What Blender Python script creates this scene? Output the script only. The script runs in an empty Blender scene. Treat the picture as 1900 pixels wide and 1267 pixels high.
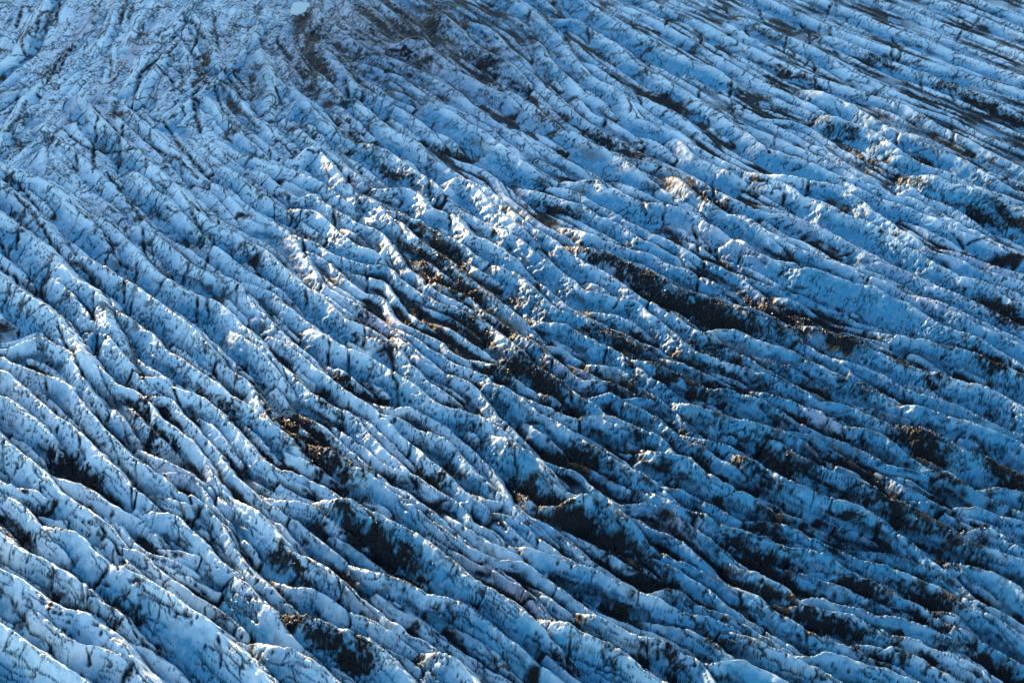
import bpy, math
import numpy as np

sc = bpy.context.scene
# ------------------------------------------------------------------ camera, sky, sun, exposure
CAM_H, PITCH, HFOV = 220.0, math.radians(33.0), math.radians(38.2)
cam = bpy.data.cameras.new('camera'); cam.sensor_width = 36.0
cam.lens = 18.0 / math.tan(HFOV / 2); cam.clip_start = 1.0; cam.clip_end = 20000.0
co = bpy.data.objects.new('camera', cam); sc.collection.objects.link(co)
co.location = (0, 0, CAM_H); co.rotation_euler = (math.pi / 2 - PITCH, 0, 0)
sc.camera = co

SUN_EL, SUN_AZ = math.radians(6.5), math.radians(-27.0)      # azimuth from +Y towards +X
world = bpy.data.worlds.new('World'); sc.world = world; world.use_nodes = True
wn = world.node_tree
sky = wn.nodes.new('ShaderNodeTexSky'); sky.sky_type = 'NISHITA'; sky.sun_disc = False
sky.sun_elevation = SUN_EL; sky.sun_rotation = SUN_AZ
sky.altitude = 400.0; sky.air_density = 1.0; sky.dust_density = 0.2; sky.ozone_density = 1.7
wn.links.new(sky.outputs[0], wn.nodes['Background'].inputs[0])
wn.nodes['Background'].inputs[1].default_value = 0.15

sl = bpy.data.lights.new('sun', 'SUN'); sl.energy = 3.4; sl.angle = math.radians(0.5); sl.color = (1.0, 0.68, 0.37)
so = bpy.data.objects.new('sun', sl); sc.collection.objects.link(so)
# the lamp shines along its -Z
sd = (math.sin(SUN_AZ) * math.cos(SUN_EL), math.cos(SUN_AZ) * math.cos(SUN_EL), math.sin(SUN_EL))
from mathutils import Vector
so.rotation_euler = Vector(sd).to_track_quat('Z', 'Y').to_euler()
so.location = (sd[0] * 900, sd[1] * 900, 300)

sc.view_settings.view_transform = 'Standard'; sc.view_settings.look = 'None'
sc.view_settings.gamma = 1.0; sc.view_settings.use_curve_mapping = False
sc.view_settings.exposure = 2.15

# ------------------------------------------------------------------ survey data (metres on the glacier)
# every line: crest height, then x,y of the crest of one ice ridge
CRESTS = """2.5 -174.6,424.5 -173.7,420.6 -173.6,424.6 -172.6,420.7 -172.1,424.7 -168.8,440.1 -163.6,464.1 -160.2,479.3 -156.6,499.0 -156.1,503.0 -156.1,507.0 -156.0,503.0 -156.0,507.0 -156.0,503.0 -155.9,507.0
3.1 -196.8,468.8 -196.0,472.7 -194.9,476.6 -193.4,480.3 -191.7,483.9 -185.1,496.5 -177.0,512.1 -175.9,525.6 -174.5,541.2 -172.5,557.5 -171.3,571.4 -170.5,587.5 -170.5,591.5 -170.2,587.5 -170.2,583.5 -170.2,587.5 -170.2,583.5 -170.1,587.5
4.1 -141.7,512.5 -141.7,516.5 -141.7,512.5 -141.7,508.5 -141.6,504.5 -141.9,517.8 -141.7,537.3 -140.0,550.5 -137.7,564.1 -134.7,581.6 -134.5,593.2 -133.9,628.1 -133.9,632.1 -133.8,636.1 -133.7,640.1 -133.7,644.1 -133.7,648.1 -133.7,644.1
4.1 -124.7,481.8 -123.4,478.0 -123.0,482.0 -122.1,478.1 -121.1,482.0 -116.6,495.6 -111.4,509.8 -108.6,524.6 -105.4,538.7 -102.8,558.0 -102.7,576.8 -102.7,580.8 -102.6,576.8 -102.6,580.8 -102.5,576.8 -102.5,580.8 -102.4,576.8
4.1 -202.4,493.9 -200.9,497.6 -199.6,501.4 -198.6,505.3 -197.8,509.2 -194.3,528.8 -192.0,541.6 -193.8,564.1 -194.7,580.0 -195.3,593.2 -196.9,627.2 -196.7,623.2 -196.5,619.2 -196.3,615.2 -196.1,611.2 -195.9,607.2 -195.8,603.2
4.1 -181.1,461.5 -180.6,457.5 -179.5,453.7 -177.8,450.0 -176.2,446.4 -176.6,467.8 -176.9,484.4 -177.3,496.8 -176.2,509.8 -175.5,513.7 -174.7,517.6 -174.2,521.6 -173.8,525.6 -173.4,529.6 -173.1,533.5
4.1 -123.4,482.5 -122.4,486.4 -121.1,490.1 -119.5,493.8 -116.8,496.8 -112.2,499.4 -105.3,489.3 -97.5,474.8 -89.5,460.9 -82.6,449.8 -80.2,446.6 -77.3,443.8 -74.3,441.3 -71.1,438.8 -68.0,436.3 -65.0,433.7
5.2 -157.2,494.3 -156.9,498.3 -156.7,494.3 -156.4,498.3 -155.2,494.5 -146.1,479.7 -136.9,465.6 -128.1,454.4 -119.2,441.4 -111.6,429.9 -106.4,422.8 -101.0,413.0 -94.9,403.6 -89.6,398.1 -84.6,393.6 -79.5,388.3 -74.5,383.1 -71.3,378.0 -69.0,374.7 -66.6,371.6 -64.1,368.4 -61.7,365.2 -59.3,362.0 -57.0,358.8
3.6 -139.6,499.9 -139.3,495.9 -138.6,491.9 -136.9,488.3 -134.8,484.9 -123.9,468.3 -115.6,455.8 -108.1,443.9 -100.7,432.8 -93.4,426.1 -87.2,415.3 -81.1,404.9 -77.7,402.1 -74.5,401.2 -71.1,399.1 -68.4,396.1 -66.0,392.9 -63.8,389.6 -61.4,386.4 -58.8,383.4
4.1 -165.3,480.1 -165.3,476.1 -164.5,472.2 -164.4,476.2 -163.1,472.4 -153.8,460.9 -144.5,448.8 -135.4,436.0 -128.6,426.7 -121.4,416.8 -116.0,408.2 -113.9,404.8 -111.6,401.5 -109.2,398.4 -106.5,395.3 -103.9,392.3 -101.3,389.3
6.0 -186.5,464.8 -186.0,460.8 -185.1,456.9 -183.5,453.2 -180.9,450.2 -168.0,439.3 -160.7,433.0 -152.5,428.3 -144.3,419.8 -138.6,412.0 -132.5,404.4 -127.5,398.0 -123.4,391.7 -121.2,388.4 -118.9,385.1 -116.5,381.9 -114.1,378.8 -111.7,375.6 -109.3,372.3
2.9 -110.1,512.3 -109.7,516.2 -109.6,512.2 -109.2,516.2 -107.8,512.5 -100.9,502.0 -93.5,487.0 -86.0,473.8 -84.1,470.3 -82.0,466.9 -79.9,463.4 -77.9,460.0 -75.7,456.6 -73.6,453.2
4.1 -136.6,510.3 -136.5,506.3 -136.5,502.3 -136.4,498.3 -136.3,494.3 -136.5,509.8 -135.1,528.8 -134.8,532.8 -134.6,536.8 -134.3,540.8 -134.0,544.8 -133.5,548.7 -133.1,552.7
4.1 -131.2,587.8 -131.2,591.8 -131.2,587.8 -130.9,583.8 -129.8,580.0 -123.8,565.7 -115.7,541.6 -111.4,528.8 -110.7,524.9 -110.3,528.8 -110.1,524.8 -109.6,528.8 -109.6,532.8 -109.5,528.8
4.1 -163.1,536.0 -162.8,540.0 -162.7,544.0 -162.6,548.0 -162.6,552.0 -162.6,568.9 -165.8,593.2 -171.0,632.2 -170.4,628.3 -169.9,624.3 -169.4,620.3 -168.9,616.4 -168.3,612.4 -167.8,608.4
4.1 -151.8,562.0 -151.5,558.0 -151.2,554.0 -151.0,550.0 -150.7,546.0 -152.5,567.2 -152.9,588.2 -152.8,584.2 -152.7,580.2 -152.6,576.2 -152.5,572.2 -152.4,568.2 -152.2,564.2
4.7 -88.3,502.5 -88.1,498.5 -87.9,502.5 -87.6,498.5 -87.3,502.5 -85.2,510.4 -79.2,503.8 -73.7,496.1 -68.7,488.6 -64.7,478.9 -59.8,469.4 -55.0,460.3 -53.1,456.8 -50.9,453.5 -48.3,450.4 -45.5,447.5 -42.8,444.6 -40.3,441.5
5.8 -82.1,487.4 -81.0,483.5 -80.7,487.5 -79.8,483.6 -78.7,487.5 -75.9,493.7 -70.2,483.8 -65.3,475.4 -63.4,471.9 -61.5,468.4 -59.6,464.8 -57.7,461.3 -55.8,457.8 -53.7,454.4
5.8 -61.6,519.2 -60.1,515.5 -58.5,511.8 -56.6,508.3 -54.3,505.0 -50.3,499.8 -44.6,492.2 -39.1,484.7 -33.7,477.4 -30.3,470.3 -28.5,466.8 -26.4,463.4 -24.1,460.1 -21.9,456.8 -19.7,453.4 -17.5,450.1
7.2 -53.6,553.4 -51.0,550.3 -48.1,547.6 -44.9,545.2 -41.9,547.8 -36.6,552.3 -31.7,541.8 -26.9,531.7 -21.1,519.2 -14.6,511.0 -7.2,501.8 -0.5,494.1 2.0,490.9 4.1,487.5 6.1,484.1 8.0,480.5 9.9,477.0 11.8,473.5
4.7 -64.2,540.2 -62.1,536.9 -59.7,533.6 -57.1,530.6 -54.2,527.8 -48.5,522.3 -42.9,518.2 -37.0,508.8 -31.4,499.8 -25.4,492.2 -19.6,487.2 -13.9,479.9 -7.8,471.6 -2.5,459.6 0.7,455.7 2.6,444.8 6.3,438.4 10.9,434.3 13.8,431.5 16.9,429.0 20.2,426.8 23.4,424.4 26.3,421.7 29.0,418.7
7.5 -81.2,559.1 -79.6,555.5 -77.7,551.9 -75.9,548.4 -74.1,544.8 -68.5,533.2 -63.7,521.9 -58.8,509.7 -57.3,506.0 -55.3,502.5 -53.0,499.2 -50.5,496.1 -48.1,492.9 -45.7,489.7
5.1 -72.7,568.2 -70.6,564.8 -68.4,561.4 -66.3,558.1 -64.2,554.7 -57.7,544.2 -51.2,538.4 -43.7,531.3 -37.9,524.3 -32.3,518.8 -26.6,510.7 -21.1,502.8 -15.2,491.4 -9.9,481.5 -4.4,473.1 2.9,461.6 5.0,458.2 7.2,454.8 9.2,451.3 11.3,447.9 13.5,444.6 16.0,441.5
7.1 -36.5,496.5 -34.0,493.4 -31.3,490.4 -28.7,487.4 -26.1,484.4 -20.8,478.3 -15.7,470.0 -9.6,462.0 -3.8,451.9 2.8,442.2 4.9,438.8 7.2,435.5 9.8,432.4 12.6,429.6 15.8,427.2 19.2,425.0
6.6 -22.2,582.6 -20.3,579.1 -18.3,575.6 -16.2,572.3 -13.6,569.2 -7.9,562.9 -2.2,546.2 3.3,534.5 4.9,530.9 6.5,527.2 8.0,523.5 9.6,519.8 11.3,516.2 12.9,512.5
5.8 -80.5,453.4 -77.7,450.5 -74.8,447.8 -71.8,445.1 -70.0,448.7 -68.0,452.0 -64.4,449.8 -59.6,440.1 -54.9,429.7 -53.0,426.2 -50.8,422.9 -48.3,419.7 -45.5,416.9 -42.5,414.3 -39.6,411.5
7.5 -56.3,465.5 -54.4,462.0 -52.3,458.6 -49.6,455.6 -46.6,452.9 -42.6,449.6 -38.0,444.2 -33.3,436.8 -27.4,429.6 -24.5,425.1 -22.5,421.6 -20.7,418.0 -17.8,415.2 -15.2,412.3 -12.6,409.2 -10.1,406.1
3.0 -25.0,457.4 -22.8,454.1 -20.5,450.8 -17.9,447.8 -15.0,445.0 -10.2,440.7 -5.5,434.5 -2.4,424.5 -0.2,418.2 2.5,414.4 5.5,407.7 8.5,403.1 12.4,398.5 14.9,395.8 17.5,392.8 20.1,389.7 22.8,386.7 25.7,384.0 28.9,381.6 32.0,379.1
3.4 -83.6,490.5 -83.0,486.5 -81.7,482.7 -79.8,479.2 -77.7,475.8 -72.2,467.6 -66.8,458.5 -61.2,450.7 -55.2,442.1 -49.8,433.7 -47.6,430.3 -45.4,427.0 -42.6,424.1 -39.3,421.9 -35.7,420.2 -32.4,417.9
4.6 -97.0,460.8 -94.9,457.5 -92.6,454.2 -90.0,451.1 -87.1,448.4 -81.7,444.1 -76.5,439.9 -69.9,435.6 -63.8,430.4 -59.7,426.3 -56.0,421.3 -53.5,418.2 -50.9,415.2 -48.3,412.2 -45.6,409.2 -42.8,406.3 -40.1,403.4
6.3 -77.1,529.2 -75.4,525.5 -73.8,521.9 -72.1,518.2 -70.4,514.6 -65.1,504.0 -60.4,493.1 -56.9,493.7 -52.2,486.3 -46.4,475.3 -40.7,464.8 -35.6,460.2 -31.5,455.7 -27.0,445.8 -21.3,438.4 -17.0,433.2 -12.7,428.0 -9.0,424.8 -5.3,418.9 -1.7,412.1 2.7,403.6 4.6,400.1 6.8,396.8 9.3,393.7 11.8,390.5 14.1,387.2 16.2,383.8
7.5 -35.9,591.7 -34.1,588.1 -32.3,584.5 -30.5,581.0 -28.7,577.4 -22.6,564.6 -16.5,547.8 -9.4,536.0 -3.7,530.3 1.1,520.5 2.8,516.9 4.5,513.3 6.2,509.6 7.8,506.0 9.4,502.3 11.0,498.7
7.5 -98.1,545.9 -98.0,541.9 -97.8,545.9 -97.7,541.9 -96.8,538.0 -92.6,523.8 -88.6,510.2 -87.5,494.6 -87.1,490.6 -86.4,486.7 -85.1,482.9 -83.6,479.2 -81.7,475.6 -79.7,472.2
3.0 -58.5,522.9 -56.4,519.5 -54.3,516.1 -52.1,512.7 -50.1,509.3 -44.2,498.9 -38.7,493.8 -35.9,490.9 -33.3,487.9 -30.8,484.8 -28.3,481.7 -25.9,478.5 -23.5,475.3
6.0 -14.4,620.5 -12.4,617.1 -10.3,613.6 -8.2,610.2 -6.2,606.8 5.6,587.5 9.6,580.9 13.4,569.7 17.1,558.8 20.2,546.7 22.6,536.5 26.4,523.8 31.2,511.6 36.1,506.3 40.5,497.3 42.9,484.8 45.8,476.3 50.4,471.6 54.9,466.9 58.1,464.6 60.3,457.8 63.5,452.2 67.7,446.8 72.7,441.4 79.0,433.1 83.5,425.9 85.8,422.7 88.2,419.5 90.4,416.1 92.6,412.8 95.0,409.6 97.4,406.4
7.5 11.9,586.1 13.7,582.5 15.5,579.0 17.8,575.7 21.5,574.1 27.2,572.5 32.4,561.5 37.0,552.3 42.0,543.3 45.0,531.7 49.9,524.7 54.1,517.8 58.4,507.0 62.9,500.5 67.1,491.6 71.8,484.1 76.8,475.6 78.7,472.1 80.6,468.6 82.6,465.1 84.5,461.6 86.5,458.2 88.6,454.8
7.5 17.6,616.3 19.4,612.7 21.2,609.2 23.0,605.6 24.7,602.0 35.0,580.6 39.7,570.9 44.8,561.5 49.8,553.8 54.8,546.3 59.7,538.9 64.4,531.7 70.5,523.3 75.7,517.8 78.4,514.8 80.8,511.6 83.0,508.3 85.1,504.9 87.2,501.5 89.4,498.1
4.5 41.5,598.7 43.6,595.4 45.9,592.0 48.2,588.8 50.5,585.5 56.3,577.4 61.4,569.4 66.2,560.1 71.0,552.5 75.6,543.6 81.0,533.5 85.4,525.1 90.3,515.5 97.0,505.0 103.0,497.2 108.7,488.5 110.9,485.1 113.2,481.9 115.7,478.7 118.3,475.7 121.0,472.8 123.7,469.8
1.9 54.2,589.5 56.6,586.2 58.9,583.0 61.1,579.6 63.2,576.3 69.2,566.8 74.9,556.1 81.0,545.7 86.9,535.6 92.7,523.0 94.5,519.4 96.4,515.9 98.4,512.4 100.5,509.1 102.8,505.8 105.1,502.5
5.2 41.5,619.6 43.7,616.3 46.0,613.0 48.3,609.8 50.8,606.6 62.1,591.6 68.4,583.3 75.4,572.1 82.1,561.1 88.3,552.0 90.5,548.7 92.6,545.3 94.7,541.9 96.7,538.4 98.8,535.0 100.9,531.6
6.0 -9.2,561.1 -7.8,557.4 -6.4,553.7 -5.0,549.9 -3.6,546.2 0.8,534.5 5.1,523.2 9.7,513.7 13.7,503.1 18.0,492.8 22.8,482.9 27.4,474.4 31.9,467.4 36.9,460.5 40.3,453.8 45.9,446.1 50.9,439.7 53.8,436.8 56.3,433.7 58.5,430.4 60.6,427.0 62.9,423.7 65.2,420.4
6.3 7.2,561.7 8.4,557.9 9.5,554.0 10.4,550.2 11.3,546.3 14.8,530.4 18.9,520.6 22.8,511.2 26.0,500.7 30.4,495.6 32.7,492.3 34.3,488.7 36.0,485.0 37.8,481.5 39.8,478.0 41.9,474.5
4.0 15.4,560.9 16.4,557.0 17.5,553.1 18.5,549.3 19.6,545.4 23.6,533.9 27.2,529.6 30.9,526.8 34.8,520.0 38.6,511.9 42.2,504.0 47.0,497.6 52.5,490.0 57.8,481.5 62.4,473.1 64.4,469.7 66.5,466.2 68.4,462.7 70.2,459.1 72.0,455.6 74.1,452.2
5.5 58.9,502.7 60.9,499.3 62.8,495.7 64.8,492.3 67.1,489.0 71.9,482.9 75.4,474.5 79.0,467.5 82.3,459.5 85.7,452.3 90.4,448.5 95.9,444.2 100.6,438.9 104.8,433.7 107.8,431.3 112.0,430.4 115.5,425.4 119.3,421.4 122.5,417.5 126.7,416.5 129.8,410.8 133.6,406.1 136.6,400.5 140.6,396.0 144.5,389.8 148.1,384.6 150.7,381.5 153.6,378.7 156.6,376.1 159.6,373.5 162.8,371.0 166.1,368.8
2.6 71.6,509.8 73.7,506.4 75.8,502.9 77.7,499.5 79.7,496.0 83.8,488.5 88.9,481.2 92.1,480.6 98.7,478.8 104.2,472.9 107.7,464.8 111.3,458.0 114.9,451.4 116.7,447.9 118.7,444.4 120.6,440.9 122.7,437.5 125.0,434.2 127.5,431.0
2.9 82.6,581.9 84.7,578.4 86.7,575.0 88.6,571.4 90.3,567.8 95.1,557.0 100.5,548.0 102.5,544.6 104.6,541.2 106.7,537.8 108.8,534.3 110.8,530.9 112.7,527.4
7.2 10.3,477.7 12.2,474.1 14.3,470.7 16.7,467.5 19.7,464.8 23.9,461.4 27.4,454.6 32.0,450.2 35.8,443.7 38.8,438.4 40.9,435.0 43.4,431.9 46.0,428.9 48.3,425.6 50.3,422.1 52.3,418.7
4.6 -13.2,481.8 -10.9,478.5 -8.7,475.2 -6.4,471.9 -3.2,469.6 2.2,469.6 5.1,462.7 8.9,458.1 12.6,452.6 17.2,447.1 21.8,441.8 26.6,435.5 30.9,429.3 33.3,426.1 36.0,423.1 38.8,420.3 41.6,417.4 44.7,414.9 48.1,412.8
3.7 27.0,462.6 29.3,459.3 31.6,456.1 34.0,452.9 36.8,450.0 41.7,445.6 46.6,442.4 52.0,440.3 55.4,436.1 58.9,429.9 62.2,426.4 64.5,423.2 66.8,419.9 69.2,416.7 71.6,413.5 74.3,410.5 77.1,407.7
6.0 50.7,468.6 53.3,465.5 55.4,462.1 57.0,458.5 58.2,454.7 59.8,447.0 64.4,441.7 68.5,436.5 71.0,433.3 73.4,430.2 75.9,427.0 78.4,423.9 80.9,420.7 83.3,417.5
7.2 -12.7,518.3 -10.3,515.1 -7.9,511.9 -5.5,508.6 -3.3,505.3 1.3,497.5 5.8,489.9 10.2,481.3 14.5,472.9 16.4,469.3 18.6,466.0 21.3,463.1 24.2,460.3 26.6,457.1 28.7,453.7
4.1 18.5,511.8 19.8,508.1 21.3,504.3 22.9,500.7 24.4,496.9 28.8,483.3 33.7,479.6 38.2,472.5 40.4,469.2 42.6,465.8 44.9,462.6 47.3,459.4 49.5,456.0 51.3,452.4
3.8 76.8,496.3 78.8,492.8 80.9,489.4 83.2,486.1 85.7,483.0 91.2,475.8 96.5,468.8 101.0,460.8 105.8,455.2 110.0,446.5 113.4,440.1 115.4,436.6 117.4,433.1 119.6,429.8 121.9,426.5 124.4,423.4 128.4,423.8
4.3 75.4,484.4 77.3,480.9 79.2,477.4 81.4,474.0 84.1,471.0 90.1,465.2 95.6,457.3 101.5,449.6 106.5,443.2 110.9,436.8 113.9,428.6 116.0,425.2 118.4,422.0 121.0,419.0 123.9,416.2 127.3,414.1 129.9,411.1
4.1 88.8,507.7 91.0,504.4 93.3,501.2 95.7,498.0 98.2,494.8 103.3,488.6 107.9,482.5 112.6,475.3 118.1,470.7 123.3,464.9 127.5,454.8 129.1,451.1 130.9,447.6 133.5,444.5 136.2,441.6 139.0,438.7 141.6,435.7
7.5 104.1,488.2 106.4,485.0 108.7,481.7 111.2,478.6 114.0,475.7 120.3,469.8 124.8,463.0 128.2,454.0 129.7,450.3 131.8,446.9 134.4,443.9 137.1,441.0 139.9,438.0 142.5,435.0
5.8 102.1,510.8 104.5,507.6 107.0,504.5 109.4,501.3 112.0,498.3 117.5,492.0 123.0,483.9 126.4,476.1 130.6,467.9 135.4,461.1 140.6,454.4 146.2,447.8 150.2,441.4 154.5,433.1 156.5,429.6 158.9,426.4 161.4,423.3 164.1,420.3 166.8,417.3 169.3,414.3
2.7 120.8,525.3 122.7,521.8 124.9,518.5 127.3,515.3 129.7,512.0 135.3,504.2 141.1,495.2 147.1,487.7 155.3,480.4 162.2,468.6 169.4,459.5 171.8,456.3 174.1,453.0 176.2,449.7 178.3,446.3 180.4,442.8 182.5,439.4
4.5 85.8,558.7 87.9,555.3 90.1,551.9 92.2,548.5 94.2,545.1 99.6,536.4 104.8,527.9 109.8,519.6 117.4,511.5 125.0,505.0 131.5,498.5 137.8,492.2 142.7,484.8 146.8,476.3 152.1,468.1 157.6,459.0 162.5,449.1 168.3,439.4 174.5,428.9 176.7,425.6 179.1,422.3 181.5,419.2 184.0,416.0 186.4,412.8 188.6,409.5
4.5 118.1,568.8 120.3,565.4 122.5,562.1 124.7,558.8 127.0,555.5 133.1,546.5 139.6,537.8 145.9,529.3 154.4,519.6 162.3,508.9 170.0,498.5 177.4,488.5 179.9,485.3 182.4,482.2 185.0,479.1 187.6,476.1 190.2,473.1 192.8,470.0
4.5 94.0,621.8 96.1,618.4 98.2,615.0 100.3,611.6 102.4,608.2 112.5,592.2 121.8,577.4 130.7,563.2 139.5,551.0 149.0,543.6 157.3,532.1 166.0,523.7 174.2,514.2 186.9,503.7 196.0,496.1 199.1,493.5 202.0,490.9 205.0,488.2 207.9,485.4 210.8,482.6 213.6,479.8
4.5 117.9,621.3 120.0,617.9 122.1,614.5 124.2,611.1 126.4,607.7 136.1,592.2 149.3,571.0 162.5,554.0 174.6,536.4 190.8,516.9 199.0,506.9 201.6,503.8 204.4,500.9 207.2,498.1 210.1,495.3 213.0,492.5 215.9,489.8
4.5 140.5,618.6 142.7,615.3 145.0,612.1 147.3,608.8 149.7,605.6 159.6,592.2 172.9,574.2 185.6,557.0 197.2,539.2 205.1,527.2 207.3,523.9 209.6,520.6 211.9,517.3 214.3,514.1 216.8,511.0 219.3,507.9
4.5 165.4,620.1 167.6,616.7 169.8,613.4 171.9,610.0 174.1,606.7 183.2,592.2 203.3,560.1 211.3,547.3 213.4,543.9 215.6,540.6 217.7,537.2 219.9,533.8 222.1,530.5 224.2,527.1
5.3 121.6,459.7 123.2,456.0 124.9,452.4 126.9,449.0 129.7,446.0 137.3,438.6 144.5,430.2 149.4,423.1 151.9,420.0 154.8,417.2 157.5,414.3 160.0,411.1 162.1,407.8 164.1,404.3
2.9 133.9,465.5 136.2,462.2 138.6,459.0 141.2,455.9 143.9,453.0 151.5,445.4 158.6,437.0 164.0,431.3 171.4,423.4 174.1,420.5 176.7,417.4 179.1,414.2 181.4,411.0 183.7,407.7 185.8,404.3
4.1 89.9,587.4 91.9,583.9 94.0,580.5 96.0,577.1 98.2,573.7 107.5,559.7 116.5,546.1 121.4,536.7 125.5,523.4 132.1,513.9 138.5,504.7 140.8,501.4 143.1,498.1 145.5,494.9 148.0,491.7 150.5,488.6 153.1,485.6
4.5 183.8,620.3 185.9,616.9 187.9,613.5 190.0,610.1 192.1,606.7 200.8,592.2 208.8,579.0 216.9,565.5 219.0,562.1 221.1,558.7 223.1,555.3 225.2,551.9 227.4,548.5 229.5,545.1
7.5 -167.7,388.1 -165.0,385.2 -162.2,382.3 -159.5,379.4 -156.8,376.5 -146.0,364.8 -140.2,358.4 -134.7,353.0 -129.5,348.5 -123.9,341.8 -118.8,333.9 -113.7,325.5 -111.5,322.2 -109.2,319.0 -106.9,315.7 -104.4,312.5 -101.8,309.6 -98.9,306.8
5.6 -134.0,412.8 -131.6,409.6 -129.2,406.4 -126.8,403.2 -124.5,399.9 -116.9,389.2 -111.0,381.4 -106.3,373.0 -100.9,366.5 -95.9,361.7 -91.0,357.0 -86.8,354.7 -82.3,352.4 -78.1,346.4 -73.7,340.5 -69.3,334.1 -65.3,327.5 -63.1,324.2 -60.8,320.9 -58.5,317.6 -56.2,314.4 -53.8,311.1 -51.4,308.0
5.2 -134.5,387.1 -132.0,383.9 -129.5,380.8 -126.8,377.9 -123.8,375.2 -117.7,370.3 -111.9,364.6 -106.5,359.9 -102.1,354.5 -96.7,349.1 -91.1,342.5 -86.7,337.4 -82.1,331.1 -79.7,328.0 -77.3,324.8 -74.8,321.7 -72.0,318.8 -69.3,315.9 -66.8,312.8 -64.5,309.5
5.2 -122.3,408.2 -120.0,404.9 -117.7,401.7 -115.2,398.6 -112.4,395.7 -107.6,391.3 -101.4,383.4 -95.9,376.6 -90.7,370.8 -86.2,368.4 -80.1,366.0 -76.2,358.9 -71.4,351.2 -66.4,343.0 -64.3,339.6 -62.0,336.3 -59.5,333.1 -57.0,330.0 -54.4,327.0 -51.9,323.9
4.7 -140.8,377.0 -138.3,373.8 -135.9,370.6 -133.5,367.4 -131.0,364.3 -125.7,358.0 -121.0,351.9 -116.6,345.2 -112.1,339.3 -108.1,333.6 -105.1,328.4 -102.8,325.1 -100.3,322.0 -97.8,318.9 -95.2,315.8 -92.3,313.1 -88.9,311.0
4.4 -117.6,360.3 -115.1,357.2 -112.9,353.9 -110.8,350.4 -108.2,347.4 -104.3,343.7 -100.3,339.4 -95.6,333.7 -92.9,329.3 -89.7,326.6 -85.2,322.6 -81.5,318.6 -77.2,314.7 -72.6,308.9 -68.9,305.8 -65.6,302.4 -62.8,299.1 -59.9,295.5 -56.7,292.5 -55.4,290.8 -52.9,287.6 -50.4,284.6 -47.4,281.9 -44.2,279.5 -41.1,276.9 -38.2,274.2
3.1 -146.0,339.4 -142.7,337.2 -139.2,335.3 -135.2,334.7 -131.5,336.1 -127.8,338.2 -122.3,333.3 -119.4,332.4 -116.6,331.8 -112.3,326.3 -108.0,320.9 -104.0,316.3 -101.0,313.1 -97.9,311.8 -94.8,309.2 -91.8,305.2 -88.9,300.0 -85.7,296.4 -82.8,294.0 -78.9,289.9 -75.7,285.3 -73.0,281.4 -70.8,276.5 -67.9,271.1 -65.3,267.5 -62.3,262.8 -59.8,259.7 -57.3,256.6 -54.6,253.7 -51.9,250.7 -49.5,247.5 -47.0,244.4
4.0 -96.8,395.2 -94.1,392.3 -91.4,389.3 -88.7,386.3 -86.3,383.1 -81.4,376.4 -75.9,369.8 -69.3,364.2 -66.3,361.5 -63.6,358.6 -61.2,355.4 -58.7,352.2 -56.3,349.1 -53.8,345.9
5.8 -186.0,456.4 -184.3,452.8 -181.9,449.6 -179.5,446.4 -177.1,443.2 -164.5,427.4 -157.4,418.4 -150.8,410.7 -144.1,400.4 -137.9,391.4 -135.5,388.2 -133.0,385.0 -130.6,381.9 -128.1,378.7 -125.5,375.7 -122.7,372.8
5.9 -128.7,445.0 -126.4,441.7 -124.2,438.4 -122.0,435.0 -119.9,431.6 -114.3,422.6 -108.7,416.7 -104.1,409.0 -99.2,401.5 -96.9,398.2 -94.4,395.1 -91.8,392.1 -89.0,389.2 -86.2,386.3 -83.6,383.4
7.5 -175.4,426.6 -175.0,422.6 -173.5,418.9 -171.1,415.7 -168.4,412.8 -156.5,400.9 -149.3,393.6 -145.5,389.2 -141.5,385.7 -136.6,379.6 -130.7,371.3 -125.6,364.0 -119.4,358.4 -114.8,352.2 -112.4,347.0 -110.6,341.1 -108.8,337.5 -106.4,334.3 -104.0,331.1 -101.6,327.9 -99.3,324.6 -96.8,321.5
4.7 -102.1,449.9 -99.8,446.6 -97.4,443.4 -94.9,440.3 -92.4,437.2 -84.9,426.9 -77.6,417.1 -75.2,413.9 -72.4,411.0 -69.0,408.8 -65.7,406.6 -62.6,404.1 -59.9,401.2
3.8 -157.8,342.9 -154.7,340.3 -151.5,338.0 -148.2,335.7 -145.1,333.2 -135.2,325.6 -130.9,322.2 -126.1,319.6 -121.7,316.9 -118.4,315.6 -114.3,312.4 -110.9,307.4 -107.5,302.4 -104.4,298.2 -100.8,293.4 -96.9,288.8 -93.8,285.3 -90.1,280.8 -86.5,278.1 -82.8,274.8 -79.1,271.1 -75.9,268.5 -72.2,265.9 -69.0,262.3 -67.0,260.0 -64.4,256.9 -62.2,253.6 -60.0,250.3 -57.7,247.0 -55.2,243.9 -52.5,241.0
5.2 -144.4,336.3 -141.1,334.0 -137.8,331.8 -134.0,330.4 -130.2,331.5 -126.2,333.6 -122.4,330.8 -118.7,328.1 -115.1,322.7 -112.1,316.7 -109.1,311.6 -106.9,308.2 -104.5,305.0 -102.0,301.9 -99.5,298.7 -97.1,295.5 -94.6,292.4
5.3 -155.1,335.8 -151.9,333.4 -148.7,331.0 -145.5,328.5 -142.5,325.9 -132.9,317.9 -129.0,314.6 -125.2,310.1 -121.1,305.7 -117.1,301.4 -113.7,297.8 -109.6,294.2 -105.4,290.1 -101.7,286.1 -98.6,281.6 -95.0,277.7 -91.8,273.9 -88.4,270.2 -85.5,267.4 -82.4,264.8 -79.1,262.6 -75.7,260.6 -72.4,258.3 -69.6,255.5
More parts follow.
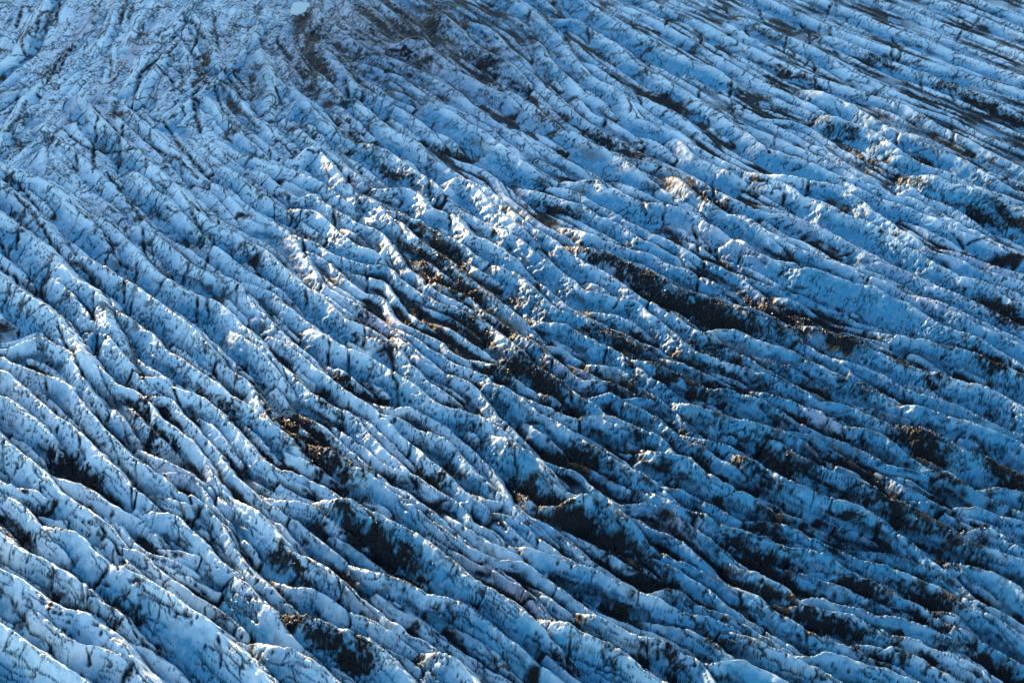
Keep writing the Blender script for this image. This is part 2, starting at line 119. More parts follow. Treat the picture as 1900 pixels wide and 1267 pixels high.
4.8 -151.4,317.6 -148.2,315.2 -144.9,312.9 -141.6,310.7 -138.0,308.8 -128.9,304.3 -125.2,302.5 -121.7,298.8 -119.3,296.4 -116.4,293.6 -113.6,290.8 -110.7,288.0 -107.9,285.2 -105.2,282.2 -102.5,279.3
4.9 -145.7,308.1 -142.4,305.9 -139.0,303.7 -135.8,301.3 -133.0,298.5 -124.6,289.0 -121.0,285.0 -117.8,282.2 -114.2,278.8 -110.8,275.0 -107.7,270.8 -104.0,266.6 -100.3,263.5 -96.6,260.5 -93.2,258.4 -90.2,255.8 -87.5,252.9 -84.7,250.0 -81.4,247.6 -78.3,245.2
3.6 -123.1,347.5 -120.8,344.2 -118.5,340.9 -115.9,337.8 -112.9,335.2 -108.5,332.4 -104.6,326.9 -99.5,320.8 -96.3,316.2 -93.6,313.2 -90.3,311.0 -86.9,308.9 -83.7,306.5 -80.9,303.7 -78.2,300.7
4.1 -103.9,326.3 -101.4,323.2 -98.8,320.1 -96.1,317.2 -92.2,316.2 -90.5,316.9 -86.6,311.7 -82.6,309.8 -78.9,307.3 -75.4,303.6 -71.3,298.7 -68.1,293.9 -65.4,289.8 -62.7,285.3 -59.7,281.3 -57.8,279.7 -55.0,276.8 -51.6,274.7 -48.2,272.5 -44.9,270.4 -41.4,268.3 -38.0,266.3
2.5 -104.5,317.9 -101.7,315.0 -98.5,312.7 -95.3,310.2 -91.6,308.8 -88.0,308.8 -84.1,303.8 -80.6,298.3 -77.4,294.2 -73.8,289.5 -71.1,285.5 -68.1,280.0 -65.5,276.1 -63.0,272.9 -59.8,269.2 -56.0,266.1 -53.0,263.6 -49.6,261.4 -46.6,258.8 -43.8,255.9 -41.1,252.9 -38.5,249.9
3.6 -94.8,346.9 -92.2,343.8 -89.6,340.7 -87.2,337.6 -84.8,334.4 -81.3,329.5 -77.2,323.4 -72.9,319.4 -68.5,314.8 -65.5,309.7 -63.5,303.5 -60.3,298.0 -58.0,294.7 -55.4,291.7 -52.9,288.6 -50.3,285.5 -47.4,282.8 -44.3,280.3
5.3 -82.3,347.0 -79.8,343.8 -77.5,340.6 -75.2,337.3 -72.8,334.1 -69.1,329.9 -65.4,325.1 -63.5,321.7 -61.3,318.4 -59.0,315.1 -56.7,311.8 -54.4,308.6 -52.0,305.4 -49.2,302.5
2.5 -117.8,284.0 -114.8,281.3 -111.9,278.5 -109.0,275.8 -105.5,273.8 -101.4,272.2 -97.4,269.1 -93.4,265.9 -89.5,263.4 -87.3,262.1 -84.0,259.9 -80.9,257.3 -77.7,254.9 -74.6,252.4 -71.4,249.9 -68.3,247.5
2.4 -93.2,286.0 -90.4,283.1 -87.3,280.5 -84.1,278.2 -80.4,276.7 -77.4,276.7 -74.2,274.0 -71.1,269.8 -69.1,265.6 -66.7,262.4 -64.1,259.4 -61.7,256.2 -59.3,253.0 -56.9,249.8 -54.5,246.6
2.9 -96.0,294.1 -93.4,291.1 -90.7,288.1 -87.8,285.4 -84.6,282.9 -80.2,279.6 -76.8,277.4 -73.2,274.2 -70.4,271.3 -68.2,268.0 -65.8,264.8 -63.3,261.7 -60.7,258.6 -58.2,255.5
4.1 -141.2,287.0 -138.2,284.3 -135.1,281.8 -131.9,279.5 -128.4,277.5 -120.0,272.9 -116.0,270.8 -111.2,268.7 -107.2,266.1 -102.8,264.0 -98.7,262.0 -95.2,260.0 -91.8,257.9 -88.9,255.2 -86.2,252.2 -83.3,249.5 -80.0,247.2
4.9 -134.2,268.7 -130.8,266.5 -127.5,264.2 -124.4,261.6 -121.5,258.9 -113.8,251.9 -109.1,247.6 -104.0,244.8 -99.5,242.0 -95.9,239.8 -92.4,236.6 -89.2,233.6 -86.2,230.9 -83.2,228.4 -80.3,225.7 -77.4,222.9 -74.4,220.2 -71.2,217.9 -68.0,215.5 -64.9,213.0
5.4 -130.5,253.0 -127.5,250.5 -124.3,248.0 -121.0,245.7 -117.6,243.6 -110.0,238.9 -106.3,236.7 -102.3,233.2 -98.8,230.1 -95.5,227.6 -92.2,225.1 -89.6,225.5 -86.9,223.8 -83.2,220.5 -79.5,216.9 -76.8,213.7 -74.2,210.6 -72.0,208.2 -66.4,201.9 -63.8,198.9 -61.2,195.9 -58.7,192.7 -56.1,189.6 -53.6,186.5 -51.1,183.4
7.5 -123.7,234.5 -120.4,232.2 -117.2,229.9 -114.0,227.5 -110.9,225.0 -103.8,219.6 -101.3,217.6 -98.0,215.2 -95.3,213.6 -92.7,211.2 -90.1,209.7 -87.2,208.2 -84.4,205.9 -78.2,200.8 -75.2,198.2 -72.4,195.3 -69.7,192.4 -67.0,189.4 -64.4,186.4 -61.7,183.4
4.7 -108.7,234.4 -105.6,232.0 -102.5,229.4 -99.3,226.9 -96.3,224.3 -93.5,221.4 -90.8,218.6 -88.0,216.6 -84.8,215.4 -81.9,215.0 -78.9,213.0 -76.1,211.9 -73.7,208.8 -68.5,202.0 -66.0,198.9 -63.4,195.8 -60.8,192.8 -58.3,189.7 -55.7,186.6 -53.2,183.5
3.1 -113.5,267.0 -110.4,264.5 -107.4,261.8 -104.1,259.6 -100.1,259.3 -96.9,260.8 -93.8,257.3 -90.7,253.4 -87.6,249.6 -84.9,245.8 -82.1,243.1 -79.2,240.4 -76.0,237.9 -72.9,235.4 -69.8,232.9 -66.7,230.4 -63.5,227.9
2.2 -97.9,260.3 -94.8,257.7 -92.1,254.7 -89.5,251.8 -86.0,249.8 -83.4,249.8 -80.2,246.5 -77.3,242.8 -74.4,240.5 -70.7,237.4 -66.8,233.9 -64.0,232.1 -60.8,229.8 -57.7,227.3 -54.8,224.5 -51.9,221.8 -48.9,219.1 -45.8,216.6
1.8 -107.8,271.2 -104.7,268.7 -101.4,266.3 -98.0,264.3 -94.5,262.3 -91.3,260.8 -87.9,257.3 -85.1,253.4 -82.0,250.5 -79.0,248.1 -76.0,247.2 -72.4,245.5 -68.9,243.5 -65.6,241.2 -62.4,238.8 -59.3,236.3 -56.5,233.5
5.8 -94.7,249.6 -91.9,246.7 -89.2,243.8 -86.3,241.0 -83.3,238.4 -80.4,236.2 -77.1,233.5 -74.0,231.4 -70.7,228.4 -67.2,225.4 -63.5,222.5 -60.0,219.3 -57.2,216.0 -54.2,213.3 -51.2,210.2 -49.1,207.3 -44.3,200.7 -41.8,197.6 -39.2,194.5 -36.5,191.6 -33.9,188.5 -31.4,185.4 -28.9,182.3
2.0 -91.4,255.5 -88.7,252.6 -85.4,250.3 -82.3,247.7 -78.8,245.8 -76.2,245.3 -72.7,243.0 -68.9,240.8 -65.0,238.1 -62.3,236.3 -59.1,233.9 -56.3,231.0 -53.7,228.0 -51.2,224.9 -48.6,221.9 -45.8,219.0
4.0 -91.8,268.6 -88.6,266.2 -85.3,263.9 -82.0,261.7 -78.3,260.1 -76.0,259.6 -73.7,256.1 -71.0,253.7 -68.6,250.8 -65.7,246.5 -63.3,243.3 -60.3,240.6 -57.4,237.9 -54.7,235.0 -52.0,232.0 -49.5,228.9 -47.0,225.8
3.1 -84.1,255.7 -80.9,253.3 -77.6,251.1 -74.1,249.1 -70.6,247.3 -67.6,246.3 -63.8,244.0 -60.5,242.6 -57.9,239.9 -56.2,236.3 -53.4,233.7 -51.3,231.1 -48.7,228.0 -46.2,224.9 -43.6,221.9 -40.3,219.6 -36.9,217.5 -33.5,215.4
3.1 -88.4,274.4 -85.4,271.8 -82.3,269.3 -79.0,267.0 -75.4,265.2 -70.7,264.2 -68.2,261.2 -65.3,257.2 -63.3,252.8 -61.1,249.0 -58.3,244.8 -55.8,240.7 -52.0,236.6 -49.2,233.8 -46.4,230.9 -43.8,227.9 -40.9,225.1 -37.5,223.0 -34.0,221.0
3.1 -76.1,278.3 -73.4,275.3 -71.0,272.1 -68.6,268.9 -66.1,265.8 -62.6,262.2 -59.4,258.2 -56.2,255.8 -54.5,254.3 -51.7,251.4 -49.3,248.2 -46.8,245.1 -44.0,242.2 -40.9,239.6 -38.0,237.0
1.6 -69.4,252.3 -66.7,249.3 -63.9,246.4 -61.0,243.7 -57.9,241.1 -55.3,240.2 -52.3,237.5 -49.4,234.8 -46.6,231.9 -43.9,229.0 -41.0,226.2 -37.7,224.0 -34.2,221.9
1.9 -80.3,240.1 -77.2,237.6 -74.1,235.1 -70.9,232.6 -67.8,230.1 -65.0,228.0 -60.9,224.2 -56.9,221.4 -53.0,218.9 -49.3,216.5 -46.1,214.1 -43.0,211.6 -40.0,209.0 -37.1,206.2 -34.2,203.4 -31.4,200.6
2.6 -99.8,240.2 -96.6,237.7 -93.6,235.1 -90.5,232.5 -87.5,230.0 -84.5,227.4 -81.3,223.7 -79.2,220.4 -75.9,219.2 -72.3,217.2 -68.9,214.4 -65.9,211.8 -63.1,208.9 -60.4,205.9 -57.8,202.9 -55.2,199.9 -52.7,196.8
4.5 -125.9,273.1 -122.4,271.0 -119.0,268.9 -115.8,266.6 -113.0,263.7 -107.8,257.7 -103.9,252.8 -100.5,249.5 -97.5,246.9 -94.4,244.4 -91.4,241.7 -88.5,238.9 -85.6,236.2 -82.6,233.5
4.2 -110.9,262.4 -108.1,259.5 -105.3,256.7 -102.2,254.1 -98.7,252.2 -96.0,251.2 -92.6,247.4 -89.2,243.7 -86.5,240.8 -83.6,237.9 -80.6,235.4 -77.5,232.9 -74.3,230.4 -71.2,227.8
3.7 -90.9,419.7 -88.9,416.3 -86.7,412.9 -84.4,409.7 -81.0,407.6 -77.4,406.6 -73.6,402.0 -69.6,397.4 -66.3,392.1 -62.9,385.1 -60.0,378.2 -57.2,371.6 -53.9,364.3 -49.9,360.4 -45.5,356.5 -42.8,352.7 -39.0,349.6 -35.5,345.2 -31.6,340.1 -27.8,334.4 -24.1,329.2 -21.8,325.9 -19.3,322.8 -16.4,320.0 -13.4,317.4 -10.3,314.8 -7.6,311.9
5.0 -89.2,395.9 -86.3,393.2 -83.5,390.3 -80.7,387.5 -77.6,384.9 -74.4,383.2 -70.1,376.4 -66.2,371.5 -61.8,365.8 -57.9,360.2 -54.7,357.1 -51.4,352.5 -47.8,347.3 -46.6,345.0 -42.6,342.1 -38.5,339.9 -35.1,335.6 -32.2,331.4 -29.7,328.3 -27.5,324.9 -25.3,321.6 -23.1,318.3 -20.6,315.1 -17.9,312.2
3.9 -84.9,373.2 -81.8,370.6 -78.9,367.9 -76.1,365.0 -72.8,362.7 -68.1,360.3 -65.3,354.9 -61.6,350.3 -57.4,345.1 -53.8,340.8 -50.2,336.5 -46.4,332.2 -43.5,329.4 -40.4,326.9 -37.2,324.5 -34.2,321.9 -31.5,318.9 -28.9,315.9
4.0 -83.3,368.9 -80.3,366.3 -77.8,363.2 -75.5,360.0 -73.5,356.5 -70.1,349.6 -66.9,343.7 -63.0,337.9 -58.9,332.3 -56.2,329.2 -53.6,326.1 -51.1,323.0 -48.5,319.9 -46.0,316.8 -43.5,313.7 -40.8,310.7
3.0 -50.8,380.7 -47.5,378.4 -44.0,376.5 -40.3,375.0 -40.1,379.0 -38.5,385.0 -37.1,389.3 -36.8,385.3 -36.2,381.4 -35.1,377.5 -33.1,374.1 -30.7,370.9 -28.4,367.6
3.0 -53.5,379.9 -50.8,377.0 -47.9,374.2 -44.8,371.7 -41.4,369.5 -37.2,367.0 -34.8,363.1 -33.4,359.2 -31.6,355.6 -29.6,352.1 -27.5,348.7 -25.0,345.6 -22.2,342.7 -19.3,339.9
3.5 -72.9,403.1 -70.2,400.2 -67.7,397.0 -65.4,393.7 -62.4,391.1 -58.3,388.4 -53.9,382.4 -49.8,379.9 -45.8,377.3 -42.1,375.3 -39.0,375.7 -35.5,373.2 -32.7,368.3 -30.1,365.1 -27.0,361.2 -23.6,358.0 -20.3,354.2 -16.2,352.7 -13.4,349.7 -10.2,346.7 -7.0,343.8 -3.8,339.4 -0.7,335.2 1.6,331.7 3.7,328.3 5.9,325.0 8.2,321.6 10.5,318.4 13.0,315.3 15.6,312.3
2.6 -71.3,398.4 -68.9,395.1 -66.8,391.8 -64.5,388.4 -61.8,385.5 -58.1,382.9 -54.3,378.7 -50.3,372.1 -46.5,366.4 -42.4,361.3 -37.9,360.1 -35.6,356.2 -33.6,350.2 -30.5,345.0 -26.8,342.1 -22.8,339.2 -19.1,335.6 -17.1,331.4 -13.6,328.5 -9.0,324.5 -5.9,321.9 -2.7,319.4 -0.0,316.5 2.6,313.5 5.6,310.8 8.5,308.1
4.2 -49.9,412.3 -47.2,409.3 -44.4,406.5 -41.5,403.7 -37.9,402.0 -35.4,402.9 -32.4,397.4 -29.5,392.1 -25.8,386.8 -22.3,382.5 -18.7,377.5 -14.8,371.7 -11.4,366.0 -8.0,361.2 -4.8,356.6 -1.6,351.3 2.4,346.0 4.6,342.7 6.7,339.3 9.1,336.1 11.9,333.3 15.3,331.1 18.0,328.1
4.8 -77.0,418.0 -74.1,415.1 -70.8,412.8 -67.5,410.6 -64.0,408.8 -61.2,407.8 -56.6,401.3 -52.4,394.1 -48.5,388.8 -44.8,385.3 -40.8,382.7 -38.1,379.7 -37.2,375.8 -34.1,373.2 -31.6,370.1 -29.3,366.9 -27.0,363.6
5.8 -57.1,428.5 -54.7,425.3 -52.3,422.1 -49.6,419.1 -46.5,416.6 -42.7,413.7 -39.1,407.0 -36.5,401.5 -34.2,398.3 -31.9,394.9 -30.0,391.4 -28.0,388.0 -25.7,384.7 -23.4,381.5
4.7 -51.5,420.3 -48.7,417.5 -45.7,414.8 -43.1,411.8 -39.8,409.5 -35.3,408.6 -31.0,403.9 -27.4,401.2 -23.2,395.7 -18.8,391.3 -14.4,386.9 -10.9,380.9 -7.4,376.7 -3.3,372.5 0.9,368.4 2.5,366.0 4.7,362.7 6.6,359.2 8.5,355.7 10.6,352.2 12.8,348.9 15.7,346.2
4.9 -50.4,433.3 -48.2,429.9 -45.4,427.0 -42.0,425.0 -38.1,424.3 -34.0,424.3 -29.6,419.4 -25.6,410.7 -21.5,407.9 -17.5,405.0 -14.7,398.6 -11.9,392.3 -8.0,388.8 -3.3,383.6 0.0,378.5 2.5,374.3 4.6,370.8 6.7,367.4 8.9,364.1 10.9,360.7 13.0,357.2 15.1,353.9
5.1 -29.3,428.4 -27.0,425.1 -24.6,421.9 -21.7,419.2 -20.8,423.1 -17.9,431.2 -14.6,428.1 -10.8,422.1 -7.1,414.3 -3.5,406.8 0.9,399.4 3.0,396.0 5.4,392.8 7.7,389.5 9.9,386.2 12.1,382.8 14.3,379.5
3.4 -39.0,427.1 -35.3,425.4 -32.3,422.8 -29.7,419.7 -26.0,418.2 -22.0,418.2 -18.7,413.4 -15.0,408.7 -10.5,404.0 -6.0,398.5 -1.7,393.1 2.6,386.1 4.7,382.7 6.6,379.2 8.7,375.8 10.9,372.4 13.1,369.1 15.2,365.7
4.1 -91.2,446.6 -88.4,443.8 -85.5,441.0 -82.7,438.1 -80.4,434.9 -75.7,427.7 -70.9,421.7 -67.3,418.3 -63.6,421.7 -59.4,415.8 -54.8,410.1 -50.8,405.4 -46.9,400.8 -42.9,398.9 -38.6,393.5 -35.5,385.6 -32.5,378.8 -30.1,373.8 -26.1,368.8 -23.0,363.2 -19.6,359.3 -15.5,355.4 -11.4,350.1 -8.8,347.0 -6.1,344.1 -3.5,341.0 -1.1,337.8 1.1,334.5 3.4,331.2
3.2 -20.0,378.5 -17.7,375.2 -15.5,371.9 -13.1,368.6 -10.6,365.6 -6.4,361.6 -2.9,354.7 0.6,348.6 3.3,343.5 6.0,337.7 9.2,333.4 13.9,332.7 16.4,328.5 20.0,324.4 22.7,321.5 26.0,319.1 29.1,316.7 31.7,313.6 34.0,310.3 36.7,307.4
2.5 -28.5,377.0 -26.3,373.7 -24.0,370.4 -21.5,367.3 -18.7,364.5 -14.9,361.3 -11.2,357.4 -7.5,351.3 -3.5,346.1 0.4,341.7 2.9,338.6 5.0,335.2 7.5,332.0 10.1,329.0 12.4,325.8 14.8,322.5
4.5 -10.7,428.5 -8.4,425.2 -6.4,421.7 -4.6,418.1 -2.9,414.5 -0.2,407.9 3.3,401.4 6.7,396.8 10.1,393.3 13.4,388.0 15.8,383.7 18.7,380.3 21.8,376.1 25.0,372.7 28.1,369.5 31.1,365.5 33.7,360.7 36.2,356.8 39.2,353.8 42.0,350.0 45.2,346.2 48.3,341.9 51.7,337.5 55.2,334.7 58.5,330.5 61.2,327.5 63.8,324.5 66.5,321.6 69.4,318.8 72.5,316.2 75.5,313.6
6.0 -0.6,434.4 1.2,430.9 3.1,427.3 5.6,424.2 8.8,421.8 13.3,418.9 17.2,415.0 22.0,413.0 24.5,408.3 27.8,404.6 31.5,400.9 35.2,396.3 38.2,391.0 41.8,387.4 44.6,384.7 47.4,381.8 50.1,378.8 52.8,375.9 55.5,372.9 58.2,370.0
4.2 4.7,435.3 7.3,432.3 10.3,429.6 13.6,427.3 17.1,425.3 21.1,423.3 24.1,418.4 28.3,413.6 32.4,407.9 36.5,402.3 40.5,397.7 44.4,393.3 48.4,389.7 51.8,385.4 54.7,381.1 58.1,377.7 61.8,373.6 65.4,369.5 68.7,363.8 71.6,358.3 73.0,354.5 74.9,350.9 77.7,348.1 80.6,345.4 83.6,342.7 86.6,340.0 89.8,337.6
5.6 10.7,435.9 13.7,433.2 16.8,430.8 20.0,428.4 24.0,428.2 26.8,429.3 29.7,422.3 33.2,421.3 37.0,416.4 40.7,412.5 45.0,410.6 49.8,409.7 53.9,406.9 57.1,403.2 60.0,397.7 63.4,394.1 66.2,388.8 69.1,384.5 72.7,380.2 76.2,376.0 79.0,373.1 81.9,370.4 84.8,367.6 88.1,365.3 91.1,362.6 93.8,359.7
6.0 45.7,440.4 48.6,437.7 51.1,434.6 53.2,431.2 54.9,427.5 57.0,421.5 60.4,415.6 63.7,409.8 67.9,404.2 71.7,400.4 75.7,395.0 78.1,390.5 80.1,387.1 82.4,383.8 85.1,380.9 88.0,378.1 90.9,375.3 93.8,372.6
5.2 50.1,443.4 52.9,440.6 55.4,437.4 57.6,434.1 59.8,430.8 63.7,424.7 67.2,419.7 71.8,413.9 76.5,409.1 81.3,406.7 85.5,406.3 88.9,402.5 92.5,400.7 95.6,396.1 99.0,391.7 102.0,387.3 104.5,382.9 107.7,377.8 111.1,374.5 114.7,372.0 117.4,367.9 120.3,364.7 123.2,361.5 126.4,358.4 129.8,354.5 132.7,350.7 136.4,346.9 139.2,343.2 144.9,335.9 147.4,332.7 149.9,329.6 152.4,326.5 154.8,323.3 157.2,320.1 159.7,317.0
5.1 11.9,406.7 14.4,403.5 17.0,400.5 19.7,397.6 22.5,394.7 26.2,391.2 30.3,387.6 34.3,384.2 38.4,382.4 42.3,379.0 44.1,375.7 47.6,373.2 51.0,370.7 53.5,366.6 55.8,363.4 58.7,360.6 61.6,357.9 64.3,354.9 67.0,351.9 69.9,349.2
5.4 13.5,393.5 15.8,390.3 18.4,387.2 21.2,384.3 24.6,382.2 28.2,380.5 31.7,376.3 35.2,372.9 39.1,368.8 42.5,365.6 44.9,361.6 47.9,358.5 51.3,356.9 54.7,355.4 58.3,351.6 62.2,348.6 65.6,344.9 70.7,341.9 74.0,339.7 77.0,337.1 79.8,334.2 82.5,331.3 85.3,328.4 88.0,325.5
2.8 -12.1,399.1 -9.8,395.8 -7.4,392.7 -4.9,389.5 -2.7,386.1 0.6,380.2 2.7,375.1 5.6,369.4 9.2,364.6 12.3,359.1 15.3,354.4 18.8,350.6 21.6,347.8 24.7,345.3 28.1,343.1 31.4,340.9 34.5,338.4 37.3,335.6
5.6 -13.2,383.9 -10.8,380.6 -8.3,377.6 -5.6,374.6 -2.7,371.9 0.6,369.4 3.5,365.4 6.2,359.1 9.0,354.4 11.6,349.9 13.5,347.6 17.8,346.9 20.8,343.2 24.5,339.6 26.7,336.7 30.0,334.6 33.1,332.2 36.0,329.4 38.8,326.5 41.6,323.7 44.6,321.0 47.7,318.4
4.5 -12.5,408.7 -10.1,405.5 -7.6,402.3 -5.2,399.2 -2.8,396.0 1.5,390.7 5.3,384.6 8.6,378.6 12.6,373.6 16.6,367.1 18.9,363.5 21.6,360.0 26.3,357.7 30.5,355.4 34.1,354.6 36.9,350.1 39.3,345.6 41.8,341.9 44.1,337.6 46.3,332.7 48.3,329.2 51.2,326.5 54.4,324.1 57.7,321.8 61.1,319.7 64.2,317.3
2.5 10.5,352.7 13.3,349.9 16.7,347.7 19.7,345.1 23.1,343.0 27.3,341.6 31.0,339.4 33.9,335.8 37.1,333.0 40.2,329.5 42.9,326.5 45.8,323.8 48.9,321.2 52.1,318.9 55.5,316.7 58.9,314.7
2.6 45.3,372.2 48.1,369.3 50.7,366.3 53.5,363.5 56.5,360.8 60.2,357.7 63.9,352.3 67.7,348.5 71.7,346.3 74.9,344.0 77.9,341.2 80.8,338.5 83.6,335.7 86.6,333.0 89.7,330.5
5.6 43.8,347.9 46.1,344.6 48.5,341.4 51.3,338.6 55.1,337.3 59.1,338.1 62.6,335.9 66.0,332.4 70.7,329.2 75.1,326.8 77.8,322.7 80.4,320.7 82.9,318.1 85.7,315.4 88.9,312.9 91.5,309.7 94.1,306.6 97.0,303.8 100.1,301.3 103.1,298.7 106.1,296.0 109.3,293.6
3.7 0.4,353.9 2.5,350.6 4.7,347.2 7.2,344.0 10.7,342.1 16.1,340.0 19.4,336.4 23.7,331.4 26.3,330.0 28.8,326.5 31.1,322.5 33.2,319.8 35.4,315.9 38.1,312.7 40.7,309.6 43.5,306.7 46.2,303.9 49.3,301.2 52.6,299.1 56.1,297.1
2.6 57.0,388.8 59.4,385.6 62.0,382.5 64.6,379.5 67.3,376.6 71.3,372.5 75.2,367.6 77.8,364.6 80.9,362.0 84.1,359.6 87.2,357.1 90.1,354.3 92.9,351.5
5.9 68.7,445.8 71.3,442.8 73.8,439.7 76.3,436.5 78.9,433.5 82.2,430.4 85.8,427.4 89.1,422.4 91.5,417.5 94.9,413.6 97.6,408.9 100.1,404.2 103.6,403.3 107.9,400.5 111.3,396.0 114.2,391.6 116.3,386.7 118.2,382.9 121.4,378.6 124.0,373.6 127.5,369.5 130.6,365.5 134.8,363.1 137.7,357.6 140.4,353.0 143.0,352.3 151.2,349.8 155.0,348.5 158.5,346.7 162.0,344.7 165.4,342.7 168.8,340.6 172.2,338.4
4.5 78.7,442.0 81.4,438.9 84.1,436.0 87.0,433.3 90.6,431.5 95.8,429.4 100.9,427.4 104.6,425.4 107.6,419.5 110.4,415.6 112.4,408.0 115.4,403.3 117.3,397.8 119.7,393.3 122.1,388.9 124.3,383.7 128.1,380.3 131.7,377.8 134.1,374.4 137.0,371.7 140.1,369.1 143.2,366.6 146.4,364.3 149.8,362.1 153.2,360.0
5.7 91.2,448.9 94.1,446.2 96.9,443.3 99.6,440.3 102.2,437.3 105.4,434.2 108.4,428.1 111.0,423.1 114.3,419.1 117.6,415.3 121.8,412.4 125.6,409.5 128.7,405.8 132.0,401.2 135.6,396.6 139.0,393.1 142.8,389.5 146.7,385.2 151.4,380.9 158.4,374.5 161.4,371.9 164.7,369.6 168.1,367.4 171.4,365.2 174.8,363.1 178.2,360.9
3.6 111.6,426.5 113.9,423.2 116.6,420.2 119.6,417.6 123.0,419.7 127.7,424.6 130.6,419.7 134.2,415.8 137.7,412.0 140.7,406.3 142.7,402.8 144.9,399.5 147.3,396.3 149.8,393.2 152.4,390.1 154.9,387.0
2.9 64.7,420.1 67.1,416.9 69.6,413.8 72.4,410.9 75.2,408.1 78.6,404.3 80.8,398.8 84.0,394.2 87.8,391.6 91.8,385.8 96.3,379.4 100.6,376.0 105.3,372.7 108.4,370.2 111.4,367.5 114.2,364.7 116.9,361.7 119.6,358.8 122.4,355.9
4.7 64.8,414.0 67.2,410.8 69.8,407.7 72.4,404.7 74.4,401.2 77.4,394.8 80.6,390.4 83.3,386.0 86.9,382.6 90.5,379.2 94.2,376.7 97.3,373.3 100.4,370.0 103.4,366.8 107.0,364.4 109.8,360.4 113.1,357.3 116.7,354.2 119.8,350.4 122.8,346.7 126.3,342.3 130.7,337.2 135.1,332.3 140.9,325.6 143.5,322.6 145.9,319.4 148.4,316.2 150.8,313.1 153.3,310.0 155.8,306.8
4.6 62.7,395.5 64.8,392.1 67.0,388.8 69.4,385.6 72.1,382.6 75.4,379.2 78.2,375.9 81.8,375.1 84.8,370.1 87.9,366.9 90.7,362.2 93.3,359.1 96.3,356.4 99.3,353.8 102.2,351.1 105.0,348.2 107.7,345.3
5.8 73.2,378.4 75.9,375.6 78.8,372.8 81.7,370.1 85.1,367.9 89.7,366.3 93.6,363.1 97.1,360.0 100.9,359.2 103.1,356.1 105.9,352.3 109.0,350.0 111.9,345.6 114.6,340.5 118.5,336.2 122.2,332.7 125.4,330.2 128.5,327.6 131.2,324.7 133.6,321.5 135.9,318.2 138.1,314.9
3.2 59.3,379.9 62.0,376.9 64.6,373.9 67.2,370.8 70.0,368.0 74.0,364.8 78.0,361.6 82.1,359.3 85.5,356.2 89.3,352.4 93.0,349.4 95.7,344.9 98.9,343.4 101.8,340.5 104.0,336.3 108.3,333.4 111.7,331.3 115.1,329.1 118.4,326.9 121.8,324.7 124.8,322.2 127.7,319.4
2.0 82.7,352.0 85.6,349.3 88.6,346.7 91.8,344.3 95.3,342.3 99.3,340.9 101.6,337.3 105.2,334.5 108.9,332.0 112.3,329.9 115.5,327.5 118.8,325.3 121.9,322.8 124.9,320.1 127.8,317.4
3.0 56.0,361.3 58.9,358.6 61.5,355.5 64.3,352.6 67.5,350.2 71.1,348.0 74.4,344.3 77.1,341.4 80.5,338.5 82.4,336.3 85.7,333.5 89.0,330.7 92.1,328.2 95.1,325.5 97.9,322.7 100.8,319.9 103.9,317.3 107.0,314.8
4.8 113.7,396.3 115.6,392.8 117.5,389.3 119.6,385.8 122.4,383.1 127.5,379.7 132.2,375.5 137.2,372.2 141.8,368.1 146.6,364.9 154.0,359.9 157.3,357.8 160.9,355.9 164.4,354.0 168.0,352.2 171.6,350.5 175.1,348.6
3.3 123.4,394.5 125.4,391.1 128.1,388.1 131.1,385.4 134.1,382.8 138.2,379.4 141.3,375.2 144.7,372.7 148.4,371.1 156.4,367.4 160.0,365.7 163.5,363.6 166.9,361.6 170.3,359.5 173.8,357.5 177.3,355.6
7.5 124.8,438.7 127.6,435.8 130.3,432.9 133.0,430.0 135.6,426.9 139.3,421.9 144.0,420.9 147.7,416.0 151.9,415.0 155.0,410.2 157.7,404.6 163.0,393.8 164.8,390.3 166.9,386.8 169.2,383.6 171.8,380.6 174.6,377.7 177.6,375.0
2.8 77.7,347.1 80.6,344.4 83.6,341.7 86.8,339.3 90.4,337.6 93.4,336.9 95.9,334.1 98.9,331.4 102.0,329.0 105.1,326.5 108.0,323.7 110.7,320.7 113.2,317.6
2.9 -79.8,350.6 -77.5,347.3 -75.3,344.0 -73.0,340.7 -70.9,337.3 -67.7,331.7 -64.5,327.6 -61.7,323.5 -58.1,318.9 -55.4,315.0 -52.3,310.5 -49.0,306.7 -45.5,303.7 -43.5,301.8 -42.4,301.8 -39.3,299.4 -36.8,294.6 -34.4,290.6 -31.7,286.5 -28.6,282.6 -26.4,279.8 -23.9,276.6 -21.4,274.4 -18.5,271.7 -15.4,269.1 -12.5,266.3 -9.7,263.5 -6.9,260.7 -4.1,257.8
3.4 -72.5,347.7 -70.4,344.3 -68.3,340.9 -66.0,337.6 -63.4,334.6 -59.1,330.4 -55.9,326.3 -52.9,322.9 -49.4,318.3 -46.5,315.0 -43.6,311.2 -40.4,308.0 -37.2,304.9 -34.1,301.8 -31.3,297.6 -29.0,294.0 -26.3,290.5 -22.6,285.9 -19.7,281.4 -17.1,278.1 -14.7,274.9 -12.2,271.1 -9.5,267.5 -6.2,263.9 -2.6,260.9 0.8,259.7 3.7,256.3 5.6,253.4 7.4,251.4 9.9,249.0 12.0,246.7 15.3,243.9 18.9,241.2 22.1,238.7 25.2,236.2 28.4,233.9 31.8,231.7 35.2,229.7 38.7,227.7
4.7 -61.5,348.0 -59.1,344.9 -56.6,341.8 -54.0,338.7 -51.3,335.7 -48.7,332.9 -45.4,330.2 -42.1,327.4 -39.0,326.0 -36.1,323.3 -33.3,320.0 -30.9,318.0 -28.2,314.8 -25.4,311.6 -22.7,307.8 -19.2,303.4 -15.6,301.0 -11.7,299.8 -8.4,298.6 -6.3,296.2 -3.5,293.2 -0.7,289.7 2.1,285.7 4.4,282.5 7.1,279.5 9.7,276.5 12.2,273.3 14.6,270.1 18.2,268.3
